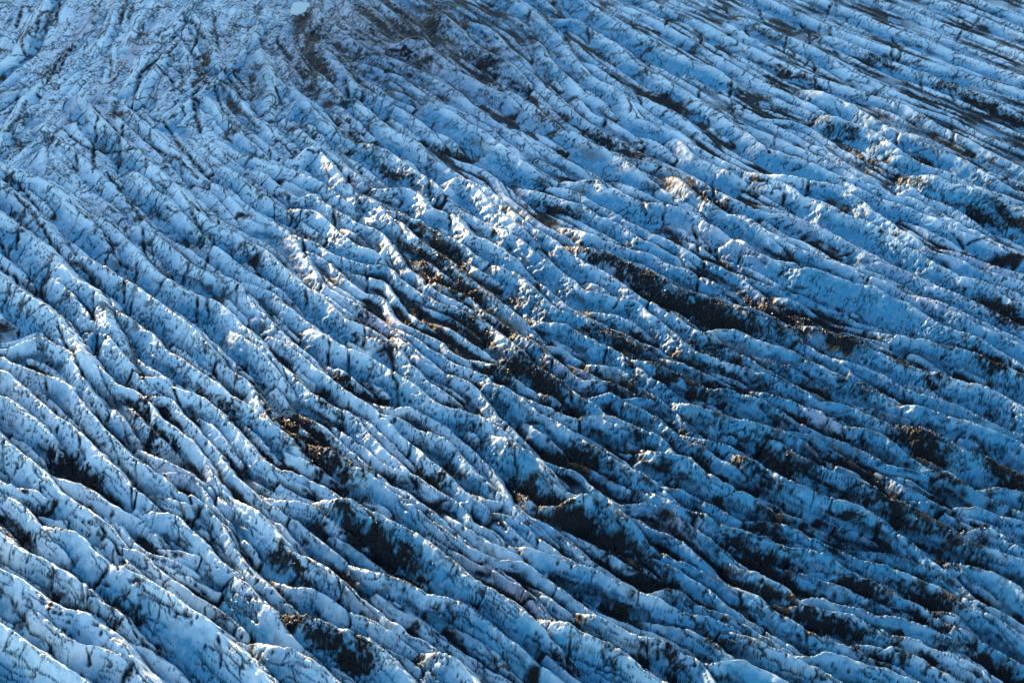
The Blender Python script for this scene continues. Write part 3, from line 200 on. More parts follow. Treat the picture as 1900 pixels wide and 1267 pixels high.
2.2 -40.6,312.7 -37.8,309.9 -34.9,307.2 -31.7,304.7 -27.9,303.6 -25.0,303.6 -22.0,301.2 -19.1,298.2 -16.1,295.2 -13.2,291.7 -11.0,288.2 -8.5,284.8 -6.4,281.5 -4.0,277.1 -1.7,271.4 -0.5,267.5 1.8,264.4 3.7,261.7 6.6,259.3 9.5,256.8 11.6,254.4 13.8,251.5 15.6,249.1 17.9,245.8 20.9,243.1 23.5,240.3 25.5,238.1 28.5,235.4 31.9,233.4 35.5,231.6 38.9,229.5 42.3,227.4 45.8,225.5
2.7 -38.3,350.8 -35.9,347.6 -33.4,344.5 -30.8,341.4 -28.2,338.4 -25.3,335.6 -22.0,331.4 -18.5,328.0 -15.3,323.9 -11.1,320.6 -7.4,318.6 -5.1,314.7 -2.2,311.5 1.5,309.6 4.7,307.2 7.6,304.5 10.6,301.8 13.6,299.2 17.1,297.3 20.9,296.0
3.9 -49.4,345.0 -46.6,342.2 -43.5,339.6 -40.5,337.0 -37.4,334.5 -33.8,332.4 -30.5,328.2 -28.0,324.2 -25.5,319.5 -22.3,314.2 -19.7,311.2 -16.6,308.7 -13.6,306.0 -10.7,303.3 -8.0,300.3 -5.3,297.4
2.4 -59.7,309.8 -57.6,306.4 -55.2,303.2 -52.4,300.4 -49.4,297.8 -47.1,296.0 -43.8,291.9 -40.7,287.8 -37.9,284.4 -34.9,281.1 -31.9,277.2 -28.3,273.4 -25.1,270.8 -22.0,267.7 -18.9,264.6 -16.5,261.3 -13.9,258.2 -11.3,255.2 -8.4,252.4 -5.4,249.8 -2.1,247.5 1.4,245.6
1.6 -72.1,299.1 -69.8,295.8 -67.6,292.5 -65.4,289.1 -63.1,285.9 -60.5,282.5 -58.0,278.6 -55.1,274.8 -52.9,271.9 -49.1,269.5 -46.0,267.9 -42.8,266.4 -39.1,265.4 -35.7,263.8 -32.4,262.3 -30.0,260.5 -26.8,258.1 -23.7,255.5 -20.7,252.9 -17.8,250.2 -15.0,247.3 -12.2,244.5
2.2 -66.0,288.6 -63.7,285.3 -61.3,282.2 -58.6,279.2 -55.1,277.3 -51.4,276.7 -47.4,274.0 -43.7,271.4 -40.2,268.7 -36.8,266.6 -33.3,264.7 -29.9,262.5 -26.8,260.0 -23.9,257.3 -20.9,254.6
3.4 -44.8,312.2 -41.9,309.4 -39.1,306.6 -36.2,303.8 -33.4,301.0 -30.0,298.6 -26.8,297.4 -23.4,293.8 -20.2,292.7 -17.0,290.3 -14.1,286.9 -11.5,282.4 -9.4,278.0 -6.7,274.7 -3.9,270.5 -0.3,265.3 1.6,261.7 4.1,258.6 6.8,255.6 9.5,252.6 12.3,249.8 15.1,246.9 18.0,244.2
2.0 -35.1,323.3 -32.4,320.4 -29.8,317.3 -27.2,314.3 -24.0,311.9 -20.3,310.7 -16.2,307.5 -12.9,304.4 -10.3,300.7 -7.5,297.9 -4.7,295.0 -2.2,291.9 0.2,288.6 2.5,285.4 4.9,282.2
2.8 -51.0,303.0 -48.0,300.3 -45.2,297.5 -42.6,294.4 -40.0,291.4 -36.6,287.9 -33.2,284.0 -29.8,279.8 -26.3,278.4 -23.1,275.2 -19.2,271.5 -15.5,269.4 -12.4,266.3 -10.7,263.1 -9.0,259.1 -5.1,256.6 -2.5,253.7 0.2,250.8 3.2,248.2 6.6,245.9 9.8,243.6 13.0,241.2 16.2,238.8
3.1 -37.8,345.6 -35.2,342.5 -32.7,339.4 -30.3,336.2 -28.2,332.8 -26.0,328.6 -23.6,324.6 -20.1,321.9 -16.2,318.3 -13.2,316.6 -10.2,313.4 -7.9,309.6 -5.7,304.6 -3.9,300.3 -1.4,296.7 1.4,292.0 3.5,288.6 5.7,285.2 8.2,282.1 11.2,279.4 14.2,276.8 17.0,274.0
1.6 -64.7,280.6 -62.2,277.5 -59.5,274.6 -56.4,272.0 -53.0,270.0 -49.8,268.4 -46.6,266.3 -43.1,264.3 -39.7,262.2 -36.2,260.3 -32.7,258.4 -29.3,256.1 -26.2,253.7 -23.0,251.2
3.3 -17.5,333.4 -14.7,330.5 -11.7,327.9 -8.6,325.3 -5.2,323.2 -3.0,322.5 0.0,317.9 2.4,314.7 5.2,311.9 8.2,309.2 11.0,306.3 13.8,303.4 17.0,301.0
4.6 -53.2,293.4 -50.6,290.4 -47.9,287.4 -45.1,284.6 -42.1,281.9 -39.2,279.7 -37.1,276.9 -33.6,273.7 -30.0,270.0 -26.5,266.4 -24.0,262.8 -22.3,261.0 -19.5,258.1 -16.6,255.3 -13.8,252.5 -11.0,249.7 -7.9,247.1 -4.7,244.7
2.5 -77.3,322.7 -74.5,319.8 -71.8,316.8 -69.3,313.7 -66.9,310.5 -63.9,307.4 -60.6,301.8 -58.5,298.4 -56.2,295.2 -53.6,292.1 -51.0,289.1 -48.3,286.1 -45.5,283.3
4.5 -12.4,348.1 -9.7,345.1 -7.1,342.0 -4.7,338.8 -2.5,335.5 -0.2,332.0 2.1,327.9 4.3,324.5 7.2,320.5 10.1,317.2 13.3,313.3 15.8,309.5 18.9,306.3 21.9,302.6 23.9,299.0 26.6,297.2 28.3,296.0 31.6,293.8 35.1,291.8 37.9,288.9 40.2,285.7 42.4,282.3 44.6,279.0
3.2 -4.0,346.3 -1.6,343.2 0.7,339.9 3.0,336.6 5.5,333.5 8.2,330.7 10.3,325.9 13.2,321.9 16.0,317.9 18.2,315.3 21.1,315.3 25.0,314.6 28.7,312.9 31.5,310.1 34.5,307.5 37.7,305.1 40.4,302.2
3.8 -13.9,321.2 -10.7,318.7 -8.0,315.7 -5.4,312.7 -2.3,310.2 0.6,308.3 3.1,304.5 5.5,300.3 8.7,297.9 11.4,294.9 13.8,292.0 16.4,289.1 19.1,285.6 21.7,283.4 24.2,280.1 26.8,277.9 29.3,275.7 31.8,273.5 33.9,270.4 35.9,266.7 38.2,263.6 40.0,261.6 42.8,258.8 45.7,256.0 48.8,253.5 52.1,251.2 55.4,249.0 58.8,246.9
3.3 8.7,315.5 11.2,312.5 13.9,309.5 16.8,306.7 20.7,307.4 23.7,309.3 26.2,309.3 28.9,304.9 31.5,302.4 34.6,300.6 36.8,297.6 38.6,294.0 40.5,291.1 43.3,287.9 45.9,286.5 48.2,283.1 50.0,280.9 52.7,277.9 55.3,274.9 58.1,272.0 61.1,269.4 64.1,266.7 67.1,264.1
3.3 17.1,314.2 20.7,312.4 24.5,311.2 27.7,308.8 31.6,307.7 33.8,308.3 36.5,306.5 39.2,304.0 41.4,301.5 42.2,298.5 43.9,294.9 46.4,291.8 49.4,289.1 52.7,286.8 55.8,284.2 58.4,281.2
4.2 22.9,333.1 25.8,330.3 28.3,327.2 30.9,324.1 34.0,321.6 36.9,320.3 40.0,317.7 42.7,315.7 46.1,312.5 48.4,309.9 50.8,307.7 54.6,308.1 58.0,306.2 61.3,304.3 64.6,301.9 67.6,299.3 70.7,296.8 73.9,294.3 77.0,291.8 80.1,289.3 83.3,286.9
3.8 13.4,331.8 15.9,328.7 18.5,325.7 21.5,323.0 25.1,321.3 28.0,320.7 30.1,318.0 32.3,313.5 34.7,310.3 36.9,307.1 39.2,304.0 41.7,301.0 43.9,297.6 46.2,294.3 49.1,291.6 52.4,289.3 55.6,286.9
3.1 38.1,298.9 40.3,295.6 42.6,292.3 45.4,289.5 48.8,287.3 51.7,286.2 54.5,283.3 56.1,280.0 58.4,277.3 61.3,274.0 64.0,271.1 66.8,268.3 70.0,265.8 73.5,263.9 77.3,262.6 80.9,261.0
4.1 25.4,291.1 28.5,288.5 31.2,285.5 33.7,282.4 37.1,280.4 40.4,279.8 43.1,276.5 45.7,272.8 48.7,269.6 51.7,267.5 54.9,265.1 58.3,263.0 61.7,260.9 65.1,258.7 68.4,256.5 71.8,254.4
3.7 38.5,338.8 40.8,335.5 43.1,332.2 45.8,329.2 49.1,327.0 51.6,325.7 55.0,323.0 58.6,321.6 62.0,319.6 63.0,318.0 65.8,316.4 68.7,313.8 71.8,312.5 74.6,309.9 77.8,305.2 82.6,304.3 85.7,301.9 88.8,299.4 91.1,297.0 94.3,295.2 97.0,291.7 99.5,288.6 102.2,285.6 104.9,282.7 107.7,279.8 110.7,277.2 113.6,274.5
4.1 42.4,348.2 44.7,344.9 47.0,341.7 49.7,338.6 52.7,336.0 55.8,333.2 58.2,331.1 61.1,327.0 63.4,324.3 65.6,321.6 68.4,318.7 71.4,316.1 74.5,313.6 77.6,311.1 80.7,308.5 84.0,306.3
5.9 34.9,312.2 37.6,309.3 40.2,306.3 42.7,303.2 45.9,300.7 48.9,298.9 52.5,296.5 56.5,294.7 60.1,293.0 63.3,291.2 66.8,289.3 70.1,287.0 73.1,284.4 75.8,281.4 78.5,278.5 81.3,275.6
2.5 10.0,287.9 12.9,285.2 15.8,282.4 18.6,279.6 21.4,276.7 24.6,273.4 27.2,272.4 29.7,270.3 31.8,267.7 34.2,265.6 36.9,262.8 39.8,260.0 42.6,257.1 45.4,254.3 48.3,251.5 51.2,248.8 54.2,246.2
2.3 -10.4,313.3 -8.2,309.9 -6.2,306.5 -4.3,302.9 -2.3,299.5 -0.2,295.3 2.6,290.6 5.0,286.6 8.2,282.4 12.4,280.5 15.7,278.3 17.9,275.5 20.1,271.3 22.6,268.7 24.7,265.6 26.4,262.0 28.7,258.7 31.5,255.8 34.4,253.1 37.3,250.3 40.0,247.4 42.7,244.4
5.1 -11.7,299.0 -8.8,296.2 -6.3,293.1 -3.9,289.9 -1.5,286.7 1.5,282.8 4.6,280.5 7.2,276.7 8.5,273.5 10.3,269.9 12.8,266.8 16.7,267.9 20.7,267.4 23.6,264.7 26.2,261.7
2.1 1.8,269.9 4.2,266.7 6.9,263.8 10.7,262.6 14.2,264.6 17.6,268.2 20.4,265.1 22.8,262.1 24.3,259.8 26.6,256.5 29.1,253.5 31.9,250.6 34.9,247.9 37.8,245.2 40.8,242.5
4.1 -6.8,316.8 -4.2,313.8 -1.1,311.3 1.9,308.7 4.9,306.0 8.1,303.5 11.2,300.5 15.4,297.8 19.0,299.3 22.1,298.7 23.8,296.3 26.5,294.5 29.6,293.3 32.7,292.7 35.3,291.0 37.1,288.1 38.6,285.3 40.0,281.4 42.1,278.0 44.9,275.1 47.6,272.1 50.3,269.2 53.4,266.6 56.7,264.4
2.8 26.3,281.3 28.9,278.3 31.6,275.4 34.3,272.4 37.5,270.0 41.0,268.5 43.6,265.4 46.6,262.8 49.6,260.2 53.0,258.0 56.7,256.5 60.4,255.0 64.0,253.3 67.4,251.2
1.9 26.8,299.2 30.1,297.0 33.3,294.5 36.0,291.5 38.2,288.2 40.9,284.2 42.9,279.8 44.7,278.4 47.7,277.6 50.3,273.8 52.5,270.6 55.3,269.1 57.3,268.8 58.9,267.5 61.8,265.4 63.0,262.4 65.6,259.4 69.0,257.2 72.4,255.1 75.9,253.2 79.4,251.2 83.0,249.4
1.9 5.4,302.5 8.3,299.8 11.5,297.3 14.6,294.9 17.6,292.2 20.3,289.9 23.2,286.4 26.8,282.5 29.8,277.5 32.3,274.4 35.1,271.5 37.8,268.6 40.8,265.9 43.7,263.2 46.6,260.4
2.9 66.3,344.5 69.6,342.3 72.7,339.8 75.6,337.0 78.2,333.9 81.3,329.7 83.8,327.0 86.2,323.6 88.5,320.3 90.1,317.0 92.4,313.7 94.6,310.5 97.2,307.4 99.7,304.3 102.3,303.0 104.4,300.0 107.5,298.2 110.9,296.0 114.2,293.7 117.1,291.0 120.0,288.2 123.0,285.5 125.6,282.6
4.7 72.4,348.0 75.4,345.4 78.3,342.7 81.3,339.9 84.2,337.3 88.2,333.7 92.2,331.0 95.7,327.5 98.8,324.1 101.3,322.1 104.4,319.5 107.7,317.5 110.3,316.2 113.6,313.0 117.6,311.7 121.3,309.2 124.4,306.0 126.2,302.3 130.3,294.1 132.4,290.8 135.5,288.1 138.6,285.6 141.5,282.9 144.3,280.1 147.1,277.2
3.0 80.0,333.4 82.7,330.4 85.3,327.4 87.9,324.4 90.9,321.7 94.8,319.1 98.0,315.1 100.6,311.9 103.7,309.4 106.9,307.5 109.7,305.7 112.8,303.8 115.8,300.1 118.2,297.1 120.9,294.2 123.0,291.8 125.5,290.7 132.2,287.5 135.6,285.5 138.7,282.9 141.6,280.2 144.4,277.4 147.3,274.6 150.1,271.8
2.7 85.3,343.9 88.5,341.6 92.0,339.6 95.3,337.3 98.6,335.1 101.8,333.7 104.9,332.3 107.1,328.9 109.9,326.1 112.0,321.8 114.5,317.5 116.7,314.9 120.4,313.6 123.9,311.6 126.8,309.1 129.4,305.3 134.2,298.2 136.4,294.9 138.9,291.7 141.6,288.8 144.3,285.9 147.0,282.9 149.7,279.9
4.9 91.2,345.6 94.5,343.3 97.8,341.0 100.7,338.2 103.8,335.7 107.7,332.9 111.8,332.2 114.5,329.4 117.9,328.1 121.5,326.0 124.8,322.6 128.3,319.3 131.8,316.0 137.8,310.4 140.5,307.5 143.0,304.4 145.5,301.2 147.7,297.9 150.1,294.7 152.7,291.6
3.5 107.6,346.0 110.0,342.8 112.7,339.9 115.7,337.2 119.1,335.0 124.6,332.9 127.9,329.5 131.1,326.0 133.9,321.3 138.6,313.4 140.9,310.1 143.4,307.0 145.9,303.8 148.3,300.6 150.6,297.4 153.1,294.3
3.6 47.7,313.6 51.1,311.5 54.7,309.8 58.2,307.8 61.4,305.4 64.3,302.9 66.7,299.9 69.2,298.1 72.0,295.7 74.7,292.8 77.5,291.0 80.0,289.3 83.0,287.0 85.6,284.7 88.1,281.9 91.2,278.9 95.4,278.1 98.3,275.9 101.2,274.3 104.8,273.8 106.1,271.1 108.5,267.9 111.4,265.1 114.6,262.8 117.8,260.4 121.0,258.0 124.3,255.7
3.5 46.5,305.0 49.9,302.9 53.5,301.0 56.9,298.9 60.3,296.8 62.9,295.1 66.3,294.5 69.5,292.7 72.8,291.5 75.5,289.2 77.8,286.4 80.5,283.5 83.3,280.6 86.1,277.8 88.9,274.9 91.4,271.8 94.2,268.8
3.2 54.3,315.5 57.8,313.5 61.1,311.4 64.4,309.0 67.6,306.7 70.6,304.9 73.4,302.4 75.9,300.6 78.0,298.2 79.6,296.4 83.2,294.0 86.9,293.4 90.0,291.6 91.5,288.8 93.1,286.5 94.7,283.1 97.1,280.3 99.4,276.5 103.0,275.4 105.0,272.7 107.2,269.5 109.6,266.4 112.8,263.8 116.0,261.3 121.5,256.9 124.7,254.6 128.0,252.3 131.3,250.0 134.5,247.7 137.7,245.3 140.9,242.9
2.0 64.9,310.5 68.1,308.1 71.2,305.6 74.4,303.2 78.0,301.5 80.7,300.9 83.4,298.4 84.8,296.1 87.5,293.2 90.9,291.0 93.6,288.1 96.0,284.8 98.4,281.7 101.3,278.9
2.1 78.5,312.9 81.6,310.5 84.8,308.1 88.0,305.6 91.3,303.5 94.9,301.6 98.0,299.8 101.1,298.0 102.4,294.4 104.5,291.5 107.4,289.2 110.3,286.9 112.8,283.5 115.3,280.2 119.2,276.3 124.6,271.2 127.5,268.4 130.5,265.7 133.5,263.1 136.5,260.5 139.6,257.9 142.6,255.3
4.1 92.2,309.7 95.0,306.8 98.1,304.3 101.1,301.6 104.2,299.1 107.1,296.7 110.7,295.5 113.6,293.1 116.5,290.8 119.5,289.1 122.3,286.8 123.7,284.5 128.1,277.5 130.4,274.3 133.0,271.3 135.8,268.4 138.6,265.6 141.5,262.8 144.5,260.1
1.6 98.6,307.9 101.7,305.3 104.8,302.8 108.1,300.5 111.4,298.4 114.0,297.2 116.0,294.2 118.2,290.7 120.9,287.8 123.8,285.1 126.5,282.1 128.9,278.9 131.4,275.7 134.0,272.7
2.2 66.6,291.1 69.7,288.6 72.5,285.7 75.2,282.7 78.0,279.9 80.9,277.2 82.9,273.9 85.4,270.8 88.2,267.9 91.1,265.2 94.6,263.2 97.9,261.0 100.8,258.2
5.0 52.5,294.6 56.0,292.7 59.5,290.8 62.9,288.6 65.4,285.5 68.4,280.5 71.7,278.3 74.9,275.6 78.2,273.4 81.1,271.3 83.7,269.2 86.5,265.5 89.4,262.4 91.7,259.9 94.0,258.4 96.2,255.9 98.6,254.0 100.3,250.6 103.4,248.2 105.9,246.8 108.6,245.4 111.0,243.1 115.9,238.5 118.7,235.7 121.4,232.7 123.9,229.6 126.4,226.5 128.9,223.3 131.4,220.2
4.4 69.0,281.3 72.0,278.6 75.0,275.9 78.1,273.4 81.1,270.8 84.0,268.7 86.6,265.6 89.3,263.1 91.5,261.3 94.7,258.8 97.7,256.2 100.7,253.5 103.6,250.8 106.9,248.5 110.0,246.0
4.0 46.3,289.3 49.5,286.8 52.3,284.0 54.9,280.9 57.6,278.0 60.3,275.8 62.3,273.2 64.5,270.5 67.4,267.9 70.8,266.3 74.0,264.3 77.6,262.8 81.2,261.1 84.3,258.6 87.0,255.6 89.5,252.5 91.9,249.3 94.4,246.1
2.7 78.4,286.4 81.2,283.6 84.0,280.7 86.8,277.9 89.3,274.7 92.2,269.9 95.0,267.8 97.9,264.7 98.8,261.7 101.3,258.6 104.8,256.6 108.6,255.3 112.0,253.3 115.2,250.8 118.3,248.4
1.7 52.7,295.6 56.3,293.8 59.8,291.9 63.2,289.8 66.4,287.4 69.8,285.1 72.6,281.7 74.5,279.0 77.2,275.9 80.1,273.3 83.1,270.6 86.0,267.9 88.8,265.0 92.0,262.6
5.0 89.1,301.3 92.3,298.9 95.3,296.2 97.9,293.2 100.8,290.4 104.2,287.6 108.3,281.9 113.3,279.1 120.0,273.2 125.5,268.3 128.5,265.7 131.4,263.0 134.5,260.4 137.6,257.9 140.7,255.4 143.9,253.0
3.4 99.3,278.0 102.6,275.8 105.4,272.9 108.2,270.1 112.1,269.2 115.2,269.8 118.4,267.2 123.9,262.7 127.0,260.1 130.2,257.7 133.4,255.3 136.6,252.9 139.8,250.5 143.0,248.1
4.4 -69.2,274.3 -67.0,270.9 -64.6,267.7 -62.1,264.6 -59.5,261.5 -56.4,257.5 -52.8,252.7 -50.5,249.3 -48.2,246.0 -44.4,242.8 -40.4,239.6 -38.0,237.4 -35.1,234.6 -32.4,231.7 -29.7,228.8 -26.7,226.1 -23.7,223.5 -20.7,220.8
2.7 -61.4,270.7 -58.5,268.0 -55.3,265.5 -51.9,263.5 -49.1,260.6 -46.8,257.7 -43.9,254.2 -41.0,250.9 -38.8,248.5 -36.7,245.7 -34.6,243.4 -32.0,241.1 -30.2,237.9 -27.4,234.0 -24.5,230.9 -21.4,228.8 -18.3,226.7 -16.7,223.6 -14.0,221.3 -11.0,218.9 -8.0,216.1 -5.1,213.7 -1.7,211.4 -0.3,210.0 4.9,205.1 7.9,202.4 10.8,199.7 13.7,196.9 16.7,194.2 19.6,191.5 22.5,188.8
2.8 -50.2,254.2 -47.6,251.1 -44.9,248.2 -42.2,245.3 -39.5,242.3 -37.4,239.6 -34.7,236.9 -32.2,233.4 -29.6,230.8 -27.3,228.3 -24.8,225.7 -22.2,222.8 -19.2,220.8 -16.2,218.4 -13.2,215.6 -10.8,212.8 -8.0,210.0 -5.2,207.1 -2.6,204.1 -0.1,201.0 2.5,197.9 5.2,195.0
4.0 -56.5,245.5 -53.7,242.6 -50.9,239.8 -47.9,237.2 -44.3,235.3 -41.8,234.4 -39.3,233.1 -36.3,230.1 -34.3,228.0 -31.8,226.7 -28.7,225.0 -25.6,222.5 -22.5,220.0 -19.4,217.5 -16.4,214.9 -13.5,212.2 -10.6,209.4 -7.7,206.6
5.7 -51.0,269.1 -47.5,267.2 -44.1,265.2 -40.6,263.2 -37.0,261.5 -34.3,260.5 -31.6,258.5 -28.9,256.5 -25.9,254.0 -22.9,252.1 -20.3,249.7 -17.6,246.4 -14.7,242.7 -11.8,239.5 -9.3,235.9 -6.6,233.7 -3.6,231.9 -1.2,229.4 1.7,226.4 4.5,223.5 7.2,220.6 9.9,217.7 12.8,214.9 15.8,212.3 18.8,209.6
3.0 -63.4,275.2 -60.8,272.2 -57.8,269.5 -54.4,267.3 -50.7,265.9 -47.4,265.3 -44.5,263.3 -42.6,260.8 -39.8,258.0 -36.7,255.5 -33.6,253.0 -30.5,250.4 -27.5,247.8 -24.4,245.2
3.1 -35.1,277.1 -32.3,274.3 -29.4,271.4 -26.7,268.5 -24.2,265.4 -21.7,261.9 -18.3,259.4 -15.0,255.9 -11.3,252.0 -7.5,248.7 -3.7,246.3 -1.3,245.9 1.4,245.9 4.2,244.0 6.6,241.3 9.3,238.1 10.2,237.0 12.9,235.0 14.9,232.0 17.1,229.4 19.4,227.3 21.6,223.9 23.2,221.5 25.4,219.8 28.4,217.8 31.8,215.7 35.0,213.2 37.9,210.5 40.1,207.2 42.0,203.7 43.9,200.1
2.8 -43.0,276.1 -39.8,273.6 -36.7,271.1 -33.7,268.5 -30.7,265.8 -27.6,262.8 -25.1,260.2 -22.1,257.8 -18.4,254.3 -14.8,250.5 -11.9,247.6 -8.4,245.3 -4.9,243.0 -1.5,240.3 1.8,237.6 4.6,234.7 7.0,231.5 9.5,228.4 12.3,225.5 15.2,222.8 18.2,220.1
2.3 -23.3,275.8 -20.4,273.1 -17.4,270.4 -14.5,267.7 -11.1,265.6 -7.8,266.1 -4.5,262.5 -1.3,258.0 1.8,254.1 4.4,251.0 7.3,248.2 10.5,245.8 13.6,243.4 16.8,241.0 20.1,238.7
2.2 -27.6,246.0 -24.6,243.4 -21.4,241.0 -18.1,238.8 -14.3,237.4 -11.9,237.4 -9.1,235.7 -6.9,232.2 -4.4,228.7 -2.0,226.2 0.6,223.7 3.4,220.8 6.0,217.8 8.7,214.8 11.4,211.9 14.4,209.3 17.4,206.7
6.2 -24.0,221.9 -20.9,219.3 -17.9,216.7 -15.1,213.9 -12.1,211.2 -9.5,209.3 -7.8,206.7 -3.6,200.3 -1.3,197.0 1.2,193.9 3.9,190.9 6.6,187.9 9.3,185.0 12.1,182.1
6.4 -52.6,234.1 -50.0,231.0 -47.4,227.9 -44.6,225.2 -41.0,223.3 -38.3,222.0 -35.2,220.4 -32.4,219.0 -29.8,217.6 -27.3,215.2 -24.8,212.4 -22.4,209.0 -20.8,206.5 -16.6,199.8 -14.4,196.5 -12.2,193.2 -9.9,189.9 -7.5,186.7 -5.1,183.5 -2.7,180.3
2.7 -39.1,227.9 -35.8,225.7 -32.5,223.5 -29.2,221.1 -26.0,218.8 -23.0,216.8 -20.0,214.4 -17.3,211.3 -14.6,208.3 -11.9,205.3 -9.5,202.1 -7.1,198.9 -4.8,195.7 -2.4,192.5
1.7 -67.3,253.0 -64.8,249.9 -62.2,246.9 -59.4,243.9 -56.6,241.1 -54.4,238.4 -51.6,235.7 -48.9,233.5 -47.0,230.9 -44.5,227.9 -41.6,225.1 -38.3,222.9 -34.8,220.9 -31.3,219.0 -27.9,216.8
4.8 -66.5,245.2 -63.5,242.6 -60.5,239.9 -57.8,237.0 -55.3,233.9 -53.0,230.4 -49.8,226.2 -47.6,222.8 -45.0,219.7 -41.9,217.2 -38.7,214.9 -35.4,212.6 -32.3,210.1 -29.4,207.3
5.5 -57.6,223.9 -54.4,221.4 -51.3,218.9 -48.2,216.4 -44.9,214.2 -42.5,213.0 -39.6,210.3 -36.8,207.6 -31.3,202.4 -28.5,199.6 -25.8,196.6 -23.3,193.4 -20.9,190.2 -18.6,187.0 -16.3,183.7
3.0 -65.8,229.3 -62.7,226.7 -59.6,224.2 -56.4,221.8 -53.2,219.4 -50.3,217.0 -47.3,214.2 -45.4,212.2 -42.4,209.6 -39.5,206.8 -36.6,204.0 -33.8,201.2 -31.0,198.4 -28.3,195.4
3.5 -41.3,251.0 -38.7,248.0 -36.0,245.0 -33.2,242.1 -30.0,239.8 -26.2,238.4 -22.4,236.2 -19.5,233.6 -16.8,232.3 -13.7,231.4 -10.7,230.6 -8.1,227.8 -6.5,226.3 -3.5,223.0 -1.4,219.7 1.7,216.5 4.3,213.5 7.2,210.8 10.2,208.1 13.3,205.5 16.3,202.9 19.2,200.2
1.6 -39.6,247.3 -37.0,244.4 -34.2,241.4 -31.4,238.6 -28.5,235.9 -25.0,233.2 -22.1,230.6 -19.0,228.1 -16.0,225.5 -13.0,222.8 -10.1,220.1 -7.1,217.4 -4.3,214.6
2.1 -15.7,278.0 -13.3,274.8 -10.7,271.7 -7.8,269.0 -4.6,266.7 -0.3,265.1 1.9,262.6 4.5,259.5 7.2,256.6 9.9,253.7 12.6,250.7 15.4,247.8 18.2,245.0
6.1 1.8,270.4 4.2,267.2 6.9,264.2 10.3,262.2 14.1,263.5 17.4,264.5 21.3,264.0 23.1,260.5 25.3,257.1 27.7,254.0 30.4,251.0 33.4,248.3 36.4,245.6 39.3,242.9
3.2 14.3,274.8 17.1,272.0 20.0,269.3 22.7,266.3 26.3,264.4 30.6,265.5 33.4,264.4 36.5,261.9 38.8,259.4 41.0,255.9 43.0,253.5 45.5,250.1 47.9,246.8 50.0,244.1 52.7,241.3 55.9,238.6 58.9,235.9 61.6,233.0 65.5,231.9 69.2,230.5 72.9,228.9 76.5,227.3
3.5 23.0,276.4 26.0,273.8 29.0,271.1 31.9,268.4 34.8,265.7 37.6,263.7 40.0,261.1 43.0,259.6 45.9,256.7 48.9,255.2 51.9,253.7 54.1,252.0 56.5,251.8 59.4,248.5 62.6,248.5 65.8,246.6 69.3,245.2 71.0,242.9 74.0,240.3 77.7,238.7 81.1,236.5 84.4,234.3 87.6,231.9 90.7,229.3
2.0 -14.6,252.6 -11.6,249.9 -8.4,247.6 -5.0,245.5 -2.0,242.8 0.2,240.1 2.0,237.8 3.8,235.6 5.7,231.7 8.2,229.1 10.5,226.6 12.8,224.9 15.4,222.4 18.4,219.8 21.5,217.3 24.5,214.7 27.5,212.0 30.5,209.3 33.4,206.6
2.0 -13.9,245.3 -10.8,242.7 -7.8,240.1 -4.9,237.3 -2.0,234.6 0.2,232.9 2.8,229.9 4.9,227.3 7.5,224.8 9.8,221.5 12.1,219.5 15.1,216.9 18.2,214.4 21.2,211.7 24.0,208.9 26.9,206.1 29.8,203.4
4.0 -4.9,257.0 -2.2,254.1 0.7,251.4 3.9,248.9 7.3,246.9 9.8,246.0 11.9,244.1 14.1,242.7 16.5,241.8 19.2,240.0 21.8,238.2 24.1,236.4 27.0,234.7 29.9,232.5 32.4,230.8 34.7,229.1 37.5,227.8 41.8,226.5 45.5,224.9 48.6,222.3 51.5,219.6 54.6,217.0 57.7,214.5 60.9,212.1
2.5 17.5,242.6 20.6,240.1 23.7,237.6 27.0,235.4 31.0,235.4 33.6,236.7 35.9,235.4 38.0,232.8 40.9,230.0 44.2,228.9 47.2,226.8 49.5,224.3 51.5,221.4 53.2,220.2 56.3,217.6 59.4,215.1 62.8,212.9 66.3,211.0 69.7,208.9 72.9,206.6
2.3 22.9,255.0 25.7,252.1 28.6,249.4 31.6,246.7 34.5,244.0 37.4,241.2 40.2,238.5 42.9,235.4 45.2,231.9 47.5,229.4 50.1,226.4 52.7,223.7 55.3,221.0 57.9,218.6 60.9,216.0 64.5,214.3 68.2,212.9 71.7,210.8 75.1,208.8 78.5,206.7
2.9 17.9,272.0 20.7,269.2 23.3,266.1 25.9,263.1 28.6,260.1 31.6,256.7 34.9,254.7 38.1,251.4 40.9,247.6 43.0,244.8 44.5,241.1 46.6,238.0 49.6,235.3 52.2,232.7 54.6,230.1 57.1,227.1 59.9,224.2 62.9,221.5 66.2,219.3 69.7,217.4 73.1,215.3
2.2 22.4,260.2 24.9,257.1 27.6,254.1 30.5,251.4 33.5,248.7 36.7,245.9 39.6,244.1 42.4,241.8 45.5,238.6 48.1,235.6 50.8,232.6 53.4,229.7 56.1,226.6 58.8,223.7 61.7,220.9
6.8 1.1,232.6 3.7,229.5 6.4,226.6 9.2,223.7 12.3,221.2 14.8,219.6 16.5,218.4 19.3,217.2 21.4,214.4 23.6,212.0 25.1,209.7 27.7,207.8 29.5,206.1 34.4,201.5 37.2,198.7 39.7,195.5 42.0,192.3 44.3,189.0 46.8,185.9 49.3,182.8
4.4 8.9,235.5 11.6,232.5 14.5,229.7 17.4,227.0 20.4,224.3 23.2,222.2 25.9,220.2 28.2,219.4 31.0,218.2 33.4,216.2 35.5,214.2 37.4,213.4 38.5,210.7 39.6,208.0 42.4,201.1 44.2,197.5 46.4,194.2 48.9,191.1 51.4,188.0 54.0,184.9 56.6,181.9
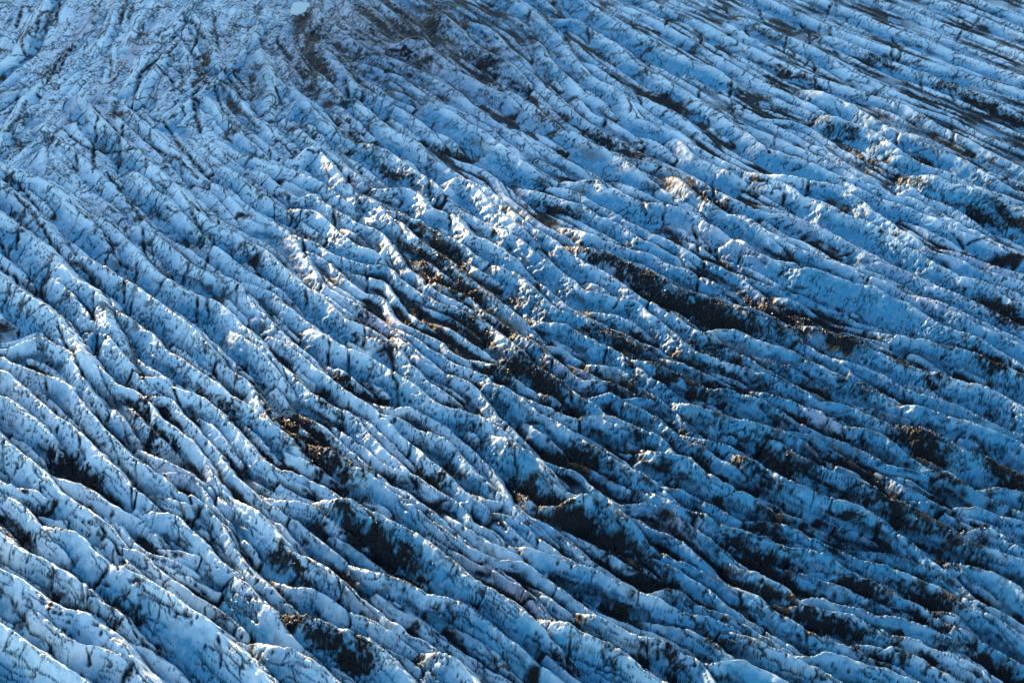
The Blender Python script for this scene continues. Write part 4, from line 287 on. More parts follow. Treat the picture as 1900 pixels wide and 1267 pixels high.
2.4 7.4,240.7 10.2,237.9 13.0,235.0 15.7,232.1 19.0,229.7 22.5,228.0 25.3,225.9 28.7,224.7 31.8,222.6 35.2,220.5 38.5,218.2 41.5,215.6 44.4,212.9 48.1,211.3 51.5,209.1
4.0 20.8,232.6 24.1,230.3 27.5,228.2 31.0,226.2 34.5,224.3 37.8,222.7 41.0,219.4 43.2,216.6 46.0,213.7 49.5,211.8 52.8,209.5 55.9,207.0 59.0,204.4 62.0,201.8
2.3 -13.1,238.0 -10.1,235.4 -7.3,232.6 -4.6,229.6 -1.9,226.6 0.5,223.7 3.1,221.7 5.1,219.6 7.1,216.8 8.7,214.9 11.5,211.9 14.5,209.3 17.5,206.7 20.5,204.0 23.4,201.2 26.3,198.5
3.4 -12.6,233.3 -9.6,230.7 -6.8,227.8 -4.1,224.8 -1.9,221.5 -0.1,217.9 2.2,215.1 5.0,212.8 7.8,210.4 13.1,206.0 16.2,203.4 19.1,200.7 22.0,198.0 25.0,195.2 27.6,192.2 30.2,189.2
2.1 4.3,264.6 7.1,261.7 10.1,259.0 12.8,256.1 15.7,253.3 19.4,250.5 21.8,248.1 24.7,245.3 27.6,242.6 30.7,240.0 34.1,237.9 37.6,236.1 40.7,233.5
5.4 29.7,220.5 33.0,218.3 36.0,215.6 38.6,212.6 42.6,211.8 45.2,212.2 47.8,211.1 50.3,208.8 55.1,204.3 58.1,201.7 61.1,199.0 64.0,196.3 67.0,193.7 70.0,191.1 73.1,188.5
3.6 41.4,266.2 44.3,263.5 47.5,261.1 51.0,259.1 54.8,258.0 58.3,257.5 60.9,255.6 63.4,255.6 65.6,253.1 67.4,251.2 70.0,249.8 72.8,247.9 75.6,246.0 77.1,244.2 80.2,244.2 82.8,241.9 85.4,240.1 87.7,237.8 90.4,236.5 92.6,234.3 94.6,231.7 96.3,229.1 98.7,227.8 101.3,226.5 103.0,224.0 104.9,221.6 108.8,216.5 111.5,213.5 114.3,210.6 117.1,207.7 119.9,204.9 122.6,202.0 125.3,199.0
2.7 59.8,271.7 62.7,269.0 65.9,266.5 69.4,264.6 73.3,263.6 76.5,263.6 79.5,262.1 82.0,260.0 83.7,257.6 85.7,255.1 87.4,252.7 88.8,250.3 90.3,247.5 92.1,244.2 93.6,241.5 95.5,239.2 96.6,236.5 97.9,233.5 100.1,230.4 103.1,228.3 106.1,225.4 110.7,220.9 113.4,218.0 116.1,215.0 118.9,212.1 121.6,209.2 124.3,206.3 127.1,203.4
3.2 77.5,275.4 80.5,272.7 83.4,270.0 86.3,267.2 89.8,265.3 94.9,264.8 97.9,263.8 101.2,261.3 103.9,259.2 107.4,257.3 111.1,255.7 114.4,253.5 117.7,251.2 121.0,248.9 124.2,246.6
3.5 90.9,261.3 94.0,258.7 96.8,255.9 99.5,252.9 103.4,253.6 105.4,255.1 108.2,253.6 110.1,250.3 112.6,247.1 115.5,244.5 118.5,241.8 121.4,239.0 124.1,236.1 126.8,233.1
2.8 65.4,255.8 68.7,253.6 72.1,251.4 75.6,249.5 79.5,248.6 82.6,248.6 85.0,246.7 87.5,245.3 90.2,243.5 92.4,242.6 95.7,242.1 98.2,239.8 101.1,237.1 103.7,234.1 106.4,231.1 108.9,228.0 111.2,224.7 113.7,221.6
3.5 41.8,252.5 44.2,249.3 46.7,246.2 49.3,243.2 52.5,240.7 54.7,239.3 57.1,237.1 58.9,234.9 59.8,233.1 62.5,230.1 66.2,228.7 70.0,227.3 73.5,225.5 77.0,223.4 80.5,221.6
2.7 49.7,241.4 52.7,238.8 55.4,235.9 58.2,233.0 62.2,232.8 64.4,233.7 66.9,232.3 69.6,230.6 72.4,229.8 74.6,228.9 77.3,227.6 80.4,227.2 82.9,226.4 84.4,225.1 87.8,223.1 91.3,221.1 94.6,218.8 97.5,216.1 100.3,213.2 103.1,210.3
3.1 41.2,246.1 43.6,242.9 46.2,239.8 48.9,236.9 51.6,234.0 53.4,231.8 55.4,228.6 57.5,227.1 59.5,224.6 61.8,222.5 64.1,220.5 66.7,219.3 69.1,218.1 71.1,216.5 72.6,215.3 76.0,213.1 79.4,211.1 82.7,208.8 85.9,206.5 88.9,203.8 91.4,200.7
3.7 50.5,239.0 53.3,236.2 56.0,233.2 59.0,230.5 62.7,229.1 65.5,228.3 69.0,227.9 71.1,226.2 73.5,223.7 76.2,221.4 79.0,220.8 81.6,219.2 84.1,217.6 87.1,216.0 89.8,214.0 92.5,212.5 93.8,209.8 96.6,203.7 98.5,200.2 100.7,196.8 103.0,193.6 105.4,190.4 107.9,187.2 110.4,184.1
4.8 36.2,228.5 39.8,226.7 43.2,224.5 46.1,221.8 49.4,219.5 51.8,218.3 54.3,215.9 56.4,214.7 58.4,212.8 60.7,211.2 62.6,209.3 64.2,207.6 68.7,203.0 71.5,200.2 74.6,197.6 77.7,195.1 80.8,192.6 83.8,189.9 86.6,187.0
4.7 48.8,223.5 51.7,220.8 54.8,218.3 58.0,215.9 62.0,215.2 64.9,215.6 68.1,214.4 71.0,211.7 74.2,210.9 76.9,209.0 81.9,205.4 85.1,203.1 88.1,200.4 90.6,197.3 93.1,194.2 95.5,191.0 97.9,187.8
3.0 49.7,250.5 52.9,248.1 56.2,245.8 59.5,243.5 62.8,241.3 65.2,239.5 68.3,237.7 71.3,235.9 74.8,234.0 78.4,232.2 81.9,230.3 85.5,228.5 88.9,226.4 92.1,223.9
2.0 73.3,223.7 76.9,221.9 80.5,220.1 84.0,218.1 88.0,218.1 90.1,219.7 92.4,217.3 94.6,214.9 96.6,211.8 98.9,208.5 101.3,205.3 103.6,202.1 106.0,198.9 108.5,195.7 111.0,192.6
3.0 79.9,234.3 83.3,232.1 86.5,229.8 89.6,227.3 92.5,224.4 95.4,221.2 98.6,217.9 102.2,215.1 107.0,211.4 110.0,208.8 112.9,206.0 115.6,203.1 118.3,200.1 121.0,197.2 123.6,194.2
4.0 90.3,251.0 93.0,248.0 95.9,245.3 99.0,242.7 102.1,240.2 104.7,238.4 107.1,236.2 108.4,233.5 111.7,227.2 113.8,223.7 116.2,220.6 118.8,217.5 121.4,214.5 124.1,211.6 126.9,208.6
4.0 88.0,270.5 91.1,268.0 94.5,265.8 97.6,263.3 101.3,261.9 105.8,261.9 108.8,260.9 111.5,258.9 115.1,256.9 121.0,253.6 124.5,251.5 127.8,249.3 131.0,247.0 134.2,244.5 137.4,242.1 140.5,239.6
3.5 57.9,247.3 61.4,245.3 64.8,243.3 68.2,241.2 72.0,239.8 75.6,239.4 78.2,237.1 81.6,234.5 84.8,232.2 88.1,229.9 91.2,227.4 94.1,224.6 96.9,221.8 99.8,219.0
3.1 43.4,274.9 46.2,272.0 49.1,269.3 52.4,266.9 55.7,264.8 58.7,262.7 62.4,261.2 65.7,259.1 69.1,256.9 72.5,254.8 76.0,252.9 79.5,250.9 83.1,249.2
4.0 61.1,225.1 64.5,223.0 67.9,221.0 71.4,218.9 75.1,217.4 78.4,216.6 81.2,215.0 83.8,211.9 86.8,209.2 89.8,206.6 92.2,203.4 94.4,200.0 96.6,196.7 98.9,193.4"""
LOW_CRESTS = """1.9 -85.9,387.6 -82.6,383.9 -79.3,380.1 -76.2,376.2 -73.1,372.3 -69.7,368.5 -66.2,365.0 -62.8,361.3
2.0 206.4,718.5 209.0,714.2 211.6,709.9 214.2,705.7 216.8,701.4 219.4,697.2 222.1,692.9 224.7,688.6 227.3,684.4 229.9,680.1 232.5,675.8 235.1,671.6 237.7,667.3 240.3,663.0 242.9,658.7 245.5,654.5 248.0,650.2 250.6,645.9
2.3 48.8,376.4 52.2,372.8 55.5,369.0 58.6,365.1 61.9,361.3 65.0,357.4 68.1,353.5 71.6,350.0
2.4 178.6,643.1 181.3,638.8 183.9,634.6 186.5,630.3 189.1,626.1 191.8,621.8 194.4,617.5 197.0,613.3 199.6,609.0 202.2,604.7 204.7,600.4
3.1 -12.9,206.2 -9.9,202.1 -7.0,198.1 -4.0,194.1 -0.8,190.2 2.3,186.4
1.9 -129.0,568.2 -127.9,563.4 -126.5,558.5 -125.2,553.7 -123.7,549.0 -122.1,544.2 -120.5,539.5 -119.2,534.7 -118.1,529.8 -117.5,524.8
2.9 -137.0,262.2 -133.0,259.3 -129.1,256.2 -125.3,252.9 -121.5,249.7
3.4 -73.1,615.0 -72.3,610.1 -71.4,605.1 -70.5,600.2 -69.3,595.4 -68.1,590.5 -66.5,585.8 -64.5,581.2 -62.1,576.8 -59.5,572.6 -56.7,568.4 -53.8,564.3 -50.8,560.3 -47.9,556.3 -44.7,552.4
4.0 13.5,684.6 16.0,680.3 18.6,676.0 21.2,671.8 23.8,667.5 26.4,663.2 29.0,658.9 31.6,654.7 34.2,650.4 36.8,646.2 39.5,641.9 42.2,637.7 44.9,633.5 47.6,629.3
2.4 63.4,484.9 66.1,480.6 68.4,476.2 70.7,471.8 72.9,467.3 75.2,462.8 77.4,458.4 79.8,454.0 82.6,449.8 85.8,446.0 89.3,442.4
2.3 -161.1,466.4 -160.0,461.5 -159.1,456.6 -158.4,451.7 -157.8,446.7 -155.0,442.6 -151.5,439.0 -147.9,435.6 -144.4,432.0 -141.1,428.2 -137.9,424.4 -134.8,420.4
2.0 -48.2,262.8 -44.5,259.5 -40.9,256.0 -37.4,252.4 -34.0,248.8 -30.4,245.2 -26.6,242.0 -22.6,239.0 -18.5,236.2 -14.2,233.6
3.4 31.9,518.6 34.2,514.2 36.6,509.8 39.1,505.5 41.4,501.1 43.7,496.6 45.8,492.0 47.8,487.5 49.9,482.9 52.3,478.5 55.0,474.4 58.0,470.4 61.0,466.4 63.6,462.1 65.9,457.6
3.6 -60.5,608.0 -58.5,603.4 -56.4,598.9 -54.0,594.5 -51.7,590.0 -49.5,585.6 -47.2,581.1 -45.1,576.6 -43.0,572.0 -41.0,567.5 -38.9,562.9 -36.8,558.4
2.7 -101.4,639.0 -101.3,644.0 -101.2,649.0 -101.1,654.0 -101.0,659.0 -101.0,664.0 -100.9,669.0 -100.9,674.0 -100.9,679.0 -100.9,684.0 -100.8,684.0 -100.8,684.0 -100.8,684.0 -100.8,684.0 -100.8,684.0 -100.7,684.0
2.7 209.7,685.4 212.3,681.1 214.9,676.8 217.5,672.6 220.1,668.3 222.7,664.0 225.3,659.8 227.9,655.5 230.5,651.2 233.1,647.0 235.7,642.7 238.3,638.4 240.8,634.1 243.4,629.8 246.0,625.5
3.3 -117.9,204.5 -113.9,201.4 -109.8,198.5 -105.8,195.5 -101.7,192.6 -97.7,189.7 -93.6,186.8
2.1 187.1,683.6 189.7,679.3 192.4,675.1 195.0,670.8 197.6,666.6 200.2,662.3 202.9,658.1 205.5,653.8 208.1,649.5 210.7,645.3 213.3,641.0 215.9,636.7 218.5,632.5 221.1,628.2 223.7,623.9 226.2,619.6 228.8,615.3
3.3 132.7,476.8 135.1,472.4 137.8,468.2 140.6,464.1 143.7,460.2 146.9,456.3 150.1,452.5 153.4,448.7 156.4,444.8 159.4,440.8
1.2 73.0,488.1 75.6,483.8 78.0,479.5 80.5,475.1
2.9 16.3,261.9 20.1,258.7 23.3,254.9 26.8,251.3 30.4,247.9
1.8 94.5,493.2 97.8,489.4 101.1,485.6 104.2,481.8 107.3,477.8 110.4,473.9 113.8,470.2 117.1,466.5 120.2,462.6 122.6,458.2 124.6,453.6 126.7,449.1
2.7 -12.9,627.5 -10.3,623.2 -7.8,619.0 -5.2,614.7 -2.6,610.4 -0.0,606.1 2.6,601.8 5.1,597.6 7.7,593.3 10.2,588.9 12.7,584.6 15.0,580.1 17.3,575.7
2.1 -233.3,614.6 -233.0,609.6 -232.8,604.6 -232.6,599.6 -232.3,594.6 -232.1,589.6 -231.9,584.6 -231.6,579.6 -231.3,574.6 -231.0,569.6 -230.7,564.7 -230.4,559.7 -230.1,554.7 -229.8,549.7 -229.8,549.7 -229.7,549.7 -229.7,549.7 -229.6,549.7
2.2 70.0,439.7 73.1,435.8 76.2,431.9 79.4,428.0 82.4,424.0 85.3,419.9 88.2,415.9 91.2,411.9 94.4,408.0 97.5,404.2 101.1,400.6 104.8,397.3
2.3 26.2,377.8 29.7,374.2 33.0,370.4 36.2,366.6 39.2,362.6 42.4,358.7 45.8,355.1 49.5,351.7 53.2,348.4
1.9 -144.8,490.9 -142.4,486.5 -139.8,482.3 -137.1,478.1 -134.3,473.9 -131.5,469.8 -128.7,465.7 -125.8,461.6 -122.9,457.5 -120.1,453.4 -117.3,449.2 -114.6,445.0 -111.9,440.8 -109.1,436.6 -106.3,432.5
3.2 -114.2,713.6 -114.1,708.6 -113.9,703.6 -113.8,698.6 -113.6,693.6 -113.6,688.6 -113.5,683.6 -113.4,678.6 -113.3,673.6 -113.3,668.6 -113.3,668.6 -113.3,668.6 -113.3,668.6 -113.2,668.6 -113.2,668.6 -113.2,668.6 -113.2,668.6
2.9 128.7,374.5 132.3,371.0 136.0,367.7 139.7,364.3 143.4,361.0 147.3,357.8 151.6,355.3 156.1,353.0 160.6,350.9
1.5 -101.5,276.9 -97.6,273.7 -93.8,270.4 -89.9,267.3 -85.9,264.4 -81.8,261.5
2.7 -73.5,685.8 -73.3,680.9 -73.1,675.9 -72.9,670.9 -72.8,665.9 -72.6,660.9 -72.6,655.9 -72.5,650.9 -72.5,645.9 -72.4,645.9 -72.3,645.9 -72.3,645.9 -72.2,645.9
2.6 6.3,351.7 9.5,347.9 13.5,344.9 17.6,342.0 21.4,338.8 25.1,335.4 28.8,332.1 32.3,328.4 35.7,324.8 39.3,321.3 43.0,318.0 46.8,314.7 50.6,311.5
2.0 -215.0,696.2 -214.6,691.2 -214.2,686.2 -213.8,681.3 -213.4,676.3 -213.0,671.3 -212.7,666.3 -212.3,661.3 -212.0,656.3 -211.6,651.3 -211.3,646.4 -211.0,641.4 -210.8,636.4 -210.5,631.4 -210.3,626.4 -210.0,621.4 -209.8,616.4 -209.6,611.4 -209.3,606.4 -209.1,601.4 -208.9,596.4 -208.6,591.4
3.6 -87.2,558.1 -87.1,558.1 -86.9,553.1 -86.1,548.2 -84.6,543.4 -82.8,538.8 -80.9,534.1 -79.0,529.5 -77.1,524.9 -75.2,520.3 -73.0,515.8 -70.7,511.3 -68.5,506.8
4.4 -167.2,351.3 -163.7,347.7 -160.0,344.2 -156.3,341.0 -152.4,337.8
2.1 80.8,678.3 83.6,674.2 86.4,670.0 89.1,665.9 91.9,661.7 94.6,657.5 97.2,653.2 99.9,649.0 102.5,644.8 105.2,640.5 107.8,636.3 110.5,632.0 113.1,627.8 115.8,623.6
1.8 -237.5,711.0 -237.1,706.0 -236.8,701.1 -236.4,696.1 -236.0,691.1 -235.7,686.1 -235.4,681.1 -235.0,676.1 -234.7,671.1 -234.4,666.1 -234.1,661.1 -233.8,656.2 -233.5,651.2 -233.3,646.2 -233.0,641.2 -232.8,636.2 -232.6,631.2 -232.3,626.2
1.2 -133.7,504.8 -133.7,504.8 -133.6,499.8 -133.4,494.8 -132.6,489.9 -130.9,485.2 -128.7,480.7 -126.3,476.3 -123.8,472.0 -121.1,467.8
2.8 33.1,333.9 36.6,330.3 40.0,326.7 43.8,323.4 47.8,320.3 51.9,317.5 56.2,315.0 60.5,312.4 64.7,309.7
4.4 -168.0,364.1 -164.6,360.5 -161.2,356.8 -157.8,353.2 -154.2,349.6 -150.6,346.2 -146.8,343.0 -142.7,340.1 -138.2,337.8
1.6 14.1,432.0 18.2,429.1 22.1,426.1 25.6,422.5 28.9,418.7 32.2,415.0 35.5,411.2 38.9,407.6 42.6,404.2 46.4,400.9
1.9 -190.3,652.4 -189.9,647.4 -189.4,642.4 -189.0,637.4 -188.7,632.4 -188.3,627.4 -188.0,622.5 -187.7,617.5 -187.5,612.5 -187.2,607.5 -187.0,602.5 -186.7,597.5 -186.5,592.5 -186.3,587.5 -186.1,582.5 -186.0,577.5 -185.8,572.5 -185.6,567.5
3.9 100.2,207.2 103.2,203.2 106.2,199.2 109.3,195.3 112.5,191.4
1.5 -97.1,247.2 -93.4,243.8 -89.8,240.3 -86.1,236.9 -82.3,233.7 -78.5,230.5 -74.7,227.2 -70.8,224.0 -66.9,220.9 -63.1,217.7 -59.3,214.4 -55.7,211.0
4.2 -122.2,218.3 -118.3,215.2 -114.4,212.1 -110.4,209.0 -106.4,206.1 -102.4,203.1 -98.3,200.2 -94.2,197.3 -90.1,194.5 -86.1,191.4 -82.4,188.1
3.2 86.9,206.0 90.0,202.1 92.9,198.0 95.8,193.9 98.9,190.0 102.0,186.1
2.2 -130.0,439.1 -127.1,435.0 -124.3,430.9 -121.6,426.7 -118.7,422.6 -115.8,418.6 -112.8,414.5 -110.1,410.4 -107.4,406.2 -104.7,402.0 -101.7,397.9 -98.7,394.0 -95.4,390.2 -92.1,386.4 -88.9,382.6
1.8 42.7,296.5 46.3,293.0 50.3,290.0 54.2,286.9 57.5,283.1 60.7,279.4 64.1,275.6 67.7,272.1 71.6,269.1 76.0,266.8 80.5,264.6 84.5,261.5 88.0,258.0 91.4,254.3
2.2 -107.4,469.6 -104.9,465.3 -102.3,461.0 -99.7,456.7 -96.9,452.6 -93.9,448.6 -90.6,444.8 -87.2,441.2 -83.7,437.6
2.0 225.0,718.2 227.6,713.9 230.2,709.6 232.9,705.4 235.5,701.1 238.1,696.8 240.7,692.6 243.3,688.3 245.9,684.0 248.5,679.8 251.1,675.5 253.7,671.2
2.4 -136.4,276.6 -132.2,273.9 -127.9,271.3 -123.6,268.7 -119.5,265.9 -115.5,262.9 -111.9,259.5
3.3 -45.0,662.5 -42.5,658.1 -40.0,653.8 -37.5,649.5 -35.0,645.2 -32.4,640.9 -29.9,636.6 -27.4,632.2 -24.8,627.9 -22.3,623.6 -19.7,619.3 -17.1,615.1
1.2 86.9,529.0 89.1,524.5 91.4,520.1 93.8,515.7 96.4,511.5 99.2,507.3 102.2,503.3 105.2,499.3 108.2,495.3 111.1,491.2 114.1,487.2 116.9,483.1 119.8,479.0 122.8,475.0 125.6,470.8
2.9 146.0,435.0 148.9,430.9 151.9,426.9 155.1,423.1 158.5,419.4 161.6,415.5 164.5,411.4 167.1,407.1 169.6,402.8 172.1,398.5 174.5,394.1 177.1,389.9
2.0 -66.6,321.8 -63.8,317.7 -61.0,313.6 -58.3,309.4 -55.6,305.2 -52.2,301.5
2.4 125.4,497.1 128.7,493.4 131.9,489.5 134.8,485.4 137.5,481.2 140.1,476.9 142.6,472.6 145.1,468.3
1.2 -132.7,586.7 -132.7,586.7 -132.6,586.7 -132.5,581.7 -132.1,576.7 -131.6,571.8 -131.1,566.8 -130.6,561.8 -130.2,556.8
2.1 78.1,338.1 81.6,334.5 85.2,331.1 88.8,327.6 92.3,324.0
4.3 13.5,710.8 16.1,706.5 18.7,702.2 21.3,698.0 23.9,693.7 26.6,689.4 29.2,685.2 31.8,680.9 34.5,676.7 37.1,672.4 39.8,668.2 42.5,664.0 45.2,659.8 47.9,655.6 50.7,651.4 53.5,647.3 56.3,643.2 59.2,639.1
1.9 1.5,396.5 4.4,392.5 7.2,388.3 9.8,384.1 12.5,379.8 15.4,375.8
2.1 121.3,719.3 124.0,715.1 126.8,710.9 129.5,706.7 132.2,702.5 134.9,698.3 137.7,694.1 140.4,690.0 143.2,685.8 145.9,681.6 148.7,677.5 151.5,673.3
2.7 -248.9,633.3 -248.7,628.3 -248.5,623.3 -248.2,618.3 -248.0,613.3 -247.8,608.3 -247.5,603.3 -247.3,598.3 -247.0,593.4 -246.8,588.4 -246.6,583.4
1.7 129.6,452.2 132.3,448.0 135.5,444.2 138.9,440.6 142.2,436.8 145.3,432.9 148.4,428.9
2.5 44.5,386.7 47.8,383.0 51.2,379.2 54.5,375.5 57.8,371.8
3.1 85.0,233.2 88.9,230.1 92.6,226.7 96.2,223.2 99.7,219.7
1.9 -175.3,496.9 -174.5,501.8 -173.5,506.7 -172.5,511.6 -171.7,516.5 -171.1,521.5 -170.6,526.5 -170.1,531.5 -169.7,536.4 -169.2,541.4 -168.7,546.4
1.9 -97.5,342.3 -94.3,338.4 -91.2,334.5 -88.0,330.6 -84.7,326.8 -81.5,323.1 -78.1,319.4 -74.6,315.8 -71.3,312.0 -68.1,308.2
2.5 20.9,390.8 24.6,387.4 28.6,384.3 32.5,381.2 36.2,377.9 39.8,374.4 43.3,370.8 46.7,367.2 50.1,363.5 53.7,360.1 57.6,356.8
1.7 -32.3,364.5 -29.5,360.4 -26.2,356.6 -22.6,353.1 -18.8,349.9 -15.2,346.4 -11.7,342.8 -8.5,339.0 -5.4,335.0 -2.6,330.9
2.4 -46.1,220.9 -42.1,218.0 -38.0,215.1 -34.0,212.1 -30.2,208.8 -26.8,205.2 -23.7,201.3 -20.7,197.2
2.1 -199.5,464.6 -199.3,464.6 -199.1,464.6 -198.8,464.6 -198.6,464.6 -198.4,464.5 -198.1,464.5 -197.9,464.5 -197.7,464.5 -197.4,459.5 -196.5,454.6 -194.8,449.9 -192.5,445.5 -189.9,441.2 -186.9,437.2 -184.0,433.2 -182.3,428.4
3.6 -162.1,334.9 -158.1,331.9 -154.1,328.9 -150.2,325.8 -146.3,322.7 -142.4,319.6
1.5 126.6,468.4 129.0,464.1 131.4,459.7 133.8,455.3 136.5,451.1 139.7,447.3 143.0,443.5 146.1,439.5 148.9,435.4
1.9 23.1,570.9 26.0,566.8 28.3,562.4 30.5,557.9 32.7,553.4 34.9,548.9 37.1,544.4 39.1,539.9 40.9,535.2 42.8,530.6
2.1 251.1,641.0 253.7,636.7 256.3,632.4 258.9,628.1
1.9 157.3,671.1 160.1,666.9 162.8,662.7 165.6,658.6 168.4,654.4 171.1,650.2 173.9,646.1
1.2 -122.2,576.6 -120.5,571.9 -118.9,567.1 -117.3,562.4 -115.9,557.6 -114.6,552.8 -113.4,547.9 -112.3,543.0 -111.4,538.1 -110.7,533.2
3.5 -106.1,309.0 -102.9,305.2 -99.8,301.3 -96.8,297.3 -93.7,293.4 -90.5,289.6 -87.0,286.0
1.8 145.6,558.2 149.0,554.6 152.4,550.9 155.6,547.1 158.7,543.1 161.7,539.1 164.8,535.3 168.1,531.4 171.4,527.7 174.7,523.9 177.9,520.2 181.4,516.5 184.9,513.0 188.5,509.5
1.8 -208.3,473.6 -206.7,478.3 -205.0,483.0 -203.0,487.6 -201.0,492.2 -199.0,496.8 -197.2,501.4
2.0 -91.5,450.3 -88.0,446.7 -84.4,443.3 -80.7,439.9 -77.0,436.6 -73.4,433.1 -69.8,429.5 -66.2,426.1 -62.3,423.0 -58.6,419.6 -55.3,415.9 -52.1,412.0
1.7 203.1,504.6 206.6,501.0 210.1,497.5 213.7,494.0
3.2 -22.3,604.2 -19.7,599.9 -17.2,595.6 -14.7,591.3 -12.0,587.0 -9.3,582.9 -6.5,578.7 -3.8,574.5 -1.3,570.2 1.0,565.7 3.0,561.1 4.8,556.5
1.5 -74.8,537.7 -72.7,533.2 -70.6,528.6 -68.6,524.0 -66.7,519.4 -64.7,514.8 -62.7,510.3 -60.6,505.7 -58.3,501.3 -55.4,497.2 -52.1,493.5
2.4 -135.2,388.9 -132.1,385.0 -129.0,381.0 -125.8,377.2
3.6 73.2,201.9 77.1,198.8 81.0,195.7 84.6,192.2 88.0,188.5
1.5 -117.5,381.7 -114.5,377.7 -111.4,373.7 -108.2,369.9 -104.9,366.2 -101.4,362.6 -97.9,359.0 -94.2,355.6 -90.4,352.4 -86.6,349.2 -83.0,345.7 -79.8,341.9 -76.9,337.8
3.3 -191.7,433.4 -189.9,428.7 -188.5,424.0 -186.9,419.2 -185.1,414.6 -182.6,410.3 -179.8,406.1 -176.6,402.3 -173.1,398.6 -169.6,395.1 -166.1,391.5
1.7 152.6,420.8 156.0,417.2 159.0,413.2 161.7,409.0 164.3,404.7 166.7,400.3 169.0,395.9 171.5,391.6
3.9 55.0,200.3 58.5,196.7 62.2,193.3 66.0,190.1 69.8,186.9
3.4 1.8,197.4 5.2,193.7 8.7,190.1 12.2,186.6
1.9 126.5,526.1 129.0,521.7 131.7,517.5 134.6,513.4 137.5,509.3 140.3,505.2 143.2,501.2 146.2,497.1 149.3,493.2 152.5,489.3 155.8,485.6 159.0,481.8 161.9,477.7 164.6,473.5 167.4,469.4
2.3 -30.0,549.0 -27.8,544.5 -25.7,540.0 -23.5,535.5 -21.3,531.0 -18.9,526.6 -16.3,522.3 -13.6,518.1 -10.7,514.0 -7.7,510.1
2.9 -40.2,198.6 -36.8,195.0 -33.5,191.2 -30.3,187.3
2.3 215.9,560.3 218.6,556.0 221.2,551.8 223.8,547.5 226.5,543.3 229.2,539.1
2.9 -92.9,628.7 -92.8,633.7 -92.7,638.7 -92.6,643.7 -92.5,648.7 -92.4,653.7 -92.3,658.7 -92.3,663.7 -92.2,668.7 -92.1,673.7 -92.0,678.7 -92.0,683.7 -91.9,688.7 -91.9,693.7 -91.9,693.7 -91.9,693.7 -91.9,693.7 -91.9,693.7 -91.8,693.7
1.9 98.7,397.5 101.9,393.6 104.7,389.5 107.4,385.2 110.3,381.2 113.5,377.4 116.8,373.6 120.0,369.7 123.2,365.9 126.5,362.2 129.9,358.5 133.2,354.7
3.6 141.0,320.0 144.0,316.0 147.1,312.1 150.1,308.1
3.6 -62.5,561.3 -59.8,557.1 -57.0,552.9 -53.9,549.0 -50.5,545.3 -47.0,541.8 -43.4,538.3 -40.0,534.6 -36.9,530.7
3.5 -32.5,719.2 -30.1,714.8 -27.6,710.5 -25.1,706.2 -22.6,701.8 -20.1,697.5 -17.6,693.1 -15.1,688.8 -12.6,684.5 -10.2,680.1 -7.7,675.8 -5.2,671.5 -2.7,667.1
2.7 -147.7,719.2 -147.3,714.2 -147.0,709.2 -146.7,704.2 -146.4,699.2 -146.1,694.2 -145.8,689.2
1.8 185.7,651.8 188.4,647.5 191.0,643.3 193.6,639.0 196.2,634.8 198.8,630.5 201.4,626.2 204.0,622.0 206.6,617.7 209.2,613.4 211.8,609.1 214.4,604.8 217.0,600.6 219.5,596.3 222.1,592.0 224.7,587.7
1.8 -163.9,482.4 -163.4,487.4 -163.1,492.3 -162.9,497.3 -162.7,502.3 -162.1,507.3 -161.4,512.2 -160.6,517.2 -160.2,522.2 -159.8,527.2 -159.6,532.1 -159.3,537.1 -159.2,542.1
2.0 -1.1,275.6 1.3,271.2 4.2,267.1 7.5,263.4 11.6,260.6 16.3,258.8
2.0 -55.8,526.0 -52.4,522.3 -48.8,518.8 -45.5,515.1 -42.6,511.0 -39.9,506.8 -37.1,502.6 -34.2,498.5
2.4 -103.3,310.6 -99.7,307.2 -96.1,303.6 -93.0,299.8 -89.9,295.8 -86.5,292.1 -83.1,288.5 -79.7,284.8 -76.2,281.2
1.9 12.7,466.4 15.8,462.5 19.0,458.7 22.1,454.7 25.1,450.8 28.2,446.8 31.2,442.8 34.0,438.7 36.9,434.6
1.5 150.9,433.9 153.7,429.7 156.7,425.7 160.0,421.9 163.3,418.2 166.5,414.4 169.5,410.3
3.5 -155.4,315.3 -151.4,312.4 -147.3,309.5 -143.1,306.8 -138.9,304.1
1.2 -158.4,474.3 -158.2,474.3 -158.0,474.2 -157.7,474.2 -157.5,474.2 -157.2,474.2 -157.0,474.2 -156.3,469.3 -154.1,464.8 -151.2,460.7 -148.3,456.7 -145.2,452.7 -142.2,448.7
3.5 42.7,406.7 46.8,403.8 50.4,400.4 53.6,396.6 56.7,392.6 59.6,388.5 62.5,384.5 65.6,380.6
2.3 181.8,607.0 184.4,602.7 187.0,598.5 189.7,594.2 192.3,590.0 194.9,585.7 197.5,581.5 200.2,577.2 202.8,573.0 205.4,568.7 208.1,564.4 210.7,560.2 213.3,555.9 216.0,551.7 218.6,547.5
3.9 -20.7,571.1 -18.3,566.7 -16.0,562.3 -13.9,557.8 -12.1,553.1 -10.2,548.5 -8.1,543.9 -5.9,539.5
2.6 116.6,412.1 119.9,408.3 122.9,404.4 125.7,400.3 128.6,396.2 131.6,392.2 134.9,388.4 138.3,384.7 141.7,381.1 145.2,377.5
3.6 21.5,562.2 23.1,557.5 24.6,552.7 26.0,547.9 27.4,543.1 29.2,538.5 31.4,534.0 34.0,529.7 36.7,525.5 39.1,521.1 41.4,516.7 43.7,512.3
1.2 119.1,572.6 121.8,568.4 124.5,564.2 127.3,560.0 130.2,555.9 133.1,551.9 136.1,547.9 139.2,544.0 142.5,540.2 145.7,536.3
2.0 190.9,719.8 193.6,715.5 196.3,711.3 198.9,707.1 201.6,702.8 204.2,698.6 206.8,694.3 209.4,690.1
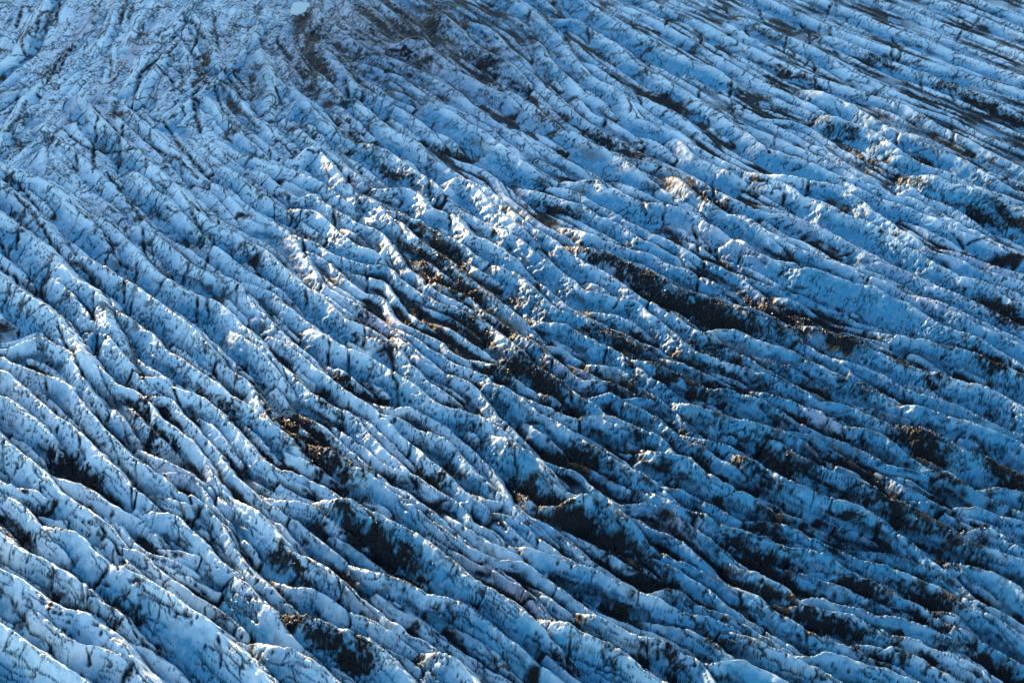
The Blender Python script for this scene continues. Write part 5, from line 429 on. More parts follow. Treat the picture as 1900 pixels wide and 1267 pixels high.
2.3 -113.2,600.7 -113.1,600.7 -113.0,600.7 -112.9,600.7 -112.8,605.7 -112.7,610.7 -112.6,615.7 -112.5,620.7 -112.4,625.7 -112.4,630.7 -112.3,635.7 -112.2,640.7 -112.1,645.7 -112.0,650.7 -111.9,655.7 -111.9,660.7
2.4 140.9,419.3 144.6,416.0 148.3,412.7 151.4,408.7 154.0,404.5 156.4,400.1 158.7,395.7 161.1,391.3
2.5 156.0,719.5 158.7,715.3 161.4,711.1 164.2,706.9 166.9,702.8 169.6,698.6 172.4,694.4 175.1,690.2 177.8,686.0 180.5,681.8 183.2,677.6 185.9,673.4 188.6,669.1 191.2,664.9 193.8,660.6
2.1 197.3,492.3 201.0,488.9 204.6,485.4 208.2,482.0
4.4 -54.9,205.5 -51.7,201.7 -48.5,197.9 -45.2,194.1 -41.9,190.3 -38.6,186.6
1.2 -108.4,531.2 -108.1,536.2 -107.8,541.2 -107.5,546.2 -107.3,551.2 -106.9,556.2 -106.7,561.2 -106.6,566.2 -106.6,566.2
1.2 125.3,614.4 127.9,610.2 130.6,606.0 133.2,601.7 135.9,597.5 138.6,593.3 141.2,589.0 143.9,584.8 146.5,580.6 149.2,576.3 152.0,572.2 154.9,568.1
3.3 6.4,502.6 8.7,498.1 10.9,493.7 13.1,489.2 15.3,484.7 17.6,480.2 20.0,475.8 22.5,471.5 25.3,467.4 28.3,463.4 31.2,459.3 34.0,455.2
2.6 -209.2,510.1 -208.2,515.0 -207.4,520.0 -206.5,524.9 -205.7,529.8 -205.0,534.8 -204.5,539.7 -204.2,544.7 -204.1,544.7 -204.0,544.7 -204.0,544.7 -203.9,544.7 -203.8,544.7
3.1 181.9,486.3 185.2,482.6 188.6,478.9 191.9,475.2 195.3,471.5 198.6,467.8 202.0,464.1
3.9 -72.0,505.8 -69.6,501.5 -67.0,497.2 -64.2,493.0 -61.2,489.0 -58.5,484.8 -56.1,480.4 -53.8,476.0 -51.4,471.6 -49.1,467.2 -46.5,462.9 -43.5,458.9 -40.1,455.2
3.0 58.1,334.8 61.7,331.4 65.2,327.8 68.8,324.4 72.6,321.1 76.3,317.8 80.0,314.4 83.7,311.0 87.4,307.7
2.2 138.1,403.4 141.1,399.4 144.2,395.5 147.3,391.5 150.5,387.7 153.8,384.0 157.3,380.4 161.1,377.2 165.0,374.0
2.3 135.4,652.0 138.2,647.9 141.0,643.7 143.8,639.6 146.6,635.4 149.4,631.3 152.2,627.2 155.1,623.1 157.9,619.0 160.8,614.9 163.7,610.8 166.5,606.7 169.3,602.5 172.1,598.3 174.8,594.1
1.9 30.8,473.3 33.6,469.2 36.4,465.0 39.1,460.8 41.8,456.6 44.8,452.7 48.2,449.0 51.8,445.5 55.3,441.9 58.6,438.1 61.5,434.1 64.4,430.0 67.3,425.9 70.2,421.8
2.5 137.4,719.7 140.1,715.5 142.9,711.3 145.6,707.1 148.4,703.0 151.1,698.8 153.9,694.6 156.7,690.5 159.4,686.3 162.2,682.1
1.5 120.8,590.0 123.5,585.7 126.2,581.5 128.8,577.3 131.5,573.0 134.2,568.8 137.0,564.7 139.9,560.6 143.0,556.7 146.3,553.0 149.9,549.5 153.4,545.9
2.2 92.7,440.4 96.4,437.1 100.2,433.7 103.8,430.3
1.2 170.2,572.3 173.2,568.3 176.1,564.3 179.1,560.2 182.0,556.2 184.8,552.0 187.5,547.9 190.3,543.7 193.1,539.5 195.8,535.4 198.6,531.2 201.4,527.0 204.2,522.9 207.1,518.8 210.1,514.8
3.1 -8.6,690.7 -6.1,686.3 -3.5,682.0 -1.0,677.7 1.5,673.4 4.0,669.0 6.5,664.7 9.0,660.4 11.5,656.0 13.9,651.7 16.4,647.4 18.9,643.0 21.4,638.7 23.9,634.4 26.4,630.0
2.4 -107.0,436.6 -104.0,432.5 -100.8,428.7 -97.6,424.8 -94.8,420.7 -92.2,416.5 -89.6,412.2 -86.9,408.0 -83.7,404.2 -79.9,400.8 -75.9,397.8
2.6 -245.3,718.3 -244.9,713.3 -244.6,708.3 -244.2,703.3 -243.8,698.4 -243.5,693.4 -243.2,688.4 -242.8,683.4 -242.5,678.4
2.0 114.9,562.8 117.6,558.7 120.4,554.5 123.1,550.3 125.7,546.0 128.3,541.8 130.9,537.4 133.4,533.1 135.9,528.8 138.7,524.7 141.8,520.7 144.9,516.8 147.9,512.9 151.0,508.9
4.4 14.2,202.0 17.9,198.6 21.6,195.2 24.9,191.5 28.2,187.7
2.2 73.5,447.0 76.7,443.1 79.9,439.3 83.1,435.5 86.6,431.8 90.3,428.5 94.2,425.4 98.2,422.4
2.6 142.1,522.7 145.2,518.8 148.3,514.8 151.4,510.9 154.4,506.9 157.4,502.9 160.4,498.9 163.4,494.9 166.4,490.9 169.4,486.9 172.4,482.9 175.3,478.8
2.6 -271.5,707.5 -271.2,702.5 -270.9,697.5 -270.6,692.5 -270.3,687.5 -270.0,682.5 -269.8,677.5 -269.5,672.5 -269.3,667.5 -269.0,662.5 -268.8,657.5 -268.6,652.6 -268.3,647.6
1.5 -60.1,358.5 -57.0,354.5 -54.0,350.6 -50.9,346.6 -47.8,342.7 -44.2,339.2 -40.4,335.9
1.6 -175.4,718.8 -175.0,713.8 -174.5,708.8 -174.1,703.8 -173.6,698.9 -173.2,693.9 -172.7,688.9 -172.3,683.9 -171.8,678.9 -171.4,674.0 -170.9,669.0
3.4 -82.7,718.4 -82.6,713.4 -82.6,708.4 -82.6,703.4 -82.6,698.4 -82.6,698.4 -82.6,698.4 -82.6,698.4 -82.6,698.4 -82.6,698.4 -82.6,698.4 -82.6,698.4
2.4 -55.7,610.1 -53.4,605.7 -51.0,601.3 -48.7,596.8 -46.4,592.4 -44.0,588.0 -41.8,583.5 -39.5,579.1 -37.4,574.6 -35.2,570.1
1.9 -119.2,478.7 -118.7,478.7 -118.1,478.7 -117.6,478.6 -117.2,478.6 -116.8,478.6 -116.4,478.6 -115.9,483.6 -114.8,488.5 -113.7,493.3
4.1 -95.5,598.5 -95.4,598.5 -95.3,598.5 -95.2,598.5 -95.1,598.5 -95.0,598.5 -94.9,598.5 -94.8,603.5 -94.8,608.5 -94.7,613.5 -94.6,618.5 -94.5,623.5
4.4 40.4,471.2 43.4,467.1 46.4,463.2 49.3,459.1 51.8,454.7 53.8,450.2 56.2,445.8 59.0,441.7 62.0,437.7
3.1 113.2,463.7 115.7,459.3 117.9,454.8 120.0,450.3 122.5,446.0 125.4,441.9 128.5,438.0 132.0,434.4 135.4,430.7 138.7,427.0
2.3 202.1,677.6 204.7,673.4 207.4,669.1 210.0,664.8 212.6,660.6 215.2,656.3 217.8,652.0 220.4,647.8 223.0,643.5 225.6,639.2 228.2,634.9 230.7,630.7 233.3,626.4 235.9,622.1 238.5,617.8 241.1,613.5 243.7,609.2
2.0 -130.5,249.3 -126.6,246.3 -122.5,243.4 -118.3,240.6 -114.1,237.9 -110.0,235.1 -106.0,232.1 -102.1,229.0 -98.2,225.8
2.3 10.9,330.7 14.1,326.8 17.3,323.0 21.0,319.7 25.2,317.0 29.0,313.8 32.3,310.0
4.4 -60.0,681.5 -59.0,676.6 -57.8,671.8 -56.4,667.0 -54.7,662.3 -52.6,657.7 -50.3,653.3 -47.8,649.0 -45.3,644.6 -42.8,640.3 -40.3,636.0 -37.8,631.7 -35.3,627.3 -32.7,623.0 -30.2,618.7 -27.7,614.4 -25.2,610.0
1.3 -39.5,437.8 -36.4,433.9 -33.0,430.2 -29.6,426.6 -26.4,422.7
1.9 -34.4,527.5 -31.4,523.5 -28.5,519.5 -25.6,515.4 -22.7,511.3 -19.8,507.2 -17.0,503.1
3.2 41.2,435.0 44.5,431.2 47.2,427.0 49.6,422.6 52.3,418.4 55.3,414.4 58.4,410.4 61.3,406.4 64.3,402.4 67.4,398.4
2.3 -4.4,436.1 -2.3,431.6 -0.3,427.0 1.8,422.5 4.2,418.1 6.7,413.8 9.3,409.5 12.0,405.3
1.3 -71.6,595.3 -70.6,590.4 -69.3,585.6 -67.8,580.8 -65.6,576.4 -62.9,572.1 -60.1,568.0 -57.3,563.9 -54.4,559.8 -51.4,555.8 -48.3,551.9 -44.8,548.3 -40.8,551.4 -36.4,553.7
1.2 -162.9,448.3 -162.7,448.3 -162.4,448.3 -162.1,448.3 -161.8,448.3 -161.3,453.2 -160.9,458.2
1.9 -184.7,565.6 -184.6,560.6 -184.5,555.6 -184.4,550.6 -184.4,550.6 -184.3,550.6
2.1 -42.0,544.0 -39.4,543.7 -38.1,543.9 -36.0,539.4 -33.6,535.0 -31.2,530.7 -28.7,526.3 -26.2,522.0 -23.6,517.7 -20.8,513.6 -17.8,509.5 -14.9,505.5
1.8 -104.8,335.2 -101.9,331.2 -98.9,327.2 -95.6,323.4 -91.9,320.0 -87.9,317.0 -84.0,314.0 -80.1,310.8 -76.3,307.5
1.4 -11.2,450.8 -8.2,446.8 -5.4,442.7 -2.7,438.4 -0.2,434.1 2.1,429.7 4.4,425.3
2.7 -28.6,481.9 -25.7,477.8 -22.9,473.7 -20.1,469.5 -17.3,465.4 -14.6,461.2 -12.0,456.9 -9.4,452.7 -6.7,448.4 -4.1,444.2 -1.5,439.9 1.1,435.6
1.4 -148.4,473.7 -145.6,469.6 -142.8,465.5 -139.8,461.4 -136.8,457.4 -133.9,453.4 -130.9,449.3 -128.1,445.2 -125.2,441.1 -122.4,437.0
1.9 130.2,426.1 133.7,422.5 137.2,419.0 140.8,415.5 144.2,411.9 147.4,408.0 150.1,403.8 152.5,399.4 154.9,395.0 157.5,390.7 160.4,386.7 163.5,382.8 167.0,379.2 170.7,375.9 174.6,372.7
2.7 206.7,537.3 209.4,533.1 212.1,528.9 215.0,524.8 217.8,520.7 220.8,516.6
2.0 -184.4,686.0 -183.9,681.0 -183.4,676.0 -182.9,671.1 -182.5,666.1 -182.0,661.1 -181.5,656.1 -181.0,651.2 -180.4,646.2 -179.9,641.2 -179.4,636.2 -178.8,631.3 -178.2,626.3 -177.6,621.3 -177.0,616.4
2.4 224.9,581.9 227.5,577.6 230.1,573.3 232.7,569.1 235.3,564.8 237.9,560.5
1.7 -72.9,360.5 -70.0,356.4 -67.4,352.1 -64.8,347.8 -62.0,343.7 -59.1,339.6 -56.0,335.7 -52.7,331.9 -49.3,328.3 -45.7,324.7
1.8 116.8,711.3 119.5,707.1 122.2,702.9 124.9,698.7 127.7,694.5 130.4,690.3 133.1,686.1 135.9,681.9 138.6,677.7 141.4,673.6 144.1,669.4 146.9,665.2 149.7,661.1 152.4,656.9 155.2,652.8
1.2 58.6,515.4 60.8,510.9 63.2,506.5 65.7,502.2 68.1,497.8 70.6,493.5
1.6 -75.6,566.2 -73.1,561.8 -70.5,557.6 -67.9,553.3 -65.3,549.0 -62.5,544.9 -59.5,540.9 -56.1,537.2 -52.6,533.7 -49.0,530.2 -45.4,526.7 -41.9,523.2 -38.4,519.6 -35.2,515.7
2.3 95.0,718.9 97.7,714.7 100.4,710.5 103.1,706.2 105.7,702.0 108.4,697.8 111.1,693.6 113.8,689.4 116.5,685.2 119.2,681.0 121.9,676.7 124.6,672.5 127.3,668.3
2.5 100.1,558.5 102.7,554.3 105.3,550.0 108.0,545.8 110.5,541.5 112.8,537.0 114.9,532.5 116.9,527.9 119.1,523.4 121.6,519.1 124.6,515.1 127.7,511.2 130.8,507.2
3.6 144.2,347.3 148.3,344.5 152.3,341.5 156.2,338.3 160.0,335.1
3.9 72.3,719.1 75.1,715.0 78.0,710.9 80.8,706.7 83.6,702.6 86.4,698.5 89.2,694.3 91.9,690.1 94.7,686.0 97.4,681.8 100.1,677.6 102.7,673.3 105.4,669.1 108.0,664.8
2.0 -104.4,361.5 -101.0,357.8 -97.5,354.3 -93.9,350.8 -90.4,347.2 -87.1,343.5 -84.0,339.5 -81.0,335.5 -78.1,331.5 -75.1,327.5 -72.0,323.6 -68.7,319.8 -65.7,315.8 -62.8,311.7 -60.2,307.5
2.6 -209.4,719.4 -209.0,714.4 -208.5,709.4 -208.1,704.4 -207.6,699.5 -207.2,694.5 -206.8,689.5 -206.4,684.5 -206.0,679.5 -205.6,674.6 -205.2,669.6
4.0 60.9,633.1 63.9,629.1 66.9,625.1 69.9,621.1 72.9,617.1 75.9,613.1 78.8,609.1 81.8,605.0 84.6,600.9 87.4,596.8 90.1,592.5 92.8,588.3 95.4,584.1
1.8 175.7,591.4 178.4,587.2 181.2,583.0 183.9,578.8 186.6,574.6 189.3,570.4 192.1,566.2
2.7 -228.4,622.6 -228.1,617.6 -227.9,612.6 -227.7,607.6 -227.4,602.6 -227.2,597.6 -227.0,592.6
3.8 -75.0,197.9 -71.6,194.2 -68.3,190.5 -65.0,186.8
1.8 13.5,216.9 17.3,213.6 20.9,210.2 24.5,206.7 28.1,203.3 31.6,199.7
2.6 159.7,649.6 162.5,645.5 165.2,641.3 168.0,637.2 170.8,633.0 173.5,628.8 176.2,624.6 178.9,620.4 181.5,616.1 184.1,611.9 186.8,607.6 189.4,603.4 192.0,599.1 194.6,594.8 197.2,590.5
2.5 -28.7,562.1 -26.8,557.5 -24.8,552.8 -22.8,548.3 -20.7,543.7 -18.5,539.3 -16.0,534.9 -13.2,530.8
1.7 -169.3,485.6 -169.0,490.6 -168.7,495.6 -168.2,500.6 -167.3,505.5 -166.3,510.4 -165.5,515.3 -164.7,520.3 -164.1,525.2 -163.6,530.2 -163.2,535.2
1.8 -100.5,421.5 -98.0,417.2 -95.3,413.0 -92.6,408.8 -89.5,404.8 -86.0,401.3 -82.2,398.0 -78.5,394.7 -74.8,391.3 -71.5,387.5 -68.5,383.5 -65.8,379.4 -63.2,375.1
1.6 110.9,329.1 114.6,325.8 118.3,322.4 122.0,319.1 125.9,316.0 129.7,312.7 133.1,309.1
2.2 -48.0,489.9 -45.2,485.7 -42.5,481.5 -39.8,477.3 -37.3,473.0 -34.7,468.7 -31.9,464.5 -29.0,460.5 -26.1,456.4 -23.4,452.2
4.3 2.9,640.1 5.4,635.7 7.9,631.4 10.3,627.0 12.8,622.7 15.2,618.3 17.6,613.9 19.9,609.5
1.9 -66.5,262.5 -63.5,258.6 -60.4,254.6 -57.4,250.6 -54.4,246.6 -51.1,242.9 -47.6,239.3
2.4 -202.1,663.3 -201.7,658.3 -201.4,653.3 -201.0,648.3 -200.7,643.3 -200.3,638.3 -200.1,633.3
2.0 166.0,719.9 168.7,715.7 171.4,711.5 174.1,707.3 176.9,703.1 179.6,698.9 182.3,694.7 185.0,690.5
1.4 -101.8,533.3 -101.7,533.3 -101.6,533.3 -101.5,533.3 -101.4,533.3 -101.3,533.3 -101.3,538.3 -101.0,543.3 -100.6,548.3 -100.0,553.2 -99.6,558.2 -99.3,563.2
1.7 99.7,236.3 103.0,232.6 106.4,228.9 109.6,225.1 112.8,221.2 116.1,217.5 119.5,213.8
3.6 7.3,680.8 9.8,676.5 12.3,672.2 14.9,667.9 17.5,663.6 20.0,659.3 22.5,655.0 25.1,650.7 27.6,646.4 30.2,642.1 32.8,637.8 35.4,633.6
3.1 34.0,665.3 36.6,661.1 39.3,656.8 42.0,652.6 44.7,648.4 47.5,644.2 50.2,640.1 53.0,635.9 55.9,631.8 58.8,627.8 61.8,623.8 64.8,619.8
4.2 30.2,437.4 33.1,433.3 36.3,429.4 39.5,425.6 43.0,422.0 46.7,418.7 50.5,415.4 54.3,412.2
1.9 43.3,256.4 47.0,253.0 50.8,249.7 54.7,246.6 58.7,243.6
2.5 -260.5,716.0 -260.1,711.0 -259.8,706.0 -259.4,701.0 -259.1,696.1 -258.8,691.1 -258.5,686.1 -258.2,681.1 -257.9,676.1 -257.6,671.1 -257.4,666.1 -257.1,661.1 -256.9,656.1 -256.6,651.1 -256.4,646.1 -256.2,641.1 -255.9,636.1 -255.7,631.1 -255.5,626.1 -255.2,621.2
2.6 41.7,310.7 45.3,307.3 49.4,304.4 53.9,302.1 58.2,299.7
1.7 -79.5,483.9 -77.4,479.4 -74.9,475.0 -72.3,470.8
1.3 -85.2,505.8 -84.9,500.8 -84.4,495.9 -83.9,490.9 -83.3,485.9 -82.0,481.1
2.2 -164.0,652.4 -163.4,647.4 -162.9,642.4 -162.3,637.5 -161.6,632.5 -161.0,627.5 -160.4,622.6 -159.7,617.6 -159.0,612.7 -158.4,607.7 -157.7,602.7 -157.1,597.8 -156.6,592.8
2.1 -99.1,436.6 -95.9,432.8 -92.7,429.0 -89.8,424.9 -87.0,420.7 -84.3,416.5 -81.3,412.5 -77.7,409.1 -73.8,406.0 -70.0,402.7 -66.4,399.2 -63.4,395.3
3.0 71.9,363.4 75.2,359.6 78.6,356.0 82.2,352.5 85.8,349.1 89.6,345.8
1.6 -24.7,489.2 -21.4,485.5 -18.3,481.6 -15.4,477.5 -12.5,473.4 -9.8,469.2 -7.2,464.9
3.5 -161.0,391.2 -157.5,387.6 -154.1,383.9 -150.7,380.3 -147.3,376.6 -144.0,372.9 -140.7,369.1 -137.5,365.3 -134.2,361.5 -130.9,357.7
2.2 70.8,529.9 73.7,525.9 76.8,522.0 79.7,517.9 82.4,513.7 85.1,509.5 87.7,505.3 90.5,501.0 93.3,496.9
2.4 -17.2,425.3 -15.1,420.7 -12.6,416.4 -10.1,412.1 -7.5,407.8 -5.0,403.5 -2.3,399.3
2.7 -134.2,425.2 -131.3,421.2 -128.4,417.1 -125.5,413.0 -122.7,408.9 -119.8,404.8 -116.9,400.7
3.1 -49.0,431.2 -46.2,427.1 -42.6,423.6 -38.2,421.2 -33.9,418.8 -30.3,415.3
1.8 27.6,552.0 29.3,547.3 31.0,542.6 33.0,538.0 35.4,533.6 37.9,529.2 40.3,524.9 42.8,520.5 45.2,516.1 47.4,511.7 49.7,507.2 52.1,502.9 54.8,498.6 57.5,494.4 60.1,490.2
4.0 178.6,473.4 181.5,469.4 184.3,465.2 187.1,461.1 189.9,456.9 192.6,452.7 195.3,448.5 198.0,444.3
2.5 -220.9,674.8 -220.5,669.8 -220.2,664.8 -219.9,659.8 -219.6,654.8 -219.3,649.8 -219.0,644.8 -218.7,639.8 -218.5,634.9 -218.2,629.9 -218.0,624.9 -217.8,619.9 -217.5,614.9 -217.3,609.9 -217.1,604.9
2.5 -14.6,298.5 -10.9,295.2 -7.5,291.5 -4.5,287.5
3.8 61.2,668.1 64.1,664.0 67.0,659.9 69.9,655.8 72.8,651.8 75.7,647.7 78.6,643.6 81.4,639.5 84.3,635.4 87.1,631.3 89.9,627.1 92.6,622.9 95.2,618.6
1.4 -2.1,476.6 1.3,472.9 4.6,469.2 7.4,465.0 10.2,460.9 13.2,456.9 16.3,452.9 19.4,449.0 22.5,445.1 25.7,441.2
2.0 -168.5,428.3 -166.2,423.9 -163.3,419.8 -160.1,416.0 -156.8,412.2 -153.6,408.4 -150.4,404.5 -147.4,400.5 -144.4,396.5 -141.4,392.5
2.2 54.7,346.9 58.8,344.0 63.0,341.3 67.1,338.5 71.1,335.5 75.0,332.3 78.5,328.7 81.8,325.0 85.1,321.2
2.8 63.6,719.4 66.5,715.2 69.3,711.1 72.1,707.0 75.0,702.9 77.8,698.8 80.6,694.6 83.5,690.5 86.3,686.4 89.0,682.2 91.8,678.0 94.5,673.9
2.1 -180.1,547.7 -179.7,552.7 -179.3,557.7 -179.0,562.7 -178.7,567.7 -178.4,572.7 -178.2,577.7 -178.1,582.7 -178.1,582.7 -178.0,582.7 -178.0,582.7
1.2 -110.0,500.9 -109.1,501.0 -106.5,496.7 -103.8,492.5 -101.4,488.1 -99.0,483.7 -96.6,479.3 -94.2,475.0
1.8 -99.6,535.4 -99.0,530.4 -98.2,525.5 -97.2,520.6 -95.7,515.8 -94.5,510.9 -93.8,506.0 -93.2,501.0 -92.4,496.1 -91.0,491.3 -89.2,486.6
2.2 -103.8,517.9 -103.6,517.9 -103.4,517.9 -103.3,517.9 -103.1,517.9 -102.9,517.9 -102.4,512.9 -100.6,508.2 -98.3,503.8 -96.2,499.2 -94.4,494.6
2.3 112.2,652.2 114.8,648.0 117.5,643.7 120.1,639.5 122.8,635.3 125.5,631.1 128.2,626.8 130.9,622.6 133.6,618.4 136.3,614.2 139.0,610.0 141.8,605.9 144.6,601.7 147.5,597.6 150.3,593.6 153.3,589.5 156.2,585.4
1.6 230.2,610.6 232.7,606.3 235.3,602.0 237.9,597.7 240.5,593.4 243.1,589.1 245.6,584.9
2.2 -125.9,596.9 -125.8,596.9 -125.8,596.9 -125.8,596.9 -125.7,591.9 -125.4,586.9 -124.8,582.0
3.5 51.6,666.9 54.4,662.8 57.2,658.6 60.1,654.5 63.0,650.4 65.9,646.4 68.8,642.4 71.8,638.3 74.7,634.3 77.6,630.2 80.5,626.1 83.4,622.0 86.2,617.9 88.9,613.7
1.3 81.0,615.9 83.8,611.8 86.6,607.6 89.3,603.4 92.0,599.2 94.7,595.0 97.3,590.7 100.0,586.5 102.7,582.3 105.4,578.1 108.1,573.9 110.9,569.7 113.6,565.5
1.3 104.0,516.3 107.1,512.4 110.4,508.6 113.9,505.0 117.4,501.5 120.8,497.8 124.1,494.1 127.3,490.2 130.3,486.2 132.9,481.9 135.2,477.5
1.9 -12.2,503.2 -9.2,499.2 -6.2,495.2 -3.2,491.2 -0.4,487.1 2.2,482.8 4.7,478.5
2.0 -160.6,375.1 -157.2,371.5 -153.8,367.8 -150.4,364.1 -147.0,360.4 -143.6,356.8 -140.1,353.3 -136.5,349.7 -132.9,346.3 -129.3,342.8 -125.5,339.6
1.6 -121.5,239.0 -117.4,236.2 -113.2,233.4 -109.2,230.4 -105.3,227.3 -101.4,224.2 -97.5,221.0 -93.6,217.9 -89.6,214.9 -85.3,212.3 -81.0,209.8
1.6 107.0,394.2 109.7,389.9 112.2,385.6 114.9,381.4 117.8,377.4 120.9,373.4 123.9,369.5 127.1,365.6 130.6,362.0 133.9,358.3
2.2 -149.3,508.6 -149.2,508.6 -149.2,508.6 -149.1,508.6 -149.1,508.6 -149.1,508.6 -149.0,508.6 -149.0,513.6 -149.0,518.6 -148.9,523.6 -148.8,528.6 -148.7,533.6 -148.5,538.6
1.7 -27.6,618.9 -25.0,614.6 -22.5,610.3 -19.9,606.0 -17.4,601.7 -14.8,597.4 -12.3,593.1 -9.7,588.9
2.1 -96.8,595.0 -96.4,590.0 -96.2,585.0 -96.1,580.0 -96.1,580.0 -96.1,580.0 -96.0,580.0
2.0 -132.5,417.0 -129.5,413.0 -126.5,409.0 -123.7,404.9 -120.8,400.8 -117.8,396.8 -114.7,392.9 -111.5,389.0 -108.3,385.1 -105.3,381.1 -102.4,377.1 -99.4,373.1 -96.1,369.4 -92.5,365.9
3.3 172.6,454.7 175.2,450.5 177.8,446.2 180.5,442.0 183.3,437.8 186.1,433.7 189.0,429.6 191.9,425.5
1.8 273.5,719.7 276.1,715.5 278.7,711.2 281.2,706.9 283.8,702.6
2.7 -150.0,657.3 -149.7,652.3 -149.4,647.3 -149.1,642.3 -148.9,637.3 -148.7,632.3 -148.5,627.3 -148.4,622.3 -148.3,617.3 -148.3,617.3 -148.3,617.3 -148.3,617.3 -148.3,617.3 -148.2,617.3
2.2 -214.6,599.8 -214.3,594.8 -214.1,589.8 -213.9,584.8 -213.6,579.8 -213.3,574.8 -213.1,569.8 -212.8,564.8 -212.4,559.8 -212.1,554.8
2.3 -87.3,364.0 -83.4,360.9 -80.2,357.0 -77.3,352.9 -74.7,348.7 -72.0,344.5 -69.3,340.2 -66.6,336.1
3.7 -106.0,601.0 -106.0,601.0 -105.9,601.0 -105.8,606.0 -105.7,611.0 -105.7,616.0 -105.6,621.0 -105.5,626.0 -105.4,631.0 -105.3,636.0
2.4 56.9,531.1 59.7,526.9 62.5,522.8 65.3,518.7 68.2,514.6 71.0,510.5 73.7,506.3 76.3,502.0 78.8,497.6
2.0 179.9,718.9 182.6,714.7 185.3,710.5 188.0,706.3 190.7,702.0 193.4,697.8 196.0,693.6 198.7,689.3 201.3,685.1
2.4 19.5,372.5 22.6,368.6 25.9,364.8 29.3,361.1 32.9,357.7
2.2 -132.8,634.4 -132.7,639.4 -132.7,644.4 -132.7,644.4 -132.7,644.4 -132.7,644.4 -132.7,644.4 -132.6,644.4
2.7 -11.2,577.7 -8.4,573.5 -5.7,569.3 -3.3,564.9 -1.1,560.4 0.7,555.7 2.4,551.0 4.1,546.3 5.9,541.7 7.6,537.0 9.2,532.2 10.8,527.5 12.5,522.8
2.5 242.9,676.3 245.5,672.0 248.1,667.7 250.7,663.4 253.3,659.1 255.9,654.9 258.5,650.6 261.0,646.3 263.6,642.0
2.0 109.2,619.8 111.9,615.6 114.5,611.3 117.2,607.1 119.8,602.9 122.5,598.6 125.1,594.4 127.8,590.1 130.4,585.9
1.6 -59.9,266.4 -56.4,262.7 -53.0,259.1 -49.8,255.2 -46.6,251.4 -43.4,247.6
1.3 -17.2,500.6 -14.7,496.3 -12.2,492.0 -9.6,487.7 -7.0,483.4 -4.3,479.2
2.0 -84.6,574.0 -84.4,569.0 -84.1,564.0 -83.6,559.0 -82.6,554.1 -81.0,549.4 -78.8,544.9 -76.6,540.4
1.9 59.4,686.6 62.2,682.5 65.0,678.4 67.9,674.3 70.8,670.2 73.7,666.1 76.6,662.1 79.4,658.0 82.3,653.8 85.1,649.7 87.9,645.6 90.6,641.4 93.3,637.2 96.0,632.9 98.7,628.7 101.3,624.5 104.0,620.2 106.6,616.0 109.3,611.8 111.9,607.5 114.6,603.3
1.7 -124.0,601.5 -123.9,606.5 -123.8,611.5 -123.7,616.5 -123.6,621.5 -123.5,626.5 -123.5,631.5 -123.4,636.5 -123.3,641.4 -123.2,646.4 -123.2,651.4
1.2 -139.1,565.7 -138.5,570.6 -137.9,575.6 -137.6,580.6 -137.5,585.6 -137.4,590.6 -137.3,595.6 -137.2,600.6 -137.1,605.6
1.2 99.0,578.6 101.7,574.4 104.4,570.2 107.1,566.0 109.8,561.8 112.6,557.6 115.3,553.4 118.0,549.2
3.4 -166.8,435.6 -163.7,431.7 -160.0,428.3 -156.4,424.9 -152.9,421.3 -149.7,417.5 -146.5,413.6 -143.5,409.7 -140.5,405.6 -137.6,401.6 -134.6,397.5
1.2 94.9,572.6 97.4,568.3 100.0,564.0 102.7,559.7 105.3,555.5 108.0,551.3 110.7,547.1 113.3,542.8 115.7,538.4 117.9,533.9 119.7,529.3
1.6 -92.0,473.5 -89.5,469.2 -87.0,464.8 -84.4,460.5 -81.7,456.3 -78.9,452.2 -75.6,448.5 -71.8,445.2
2.2 159.4,575.1 162.4,571.1 165.4,567.1 168.4,563.1 171.3,559.0 174.3,555.0 177.1,550.9 180.0,546.8 182.8,542.6 185.7,538.6 188.7,534.5 191.6,530.5 194.6,526.5 197.6,522.5
1.2 -141.1,501.6 -141.0,496.6 -140.4,491.6 -138.9,486.9 -136.4,482.5 -133.7,478.3
3.9 -15.3,646.0 -12.8,641.7 -10.2,637.4 -7.7,633.1 -5.2,628.8 -2.6,624.4 -0.1,620.1 2.5,615.8 5.0,611.5 7.6,607.2 10.1,602.9 12.6,598.6 15.1,594.3 17.4,589.8 19.7,585.4 22.4,581.2 25.7,577.4
1.6 -74.3,307.4 -71.0,303.7 -68.0,299.7 -65.0,295.7 -62.1,291.6 -59.1,287.6 -56.0,283.7 -52.5,280.1 -48.4,277.3
3.3 25.2,718.3 27.9,714.0 30.5,709.8 33.2,705.6 35.8,701.3 38.5,697.1 41.2,692.9 43.9,688.7 46.6,684.5 49.3,680.3 52.1,676.1 54.8,671.9
1.2 -139.3,522.4 -139.1,527.4 -138.9,532.4 -138.6,537.4 -138.1,542.4 -137.5,547.3 -136.9,552.3 -136.1,557.3 -135.4,562.2 -134.8,567.2 -134.4,572.1
1.3 -199.9,588.0 -199.6,583.1 -199.4,578.1 -199.1,573.1 -198.8,568.1 -198.4,563.1 -198.1,558.1 -197.7,553.1 -197.5,548.1 -197.4,543.1 -197.3,543.1
1.7 -146.5,681.0 -146.2,676.0 -145.9,671.0 -145.6,666.0 -145.3,661.0 -145.1,656.0 -144.8,651.0 -144.6,646.0 -144.4,641.0 -144.3,636.0
1.7 -219.1,502.7 -217.9,507.5 -216.9,512.4 -216.0,517.4 -215.1,522.3 -214.3,527.2 -213.5,532.1 -212.8,537.1 -212.3,542.1 -212.1,547.1 -212.0,547.1 -211.9,547.1 -211.8,547.1 -211.7,547.1 -211.6,547.1 -211.5,547.1
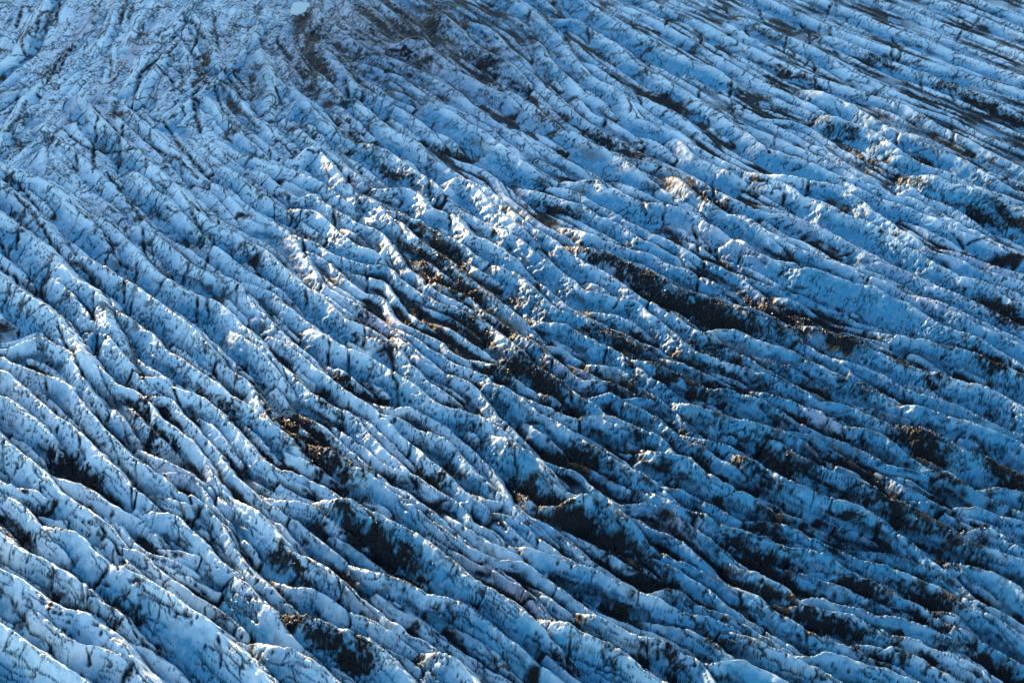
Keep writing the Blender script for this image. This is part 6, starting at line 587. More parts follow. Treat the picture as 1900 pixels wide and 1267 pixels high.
1.8 -88.0,437.1 -85.0,433.1 -82.1,429.1 -79.1,425.0 -76.0,421.1 -72.5,417.5 -68.4,414.7 -64.3,411.9
3.2 3.5,315.2 7.0,311.6 10.4,308.0 14.1,304.5 18.1,301.6
1.5 50.5,498.5 53.3,494.3 56.0,490.1 58.6,485.9 61.3,481.6 63.8,477.3 66.3,473.0 68.6,468.6
1.7 16.6,256.0 20.1,252.4 23.7,248.9 27.3,245.4 31.2,242.3 35.2,239.3 39.2,236.2
1.7 131.1,474.1 133.6,469.8 136.3,465.6 139.2,461.5 142.3,457.6 145.5,453.8
2.6 -191.5,505.4 -190.0,510.2 -188.8,515.0 -188.0,520.0 -187.2,524.9 -186.5,529.9 -185.8,534.8 -185.4,539.8 -185.0,544.8
2.3 -82.9,306.4 -79.6,302.7 -76.4,298.8 -73.4,294.8 -70.6,290.7 -67.8,286.5 -65.1,282.3 -62.2,278.2 -59.0,274.3
1.9 72.4,244.3 76.8,241.9 81.1,239.3 85.1,236.4 89.0,233.3 92.5,229.6
2.8 8.3,417.5 11.9,413.9 15.5,410.5 18.9,406.8 22.2,403.1 25.5,399.4 28.9,395.7 32.3,392.0 35.8,388.4 39.5,385.0 43.2,381.7 46.8,378.2
3.9 -43.6,719.2 -41.7,714.6 -39.6,710.0 -37.4,705.5 -35.0,701.1 -32.5,696.8 -30.0,692.5 -27.6,688.1 -25.1,683.8 -22.6,679.5 -20.1,675.1 -17.6,670.8 -15.1,666.5 -12.6,662.1 -10.1,657.8 -7.6,653.5 -5.1,649.2
4.4 -177.8,382.2 -174.4,378.6 -171.0,374.9 -167.6,371.2 -164.2,367.6 -160.8,363.9 -157.4,360.2 -153.9,356.6 -150.5,353.0 -147.0,349.4
1.2 -123.1,596.8 -123.1,596.8 -123.0,596.8 -122.9,596.8 -122.9,596.8 -122.8,596.8 -122.8,596.8 -122.7,596.8
3.3 -5.6,591.8 -3.0,587.5 -0.6,583.1 1.7,578.6 3.7,574.1 5.6,569.4 7.2,564.7 8.7,560.0 10.2,555.2 11.5,550.3
2.6 -45.9,511.0 -43.2,506.8 -40.4,502.7 -37.3,498.7 -34.1,494.9 -30.9,491.1 -27.6,487.3
2.1 222.0,562.7 224.6,558.4 227.3,554.1 229.9,549.9 232.5,545.6
2.5 -58.9,456.1 -56.0,452.0 -53.2,447.9 -50.3,443.9 -47.5,439.7 -44.8,435.5 -41.8,431.5 -38.2,428.1 -33.9,425.5
2.6 83.1,719.3 85.9,715.2 88.7,711.0 91.5,706.9 94.2,702.7 96.9,698.5 99.6,694.3 102.3,690.1 105.0,685.9 107.7,681.6 110.3,677.4 113.0,673.2 115.7,668.9 118.4,664.7 121.1,660.5 123.7,656.3 126.4,652.1 129.2,647.9
1.8 -74.0,597.8 -73.3,592.8 -72.5,587.9 -71.4,583.0 -69.9,578.3 -67.9,573.7 -65.5,569.3 -62.8,565.1 -60.1,560.9 -57.4,556.7 -54.5,552.6
1.9 69.1,465.4 71.3,460.9 73.5,456.4 76.1,452.1 79.0,448.1 82.2,444.2 85.5,440.5
1.7 -33.3,580.0 -31.0,575.6 -28.9,571.1 -26.7,566.5 -24.7,562.0 -22.8,557.3 -21.0,552.7 -19.1,548.0 -17.0,543.5
4.2 172.8,468.0 175.6,463.9 178.4,459.8 181.2,455.6 183.9,451.4 186.6,447.2 189.2,442.9 192.1,438.8 194.9,434.7
3.4 -67.6,209.3 -64.3,205.5 -61.1,201.7 -57.9,197.9 -54.7,194.0 -51.6,190.1 -48.4,186.2
1.6 6.5,341.5 10.1,338.0 13.9,334.8 17.8,331.6 21.2,328.0 24.7,324.4
3.8 -85.3,604.2 -85.2,609.2 -85.2,614.2 -85.1,619.2 -85.0,624.2 -84.9,629.2 -84.9,634.2 -84.8,639.2 -84.7,644.2 -84.6,649.2 -84.5,654.2 -84.4,659.2 -84.4,664.2
4.4 -0.5,718.2 2.0,713.9 4.6,709.6 7.1,705.3 9.7,701.0 12.3,696.7 14.8,692.5 17.4,688.2 20.0,683.9 22.6,679.6 25.2,675.3 27.8,671.1
3.0 13.6,520.3 15.5,515.7 17.4,511.0 19.2,506.4 20.9,501.7
1.4 0.9,600.6 3.4,596.3 6.0,592.0 8.5,587.7 10.9,583.3 13.0,578.7 15.0,574.2 17.2,569.6 19.3,565.1
4.1 -87.1,599.0 -86.9,599.0 -86.8,599.0 -86.7,599.0 -86.6,599.0 -86.4,594.0 -86.3,589.0 -86.3,584.0 -86.2,579.0
1.2 -118.6,470.5 -115.9,466.3 -113.2,462.1 -110.5,457.9 -107.8,453.7 -105.1,449.5 -102.3,445.3 -99.4,441.3 -96.4,437.3 -93.3,433.3 -90.2,429.4 -87.2,425.4 -84.3,421.3 -81.5,417.2 -78.5,413.2
3.6 -15.6,611.2 -13.0,606.9 -10.5,602.6 -7.9,598.3 -5.3,594.1
1.2 -114.0,484.0 -113.9,484.0 -113.8,484.0 -113.7,484.0 -113.5,484.0 -113.4,484.0 -113.1,479.0 -112.1,474.1 -109.9,469.6 -107.3,465.3 -104.6,461.1 -102.0,456.8
1.5 -99.1,564.9 -99.0,569.9 -99.0,574.9 -98.9,579.9 -98.9,579.9 -98.9,579.9 -98.9,579.9 -98.9,579.9
2.3 -44.5,229.4 -40.6,226.3 -36.4,223.6 -32.1,221.0
1.2 147.0,568.1 150.0,564.0 153.0,560.1 156.1,556.1 159.1,552.2 162.1,548.1 164.9,544.0 167.8,539.9 170.8,535.9 173.9,532.0 177.0,528.1 180.2,524.2 183.4,520.4 186.7,516.6 190.0,512.9
1.8 19.6,294.2 23.4,290.9 27.1,287.5 30.4,283.8 33.7,280.1 37.3,276.5 41.0,273.2 44.6,269.8 48.2,266.3 52.1,263.2 56.5,260.7 60.9,258.4
1.9 -53.2,430.8 -50.4,426.6 -47.1,422.9 -43.2,419.7 -39.2,416.7 -35.4,413.5 -31.9,409.9
1.4 162.8,515.1 165.9,511.1 169.0,507.2 172.1,503.4 175.3,499.5 178.5,495.6 181.7,491.8 185.0,488.1 188.5,484.4 191.9,480.8 195.4,477.3 198.9,473.7
2.4 106.8,356.5 110.2,352.8 113.3,348.9 116.3,344.9 119.6,341.1 123.1,337.6 127.0,334.4 130.6,331.0 133.9,327.2
1.2 -183.0,506.9 -181.5,511.6 -180.5,516.5 -179.9,521.5 -179.4,526.5 -178.9,531.4 -178.4,536.4 -177.9,541.4 -177.4,546.4 -176.9,551.3 -176.3,556.3 -175.9,561.3 -175.5,566.3
1.3 -130.5,319.3 -126.5,316.3 -122.6,313.2 -118.9,309.8 -115.6,306.0 -112.4,302.2 -109.1,298.4 -105.8,294.7 -102.5,290.9 -99.3,287.1 -96.1,283.3 -92.8,279.5 -89.3,275.9 -85.7,272.4
1.6 -223.1,583.9 -222.9,578.9 -222.6,573.9 -222.3,568.9 -222.0,563.9 -221.6,558.9 -221.3,553.9 -221.1,548.9 -221.0,548.9 -221.0,548.9 -220.9,548.9 -220.9,548.9
2.3 96.9,320.5 100.6,317.0 104.4,313.8 108.4,310.8 112.5,308.0 116.6,305.1
1.7 130.7,583.7 133.3,579.4 136.0,575.2 138.7,571.0 141.4,566.8 144.3,562.7
1.9 53.2,435.5 55.9,431.3 58.5,427.1 61.2,422.8 63.9,418.7 66.8,414.6 70.0,410.7 73.3,407.0 76.7,403.3
1.9 118.3,401.4 120.5,396.9 122.8,392.5 125.5,388.3 129.0,384.7
2.6 -226.7,717.9 -226.3,713.0 -225.9,708.0 -225.5,703.0 -225.2,698.0 -224.8,693.0 -224.4,688.0 -224.0,683.0 -223.7,678.1
1.2 -174.2,487.0 -174.2,487.0 -174.1,487.0 -174.1,487.0 -174.1,487.0 -174.0,487.0 -174.0,487.0 -173.9,492.0 -173.6,497.0
2.4 -92.2,601.3 -92.1,601.3 -92.0,601.3 -91.9,601.3 -91.8,601.3 -91.6,596.3 -91.3,591.3 -91.2,586.3 -91.1,586.3 -91.1,586.3 -91.0,586.3
1.5 64.4,259.6 68.6,256.9 72.9,254.4 77.2,251.9
1.7 -127.8,487.3 -127.4,487.3 -127.0,487.3 -126.7,487.3 -126.3,487.3 -125.2,492.2 -123.2,496.7 -120.9,501.2 -118.7,505.6 -116.9,510.3 -116.0,515.2 -115.4,520.2 -115.0,525.2 -114.8,525.2 -114.5,525.2
2.2 -61.3,371.1 -58.7,366.9 -55.8,362.8 -52.6,359.0 -49.3,355.2 -46.1,351.4 -42.8,347.6 -39.3,344.1 -35.8,340.5 -32.5,336.7
1.7 -175.2,613.2 -174.6,608.3 -173.9,603.3 -173.3,598.4 -172.8,593.4 -172.5,588.4 -172.4,588.4
1.8 -27.8,590.6 -25.5,586.1 -23.2,581.7 -20.8,577.3 -18.4,572.9 -15.6,568.8 -12.8,564.7 -10.2,560.4 -8.1,555.8 -6.3,551.2
3.6 39.2,198.7 42.0,194.6 45.0,190.6 48.1,186.7
1.2 -199.3,625.4 -199.0,620.4 -198.8,615.4 -198.6,610.4 -198.3,605.4 -198.1,600.4 -197.9,595.4 -197.6,590.4 -197.4,585.4 -197.2,580.4 -196.9,575.5 -196.6,570.5 -196.3,565.5 -196.0,560.5 -195.6,555.5
1.8 155.9,611.3 158.8,607.2 161.7,603.1 164.6,599.1 167.5,595.0 170.4,590.9 173.2,586.8 176.1,582.7 179.0,578.6 181.9,574.5 184.7,570.4 187.6,566.3
2.8 -38.5,452.1 -35.4,448.1 -32.6,444.0 -29.9,439.8 -26.9,435.8
2.5 -163.3,718.7 -163.0,713.7 -162.6,708.7 -162.2,703.7 -161.8,698.7 -161.4,693.8 -161.0,688.8 -160.6,683.8 -160.2,678.8 -159.8,673.8 -159.4,668.8 -159.0,663.9 -158.6,658.9 -158.1,653.9
3.7 -49.5,704.4 -47.9,699.6 -46.1,695.0 -44.1,690.4 -41.7,685.9 -39.3,681.6 -36.8,677.3 -34.2,673.0 -31.7,668.6 -29.2,664.3 -26.7,660.0 -24.1,655.7 -21.6,651.4
2.3 45.8,297.0 49.8,294.1 54.1,291.5 58.4,288.9 62.5,286.0
2.9 -93.4,491.1 -91.1,486.6 -88.8,482.2 -86.4,477.8 -83.9,473.5 -81.3,469.2 -78.7,465.0 -76.0,460.7 -73.4,456.5 -70.6,452.3
1.8 -39.8,518.4 -36.8,514.4 -34.1,510.2 -31.3,506.0 -28.6,501.9 -25.7,497.8 -22.7,493.7 -19.6,489.9
2.9 -15.3,719.1 -12.8,714.8 -10.3,710.5 -7.8,706.2 -5.3,701.8 -2.8,697.5 -0.2,693.2 2.3,688.9 4.8,684.6
2.3 -59.9,292.3 -56.8,288.4 -53.4,284.7 -49.5,281.6 -45.4,278.7 -41.6,275.5 -37.7,272.3 -33.9,269.1
2.5 258.4,663.8 261.0,659.5 263.6,655.3 266.2,651.0
1.8 8.8,570.6 10.6,565.9 12.1,561.2 13.5,556.4 14.8,551.5 16.1,546.7 17.3,541.9 18.7,537.0
1.9 1.0,492.0 3.5,487.8 6.0,483.4 8.3,479.0 10.7,474.6 13.2,470.3 16.0,466.1
1.7 -160.8,441.9 -157.4,438.3 -153.5,435.1 -149.6,432.0 -145.9,428.7 -142.4,425.1 -139.2,421.3 -136.1,417.3 -133.1,413.4
2.4 92.8,359.4 96.6,356.1 100.3,352.7 103.8,349.2 107.2,345.5 110.2,341.5 113.5,337.8
1.7 87.5,255.8 90.6,251.9 93.8,248.1 97.4,244.6
1.2 128.3,620.8 131.0,616.6 133.7,612.4 136.4,608.2 139.1,604.0 141.8,599.8 144.6,595.6 147.4,591.5 150.2,587.3 153.0,583.2
2.1 -21.1,269.4 -17.5,265.8 -14.2,262.1 -10.9,258.3 -7.4,254.8 -3.6,251.5 0.4,248.6 4.7,246.0 8.7,243.0 12.6,239.9 16.5,236.7 20.4,233.5
3.2 -4.6,662.8 -2.1,658.5 0.4,654.2 2.9,649.8 5.4,645.5 7.8,641.1 10.3,636.8 12.7,632.4 15.2,628.1 17.6,623.7 20.0,619.3 22.3,614.9 24.6,610.4 26.9,606.0
1.7 30.7,509.6 33.3,505.4 35.9,501.1 38.2,496.7
1.2 -146.6,512.1 -146.6,512.1 -146.6,512.1 -146.6,512.1 -146.5,507.1 -146.5,502.1 -146.2,497.1
1.7 112.0,662.5 114.6,658.3 117.3,654.0 120.0,649.8 122.7,645.6 125.3,641.4 128.0,637.2 130.7,633.0 133.5,628.8 136.2,624.6 138.9,620.4 141.7,616.2
2.6 -106.7,397.8 -103.5,394.0 -100.3,390.2 -97.1,386.4 -93.9,382.5 -90.6,378.7 -87.1,375.2 -83.4,371.8 -79.6,368.6 -75.9,365.2
2.6 110.4,366.9 113.8,363.2 117.2,359.6 120.7,355.9 123.9,352.2 127.2,348.3 130.4,344.5 133.6,340.7 136.8,336.9 140.0,333.0 143.2,329.2 146.4,325.3 149.4,321.3 152.5,317.4
2.2 257.7,718.6 260.3,714.4 262.9,710.1 265.5,705.8 268.1,701.5 270.7,697.3 273.3,693.0 275.9,688.7 278.4,684.4
2.2 -125.0,229.5 -121.0,226.6 -117.0,223.6 -113.0,220.6 -109.1,217.5 -105.2,214.4 -101.2,211.3 -97.2,208.4 -93.1,205.5 -88.9,202.8 -84.8,199.9 -80.9,196.7
3.0 2.8,517.4 4.8,512.8 6.9,508.3 8.9,503.7 10.9,499.1 12.9,494.5 15.1,490.0 17.2,485.5 19.4,481.0
1.8 -128.0,718.7 -127.8,713.7 -127.6,708.7 -127.4,703.7 -127.2,698.7 -127.0,693.7 -126.8,688.7 -126.6,683.7 -126.5,678.7 -126.4,673.7 -126.2,668.7 -126.2,663.7 -126.1,658.7
1.7 -58.7,304.0 -55.8,299.9 -52.5,296.1 -49.1,292.5 -45.7,288.8 -42.4,285.0
2.3 94.0,427.6 98.2,424.9 101.7,421.4 104.4,417.2 106.8,412.8 109.2,408.4 111.7,404.1 114.3,399.8
1.7 -160.5,599.2 -160.0,594.3 -159.5,589.3 -159.1,584.3 -158.7,579.3 -158.3,574.3 -157.9,569.4 -157.7,564.4
2.2 -137.6,386.9 -134.5,383.0 -131.4,379.0 -128.2,375.2 -124.9,371.5 -121.3,368.0 -117.7,364.5 -114.2,360.9 -110.7,357.3 -107.5,353.5 -104.4,349.6 -101.0,345.9
1.6 76.0,353.5 79.5,349.9 83.0,346.4 86.7,343.0 90.7,340.1
1.7 76.1,514.9 79.1,510.9 81.9,506.7 84.5,502.5 87.2,498.2
2.0 -128.8,554.3 -128.0,549.4 -127.0,544.5 -125.9,539.6 -124.7,534.7 -123.6,529.9 -123.1,524.9 -123.0,524.9 -122.9,524.9 -122.7,524.9 -122.6,524.9
1.2 -142.2,479.4 -139.5,475.2 -136.7,471.0 -133.9,466.9 -130.9,462.9 -128.0,458.9 -125.0,454.8 -122.1,450.7 -119.3,446.6 -116.6,442.4 -113.8,438.3
2.2 -124.6,255.0 -120.9,251.7 -117.0,248.6 -112.9,245.7 -108.7,242.9 -104.5,240.2 -100.4,237.4 -96.5,234.3 -92.6,231.2
2.0 -156.1,719.7 -155.7,714.7 -155.4,709.7 -155.1,704.7 -154.7,699.7 -154.3,694.7 -154.0,689.8 -153.6,684.8 -153.2,679.8 -152.9,674.8 -152.5,669.8 -152.2,664.8
2.9 -84.2,531.3 -82.7,526.6 -81.1,521.8 -79.3,517.1 -77.2,512.6 -74.8,508.2
2.0 -80.1,227.7 -76.4,224.3 -72.5,221.1 -68.5,218.1 -64.6,215.0 -60.9,211.6
3.9 176.2,419.9 179.3,416.0 182.2,411.9 185.0,407.8
1.2 84.5,595.1 87.3,590.9 89.9,586.7 92.5,582.4 95.0,578.1
3.4 -70.3,719.4 -70.0,714.5 -69.6,709.5 -69.3,704.5 -68.9,699.5 -68.5,694.5 -68.1,689.5 -67.7,684.5 -67.3,679.6 -66.9,674.6 -66.4,669.6 -65.8,664.6 -65.2,659.7 -64.5,654.7 -63.7,649.8
2.1 116.6,450.2 119.0,445.8 121.6,441.6 124.5,437.5 127.7,433.6 131.1,430.0
4.0 53.7,718.3 56.5,714.1 59.3,710.0 62.1,705.8 64.9,701.7 67.7,697.6 70.6,693.5 73.4,689.4 76.3,685.3
1.7 2.6,433.8 5.3,429.6 8.8,426.0 12.6,422.8 16.6,419.8 20.4,416.6 24.0,413.1 27.2,409.3
1.7 46.1,338.3 49.2,334.4 52.8,331.0 56.5,327.6 60.1,324.1 63.8,320.7 67.6,317.4
1.4 96.0,331.8 99.8,328.6 103.5,325.2 107.1,321.8 110.6,318.3
1.8 -32.5,356.8 -30.0,352.5 -27.1,348.4 -23.7,344.7 -20.1,341.2 -16.7,337.6
1.2 -111.5,493.4 -109.5,488.8 -107.3,484.3 -104.9,479.9 -102.4,475.5 -100.0,471.2 -97.6,466.8 -95.1,462.5
3.0 -59.4,648.0 -57.4,643.4 -55.1,639.0 -52.6,634.6 -50.1,630.3 -47.7,625.9 -45.2,621.6 -42.8,617.2 -40.3,612.9 -37.9,608.5 -35.5,604.1 -33.1,599.7 -30.6,595.3
1.6 -40.7,259.8 -36.6,256.9 -32.5,254.0 -28.5,251.0 -24.7,247.8 -21.0,244.4 -17.4,241.0
1.3 -15.3,614.6 -12.7,610.3 -10.2,606.1 -7.6,601.8 -5.0,597.5 -2.4,593.2 0.2,588.9 2.7,584.6 5.1,580.2 7.2,575.7
2.3 -182.8,629.8 -182.3,624.8 -181.8,619.8 -181.3,614.9 -180.8,609.9 -180.3,604.9 -179.8,599.9 -179.4,595.0 -179.1,590.0
1.9 130.2,718.1 133.0,713.9 135.7,709.7 138.5,705.6 141.2,701.4 143.9,697.2 146.7,693.0 149.5,688.9 152.2,684.7 155.0,680.5 157.8,676.4
2.8 -50.9,692.1 -49.3,687.3 -47.4,682.7 -45.2,678.2 -42.8,673.8 -40.3,669.5 -37.8,665.2 -35.2,660.9 -32.7,656.5 -30.2,652.2 -27.7,647.9 -25.1,643.6 -22.6,639.3 -20.0,635.0 -17.5,630.7
2.3 -84.9,259.4 -81.1,256.1 -77.2,253.0 -73.1,250.1
2.1 -69.5,446.1 -66.5,442.1 -63.5,438.1 -60.7,434.0 -57.9,429.9 -55.1,425.7 -52.1,421.7 -48.9,417.9
2.9 -92.3,548.9 -92.2,548.9 -92.1,548.9 -91.8,553.8 -91.5,558.8 -91.3,563.8 -91.1,568.8 -90.9,573.8 -90.8,578.8
2.1 17.7,531.3 19.5,526.7 21.4,522.0 23.2,517.4 25.0,512.7 27.0,508.1 29.2,503.6 31.7,499.3 34.2,495.0 36.2,490.4 37.9,485.7 39.9,481.1
2.3 92.4,290.9 95.4,286.9 98.7,283.2 102.5,279.9 106.4,276.8 110.2,273.5
1.7 87.1,495.2 90.1,491.2 93.4,487.4 97.2,484.2 101.2,481.2 104.8,477.7
2.8 90.2,426.6 93.7,423.0 97.0,419.2 99.9,415.1 102.6,410.9 105.6,406.9 108.9,403.2 112.0,399.3 114.7,395.0 117.1,390.7
2.2 143.7,403.1 146.7,399.1 149.8,395.2 152.9,391.2 155.9,387.3 159.2,383.5 162.7,379.9
1.6 -63.6,470.0 -61.2,465.6 -58.8,461.2 -56.1,457.0 -53.2,452.9 -50.1,449.0 -46.8,445.2 -43.7,441.3
2.0 -130.9,301.0 -127.2,297.6 -123.7,294.0 -120.2,290.4 -116.7,286.9 -113.2,283.3 -109.7,279.8 -106.1,276.3
2.6 242.3,720.0 244.9,715.7 247.5,711.5 250.1,707.2 252.7,702.9 255.3,698.6 257.9,694.4 260.5,690.1 263.0,685.8 265.6,681.5 268.2,677.3 270.8,673.0 273.4,668.7
1.4 104.6,538.1 107.2,533.8 109.8,529.5 112.4,525.3 115.2,521.1 118.2,517.2 121.6,513.4 125.0,509.8
3.7 -81.3,605.5 -81.2,600.5 -80.9,595.5 -80.7,590.5 -80.4,585.5 -80.0,580.5 -79.6,575.5 -79.1,570.6 -78.2,565.6 -76.8,560.9
2.4 36.7,602.2 39.0,597.8 41.4,593.4 43.9,589.1 46.5,584.8 49.2,580.6 52.0,576.4 54.7,572.3 57.4,568.0 59.9,563.7 62.4,559.3 64.8,555.0
1.7 111.2,701.4 113.9,697.2 116.6,692.9 119.3,688.7 121.9,684.5 124.7,680.3 127.4,676.1 130.1,671.9 132.8,667.7 135.6,663.6 138.3,659.4 141.1,655.2 143.9,651.1 146.6,646.9 149.4,642.8 152.2,638.6 155.0,634.5 157.9,630.4 160.7,626.2
3.6 15.8,357.3 19.2,353.6 23.1,350.5 27.4,347.8 31.4,344.9 35.0,341.5 38.3,337.7 41.4,333.7 44.3,329.7
2.6 105.8,257.5 110.1,254.9 114.0,251.9 118.0,248.8 121.9,245.7 125.8,242.6 129.6,239.3
2.1 -187.6,718.0 -187.1,713.0 -186.6,708.0 -186.2,703.1 -185.7,698.1 -185.2,693.1
2.3 265.3,719.1 267.9,714.8 270.5,710.5 273.0,706.3 275.6,702.0 278.2,697.7 280.8,693.4
2.2 5.6,454.9 8.0,450.5 10.6,446.3 13.7,442.3 17.0,438.5 20.4,434.9 24.0,431.4
1.8 -90.4,545.9 -89.7,540.9 -88.5,536.1 -87.0,531.3 -85.6,526.5 -84.2,521.7 -82.9,516.9 -81.5,512.1 -79.6,507.5 -76.9,503.3 -74.0,499.2
1.6 137.1,521.2 140.1,517.1 143.0,513.1 145.9,509.0 148.8,504.9 151.7,500.8 154.7,496.9 158.0,493.1 161.2,489.3
1.4 -190.4,572.3 -190.1,567.3 -189.7,562.3 -189.4,557.4 -189.1,552.4 -188.8,547.4 -188.7,542.4 -188.6,542.4 -188.5,547.4 -188.5,547.4
1.2 81.0,553.3 83.6,549.1 86.1,544.7 88.6,540.4 91.0,536.0 93.3,531.6 95.6,527.2 97.9,522.7 100.3,518.3 103.0,514.1 106.0,510.1 109.2,506.2 112.5,502.5 115.8,498.7
2.1 -65.9,612.3 -64.6,607.5 -63.0,602.7 -61.2,598.0 -59.2,593.5 -56.7,589.1 -54.3,584.7 -52.0,580.3 -49.6,575.9 -47.3,571.5 -45.1,567.0
1.8 -142.5,334.8 -138.3,332.0 -133.9,329.7 -129.1,328.4 -124.6,326.1 -120.9,322.8 -117.5,319.2 -114.2,315.4 -111.1,311.5 -108.2,307.4 -105.3,303.3 -102.2,299.4 -99.1,295.5
2.4 29.5,621.1 31.9,616.7 34.4,612.4 36.8,608.0 39.4,603.7 42.0,599.4 44.8,595.3 47.6,591.2
1.4 164.8,591.3 167.7,587.2 170.7,583.2 173.6,579.2 176.6,575.1 179.6,571.1 182.5,567.1 185.4,563.0 188.3,558.9
1.5 -51.6,506.5 -48.8,502.4 -45.9,498.3 -42.7,494.5 -39.4,490.7 -36.3,486.8 -33.3,482.8 -30.4,478.7 -27.7,474.5
1.6 90.0,610.8 92.7,606.6 95.4,602.4 98.0,598.1 100.7,593.9 103.3,589.7 106.0,585.4 108.7,581.2 111.4,577.0 114.0,572.8
1.4 -209.0,587.7 -208.8,582.7 -208.5,577.8 -208.3,572.8 -208.0,567.8 -207.6,562.8 -207.3,557.8 -207.0,552.8 -206.8,547.8
1.6 -19.4,420.1 -16.3,416.1 -13.3,412.1 -10.3,408.1 -7.4,404.1
2.5 -1.0,304.2 1.8,300.1 4.7,296.0 7.7,291.9 10.9,288.1 14.5,284.7 18.1,281.2
1.2 -101.2,518.0 -99.7,513.3 -97.6,508.7 -95.8,504.0 -94.4,499.3
1.7 165.1,518.3 168.3,514.5 171.7,510.8 175.2,507.3 178.9,503.8 182.6,500.5 186.3,497.1 190.0,493.8 193.7,490.4 197.4,487.1 201.1,483.6 204.7,480.2
3.9 -150.7,304.1 -146.6,301.3 -142.6,298.3 -138.7,295.2 -135.0,291.9 -131.4,288.3 -127.9,284.8 -124.2,281.4 -120.3,278.3
1.5 -204.5,604.1 -204.3,599.1 -204.1,594.1 -203.8,589.1 -203.6,584.2 -203.3,579.2 -203.1,574.2 -202.8,569.2
4.2 -62.5,641.6 -60.9,636.9 -58.8,632.4 -56.5,627.9 -54.0,623.6 -51.6,619.2 -49.2,614.8 -46.8,610.4 -44.5,606.0 -42.1,601.6 -39.7,597.2 -37.4,592.8 -35.1,588.3
1.2 -202.0,567.3 -201.7,562.3 -201.3,557.3 -201.0,552.3 -200.7,547.3 -200.7,547.3
1.6 150.8,479.7 153.7,475.5 156.3,471.3 159.0,467.1 161.7,462.9 164.5,458.7 167.2,454.5 169.8,450.3 172.4,446.0
1.3 11.5,370.1 14.2,365.9 17.1,361.9 20.6,358.3 24.7,355.3 28.8,352.5 32.7,349.4 35.9,345.6 38.8,341.5 41.6,337.3
2.8 27.7,582.4 30.4,578.2 33.0,573.9 35.3,569.5 37.6,565.1 40.0,560.7 42.5,556.3 45.1,552.0 47.7,547.8 50.1,543.4 52.5,539.0 55.0,534.7
1.7 49.2,561.2 51.9,557.0 54.6,552.8 57.4,548.7 60.1,544.5 62.8,540.3 65.5,536.1 68.3,531.9
1.3 -120.7,592.2 -120.2,587.2 -119.2,582.3 -117.8,577.5 -116.3,572.7 -115.0,567.9 -113.9,563.0 -112.9,558.1
1.6 -14.5,502.6 -11.7,498.4 -8.9,494.3 -6.1,490.1 -3.4,485.9 -0.8,481.7 2.0,477.5
2.1 -137.1,397.7 -134.2,393.6 -131.2,389.6 -128.3,385.5 -125.2,381.7 -121.7,378.0 -118.1,374.6 -114.6,371.0 -111.0,367.5 -107.5,363.9
2.3 52.7,277.4 56.1,273.7 59.8,270.3 63.5,267.0 67.3,263.8
1.2 119.4,611.9 122.1,607.7 124.7,603.5 127.4,599.2 130.0,595.0 132.7,590.7 135.3,586.5 138.0,582.3 140.6,578.0
2.7 -89.4,718.6 -89.4,713.6 -89.3,708.6 -89.3,703.6
1.9 -121.9,439.8 -119.2,435.7 -116.4,431.5 -113.6,427.3 -110.7,423.3 -107.8,419.2 -105.0,415.1 -102.3,410.8
1.7 -156.2,562.1 -155.9,557.1 -155.6,552.1 -155.3,547.1 -155.1,542.1 -155.1,537.1 -155.0,537.1 -155.0,537.1 -155.0,537.1
2.1 -118.5,294.4 -115.0,290.8 -111.4,287.4 -107.9,283.8 -104.5,280.2
1.6 -75.4,612.9 -75.3,612.9 -75.3,612.9 -75.1,612.9 -74.5,608.0 -73.9,603.0
2.0 197.5,652.9 200.1,648.6 202.7,644.4 205.3,640.1 207.9,635.8 210.5,631.5 213.1,627.3 215.7,623.0 218.3,618.7 220.9,614.4 223.5,610.2 226.0,605.9 228.6,601.6
2.5 -18.3,230.5 -14.2,227.6 -10.3,224.5 -6.8,220.9 -3.5,217.1 -0.1,213.4 3.5,210.0 7.2,206.6 10.9,203.3
1.5 83.5,403.5 87.2,400.1 90.7,396.5 93.8,392.6 96.7,388.6 99.6,384.5 102.7,380.5 106.0,376.7 109.5,373.2 113.2,369.8 116.6,366.2 119.9,362.4 123.3,358.7
2.7 -224.0,518.9 -223.2,523.9 -222.3,528.8 -221.5,533.7 -220.9,538.7
1.7 36.5,592.5 38.7,588.1 41.0,583.6 43.4,579.2 45.9,574.9 48.4,570.5 50.9,566.2 53.5,561.9 56.1,557.7 58.7,553.4 61.4,549.2 64.1,545.0 66.7,540.7 69.3,536.5 72.0,532.2
2.2 -20.9,253.2 -17.4,249.6 -14.0,246.1 -10.2,242.8 -6.4,239.5
1.9 -130.9,502.7 -130.9,502.7 -130.8,507.7 -130.7,512.7 -130.4,517.6 -130.2,522.6 -129.9,527.6 -129.6,532.6 -129.4,537.6 -129.3,537.6 -129.2,537.6
1.2 187.3,592.1 189.9,587.9 192.6,583.7 195.2,579.4 197.8,575.2 200.5,570.9 203.1,566.7 205.8,562.5 208.4,558.2
1.8 -168.9,474.7 -168.8,474.7 -168.6,474.7 -168.5,474.7 -168.4,474.7 -168.3,474.7 -168.1,474.7 -167.9,469.7 -167.8,464.7 -167.7,464.7 -167.6,464.7 -167.5,469.7 -167.3,469.7 -167.2,469.7 -167.0,469.7
1.2 136.5,551.4 139.9,547.7 143.5,544.2 146.9,540.5 150.0,536.6 153.1,532.7 156.4,528.9 159.7,525.2 163.1,521.6
2.8 -62.8,479.1 -60.5,474.7 -58.2,470.2 -55.9,465.8 -53.5,461.4 -50.6,457.3
1.4 150.2,581.7 152.9,577.6 155.8,573.5 158.8,569.5 161.8,565.5 164.8,561.5 167.8,557.5 170.8,553.4
1.2 71.1,496.7 73.7,492.4 76.3,488.2 78.9,483.9 81.5,479.6 84.3,475.5 87.5,471.7 90.8,467.9
1.8 -57.4,297.0 -54.1,293.2 -50.8,289.4 -47.4,285.8
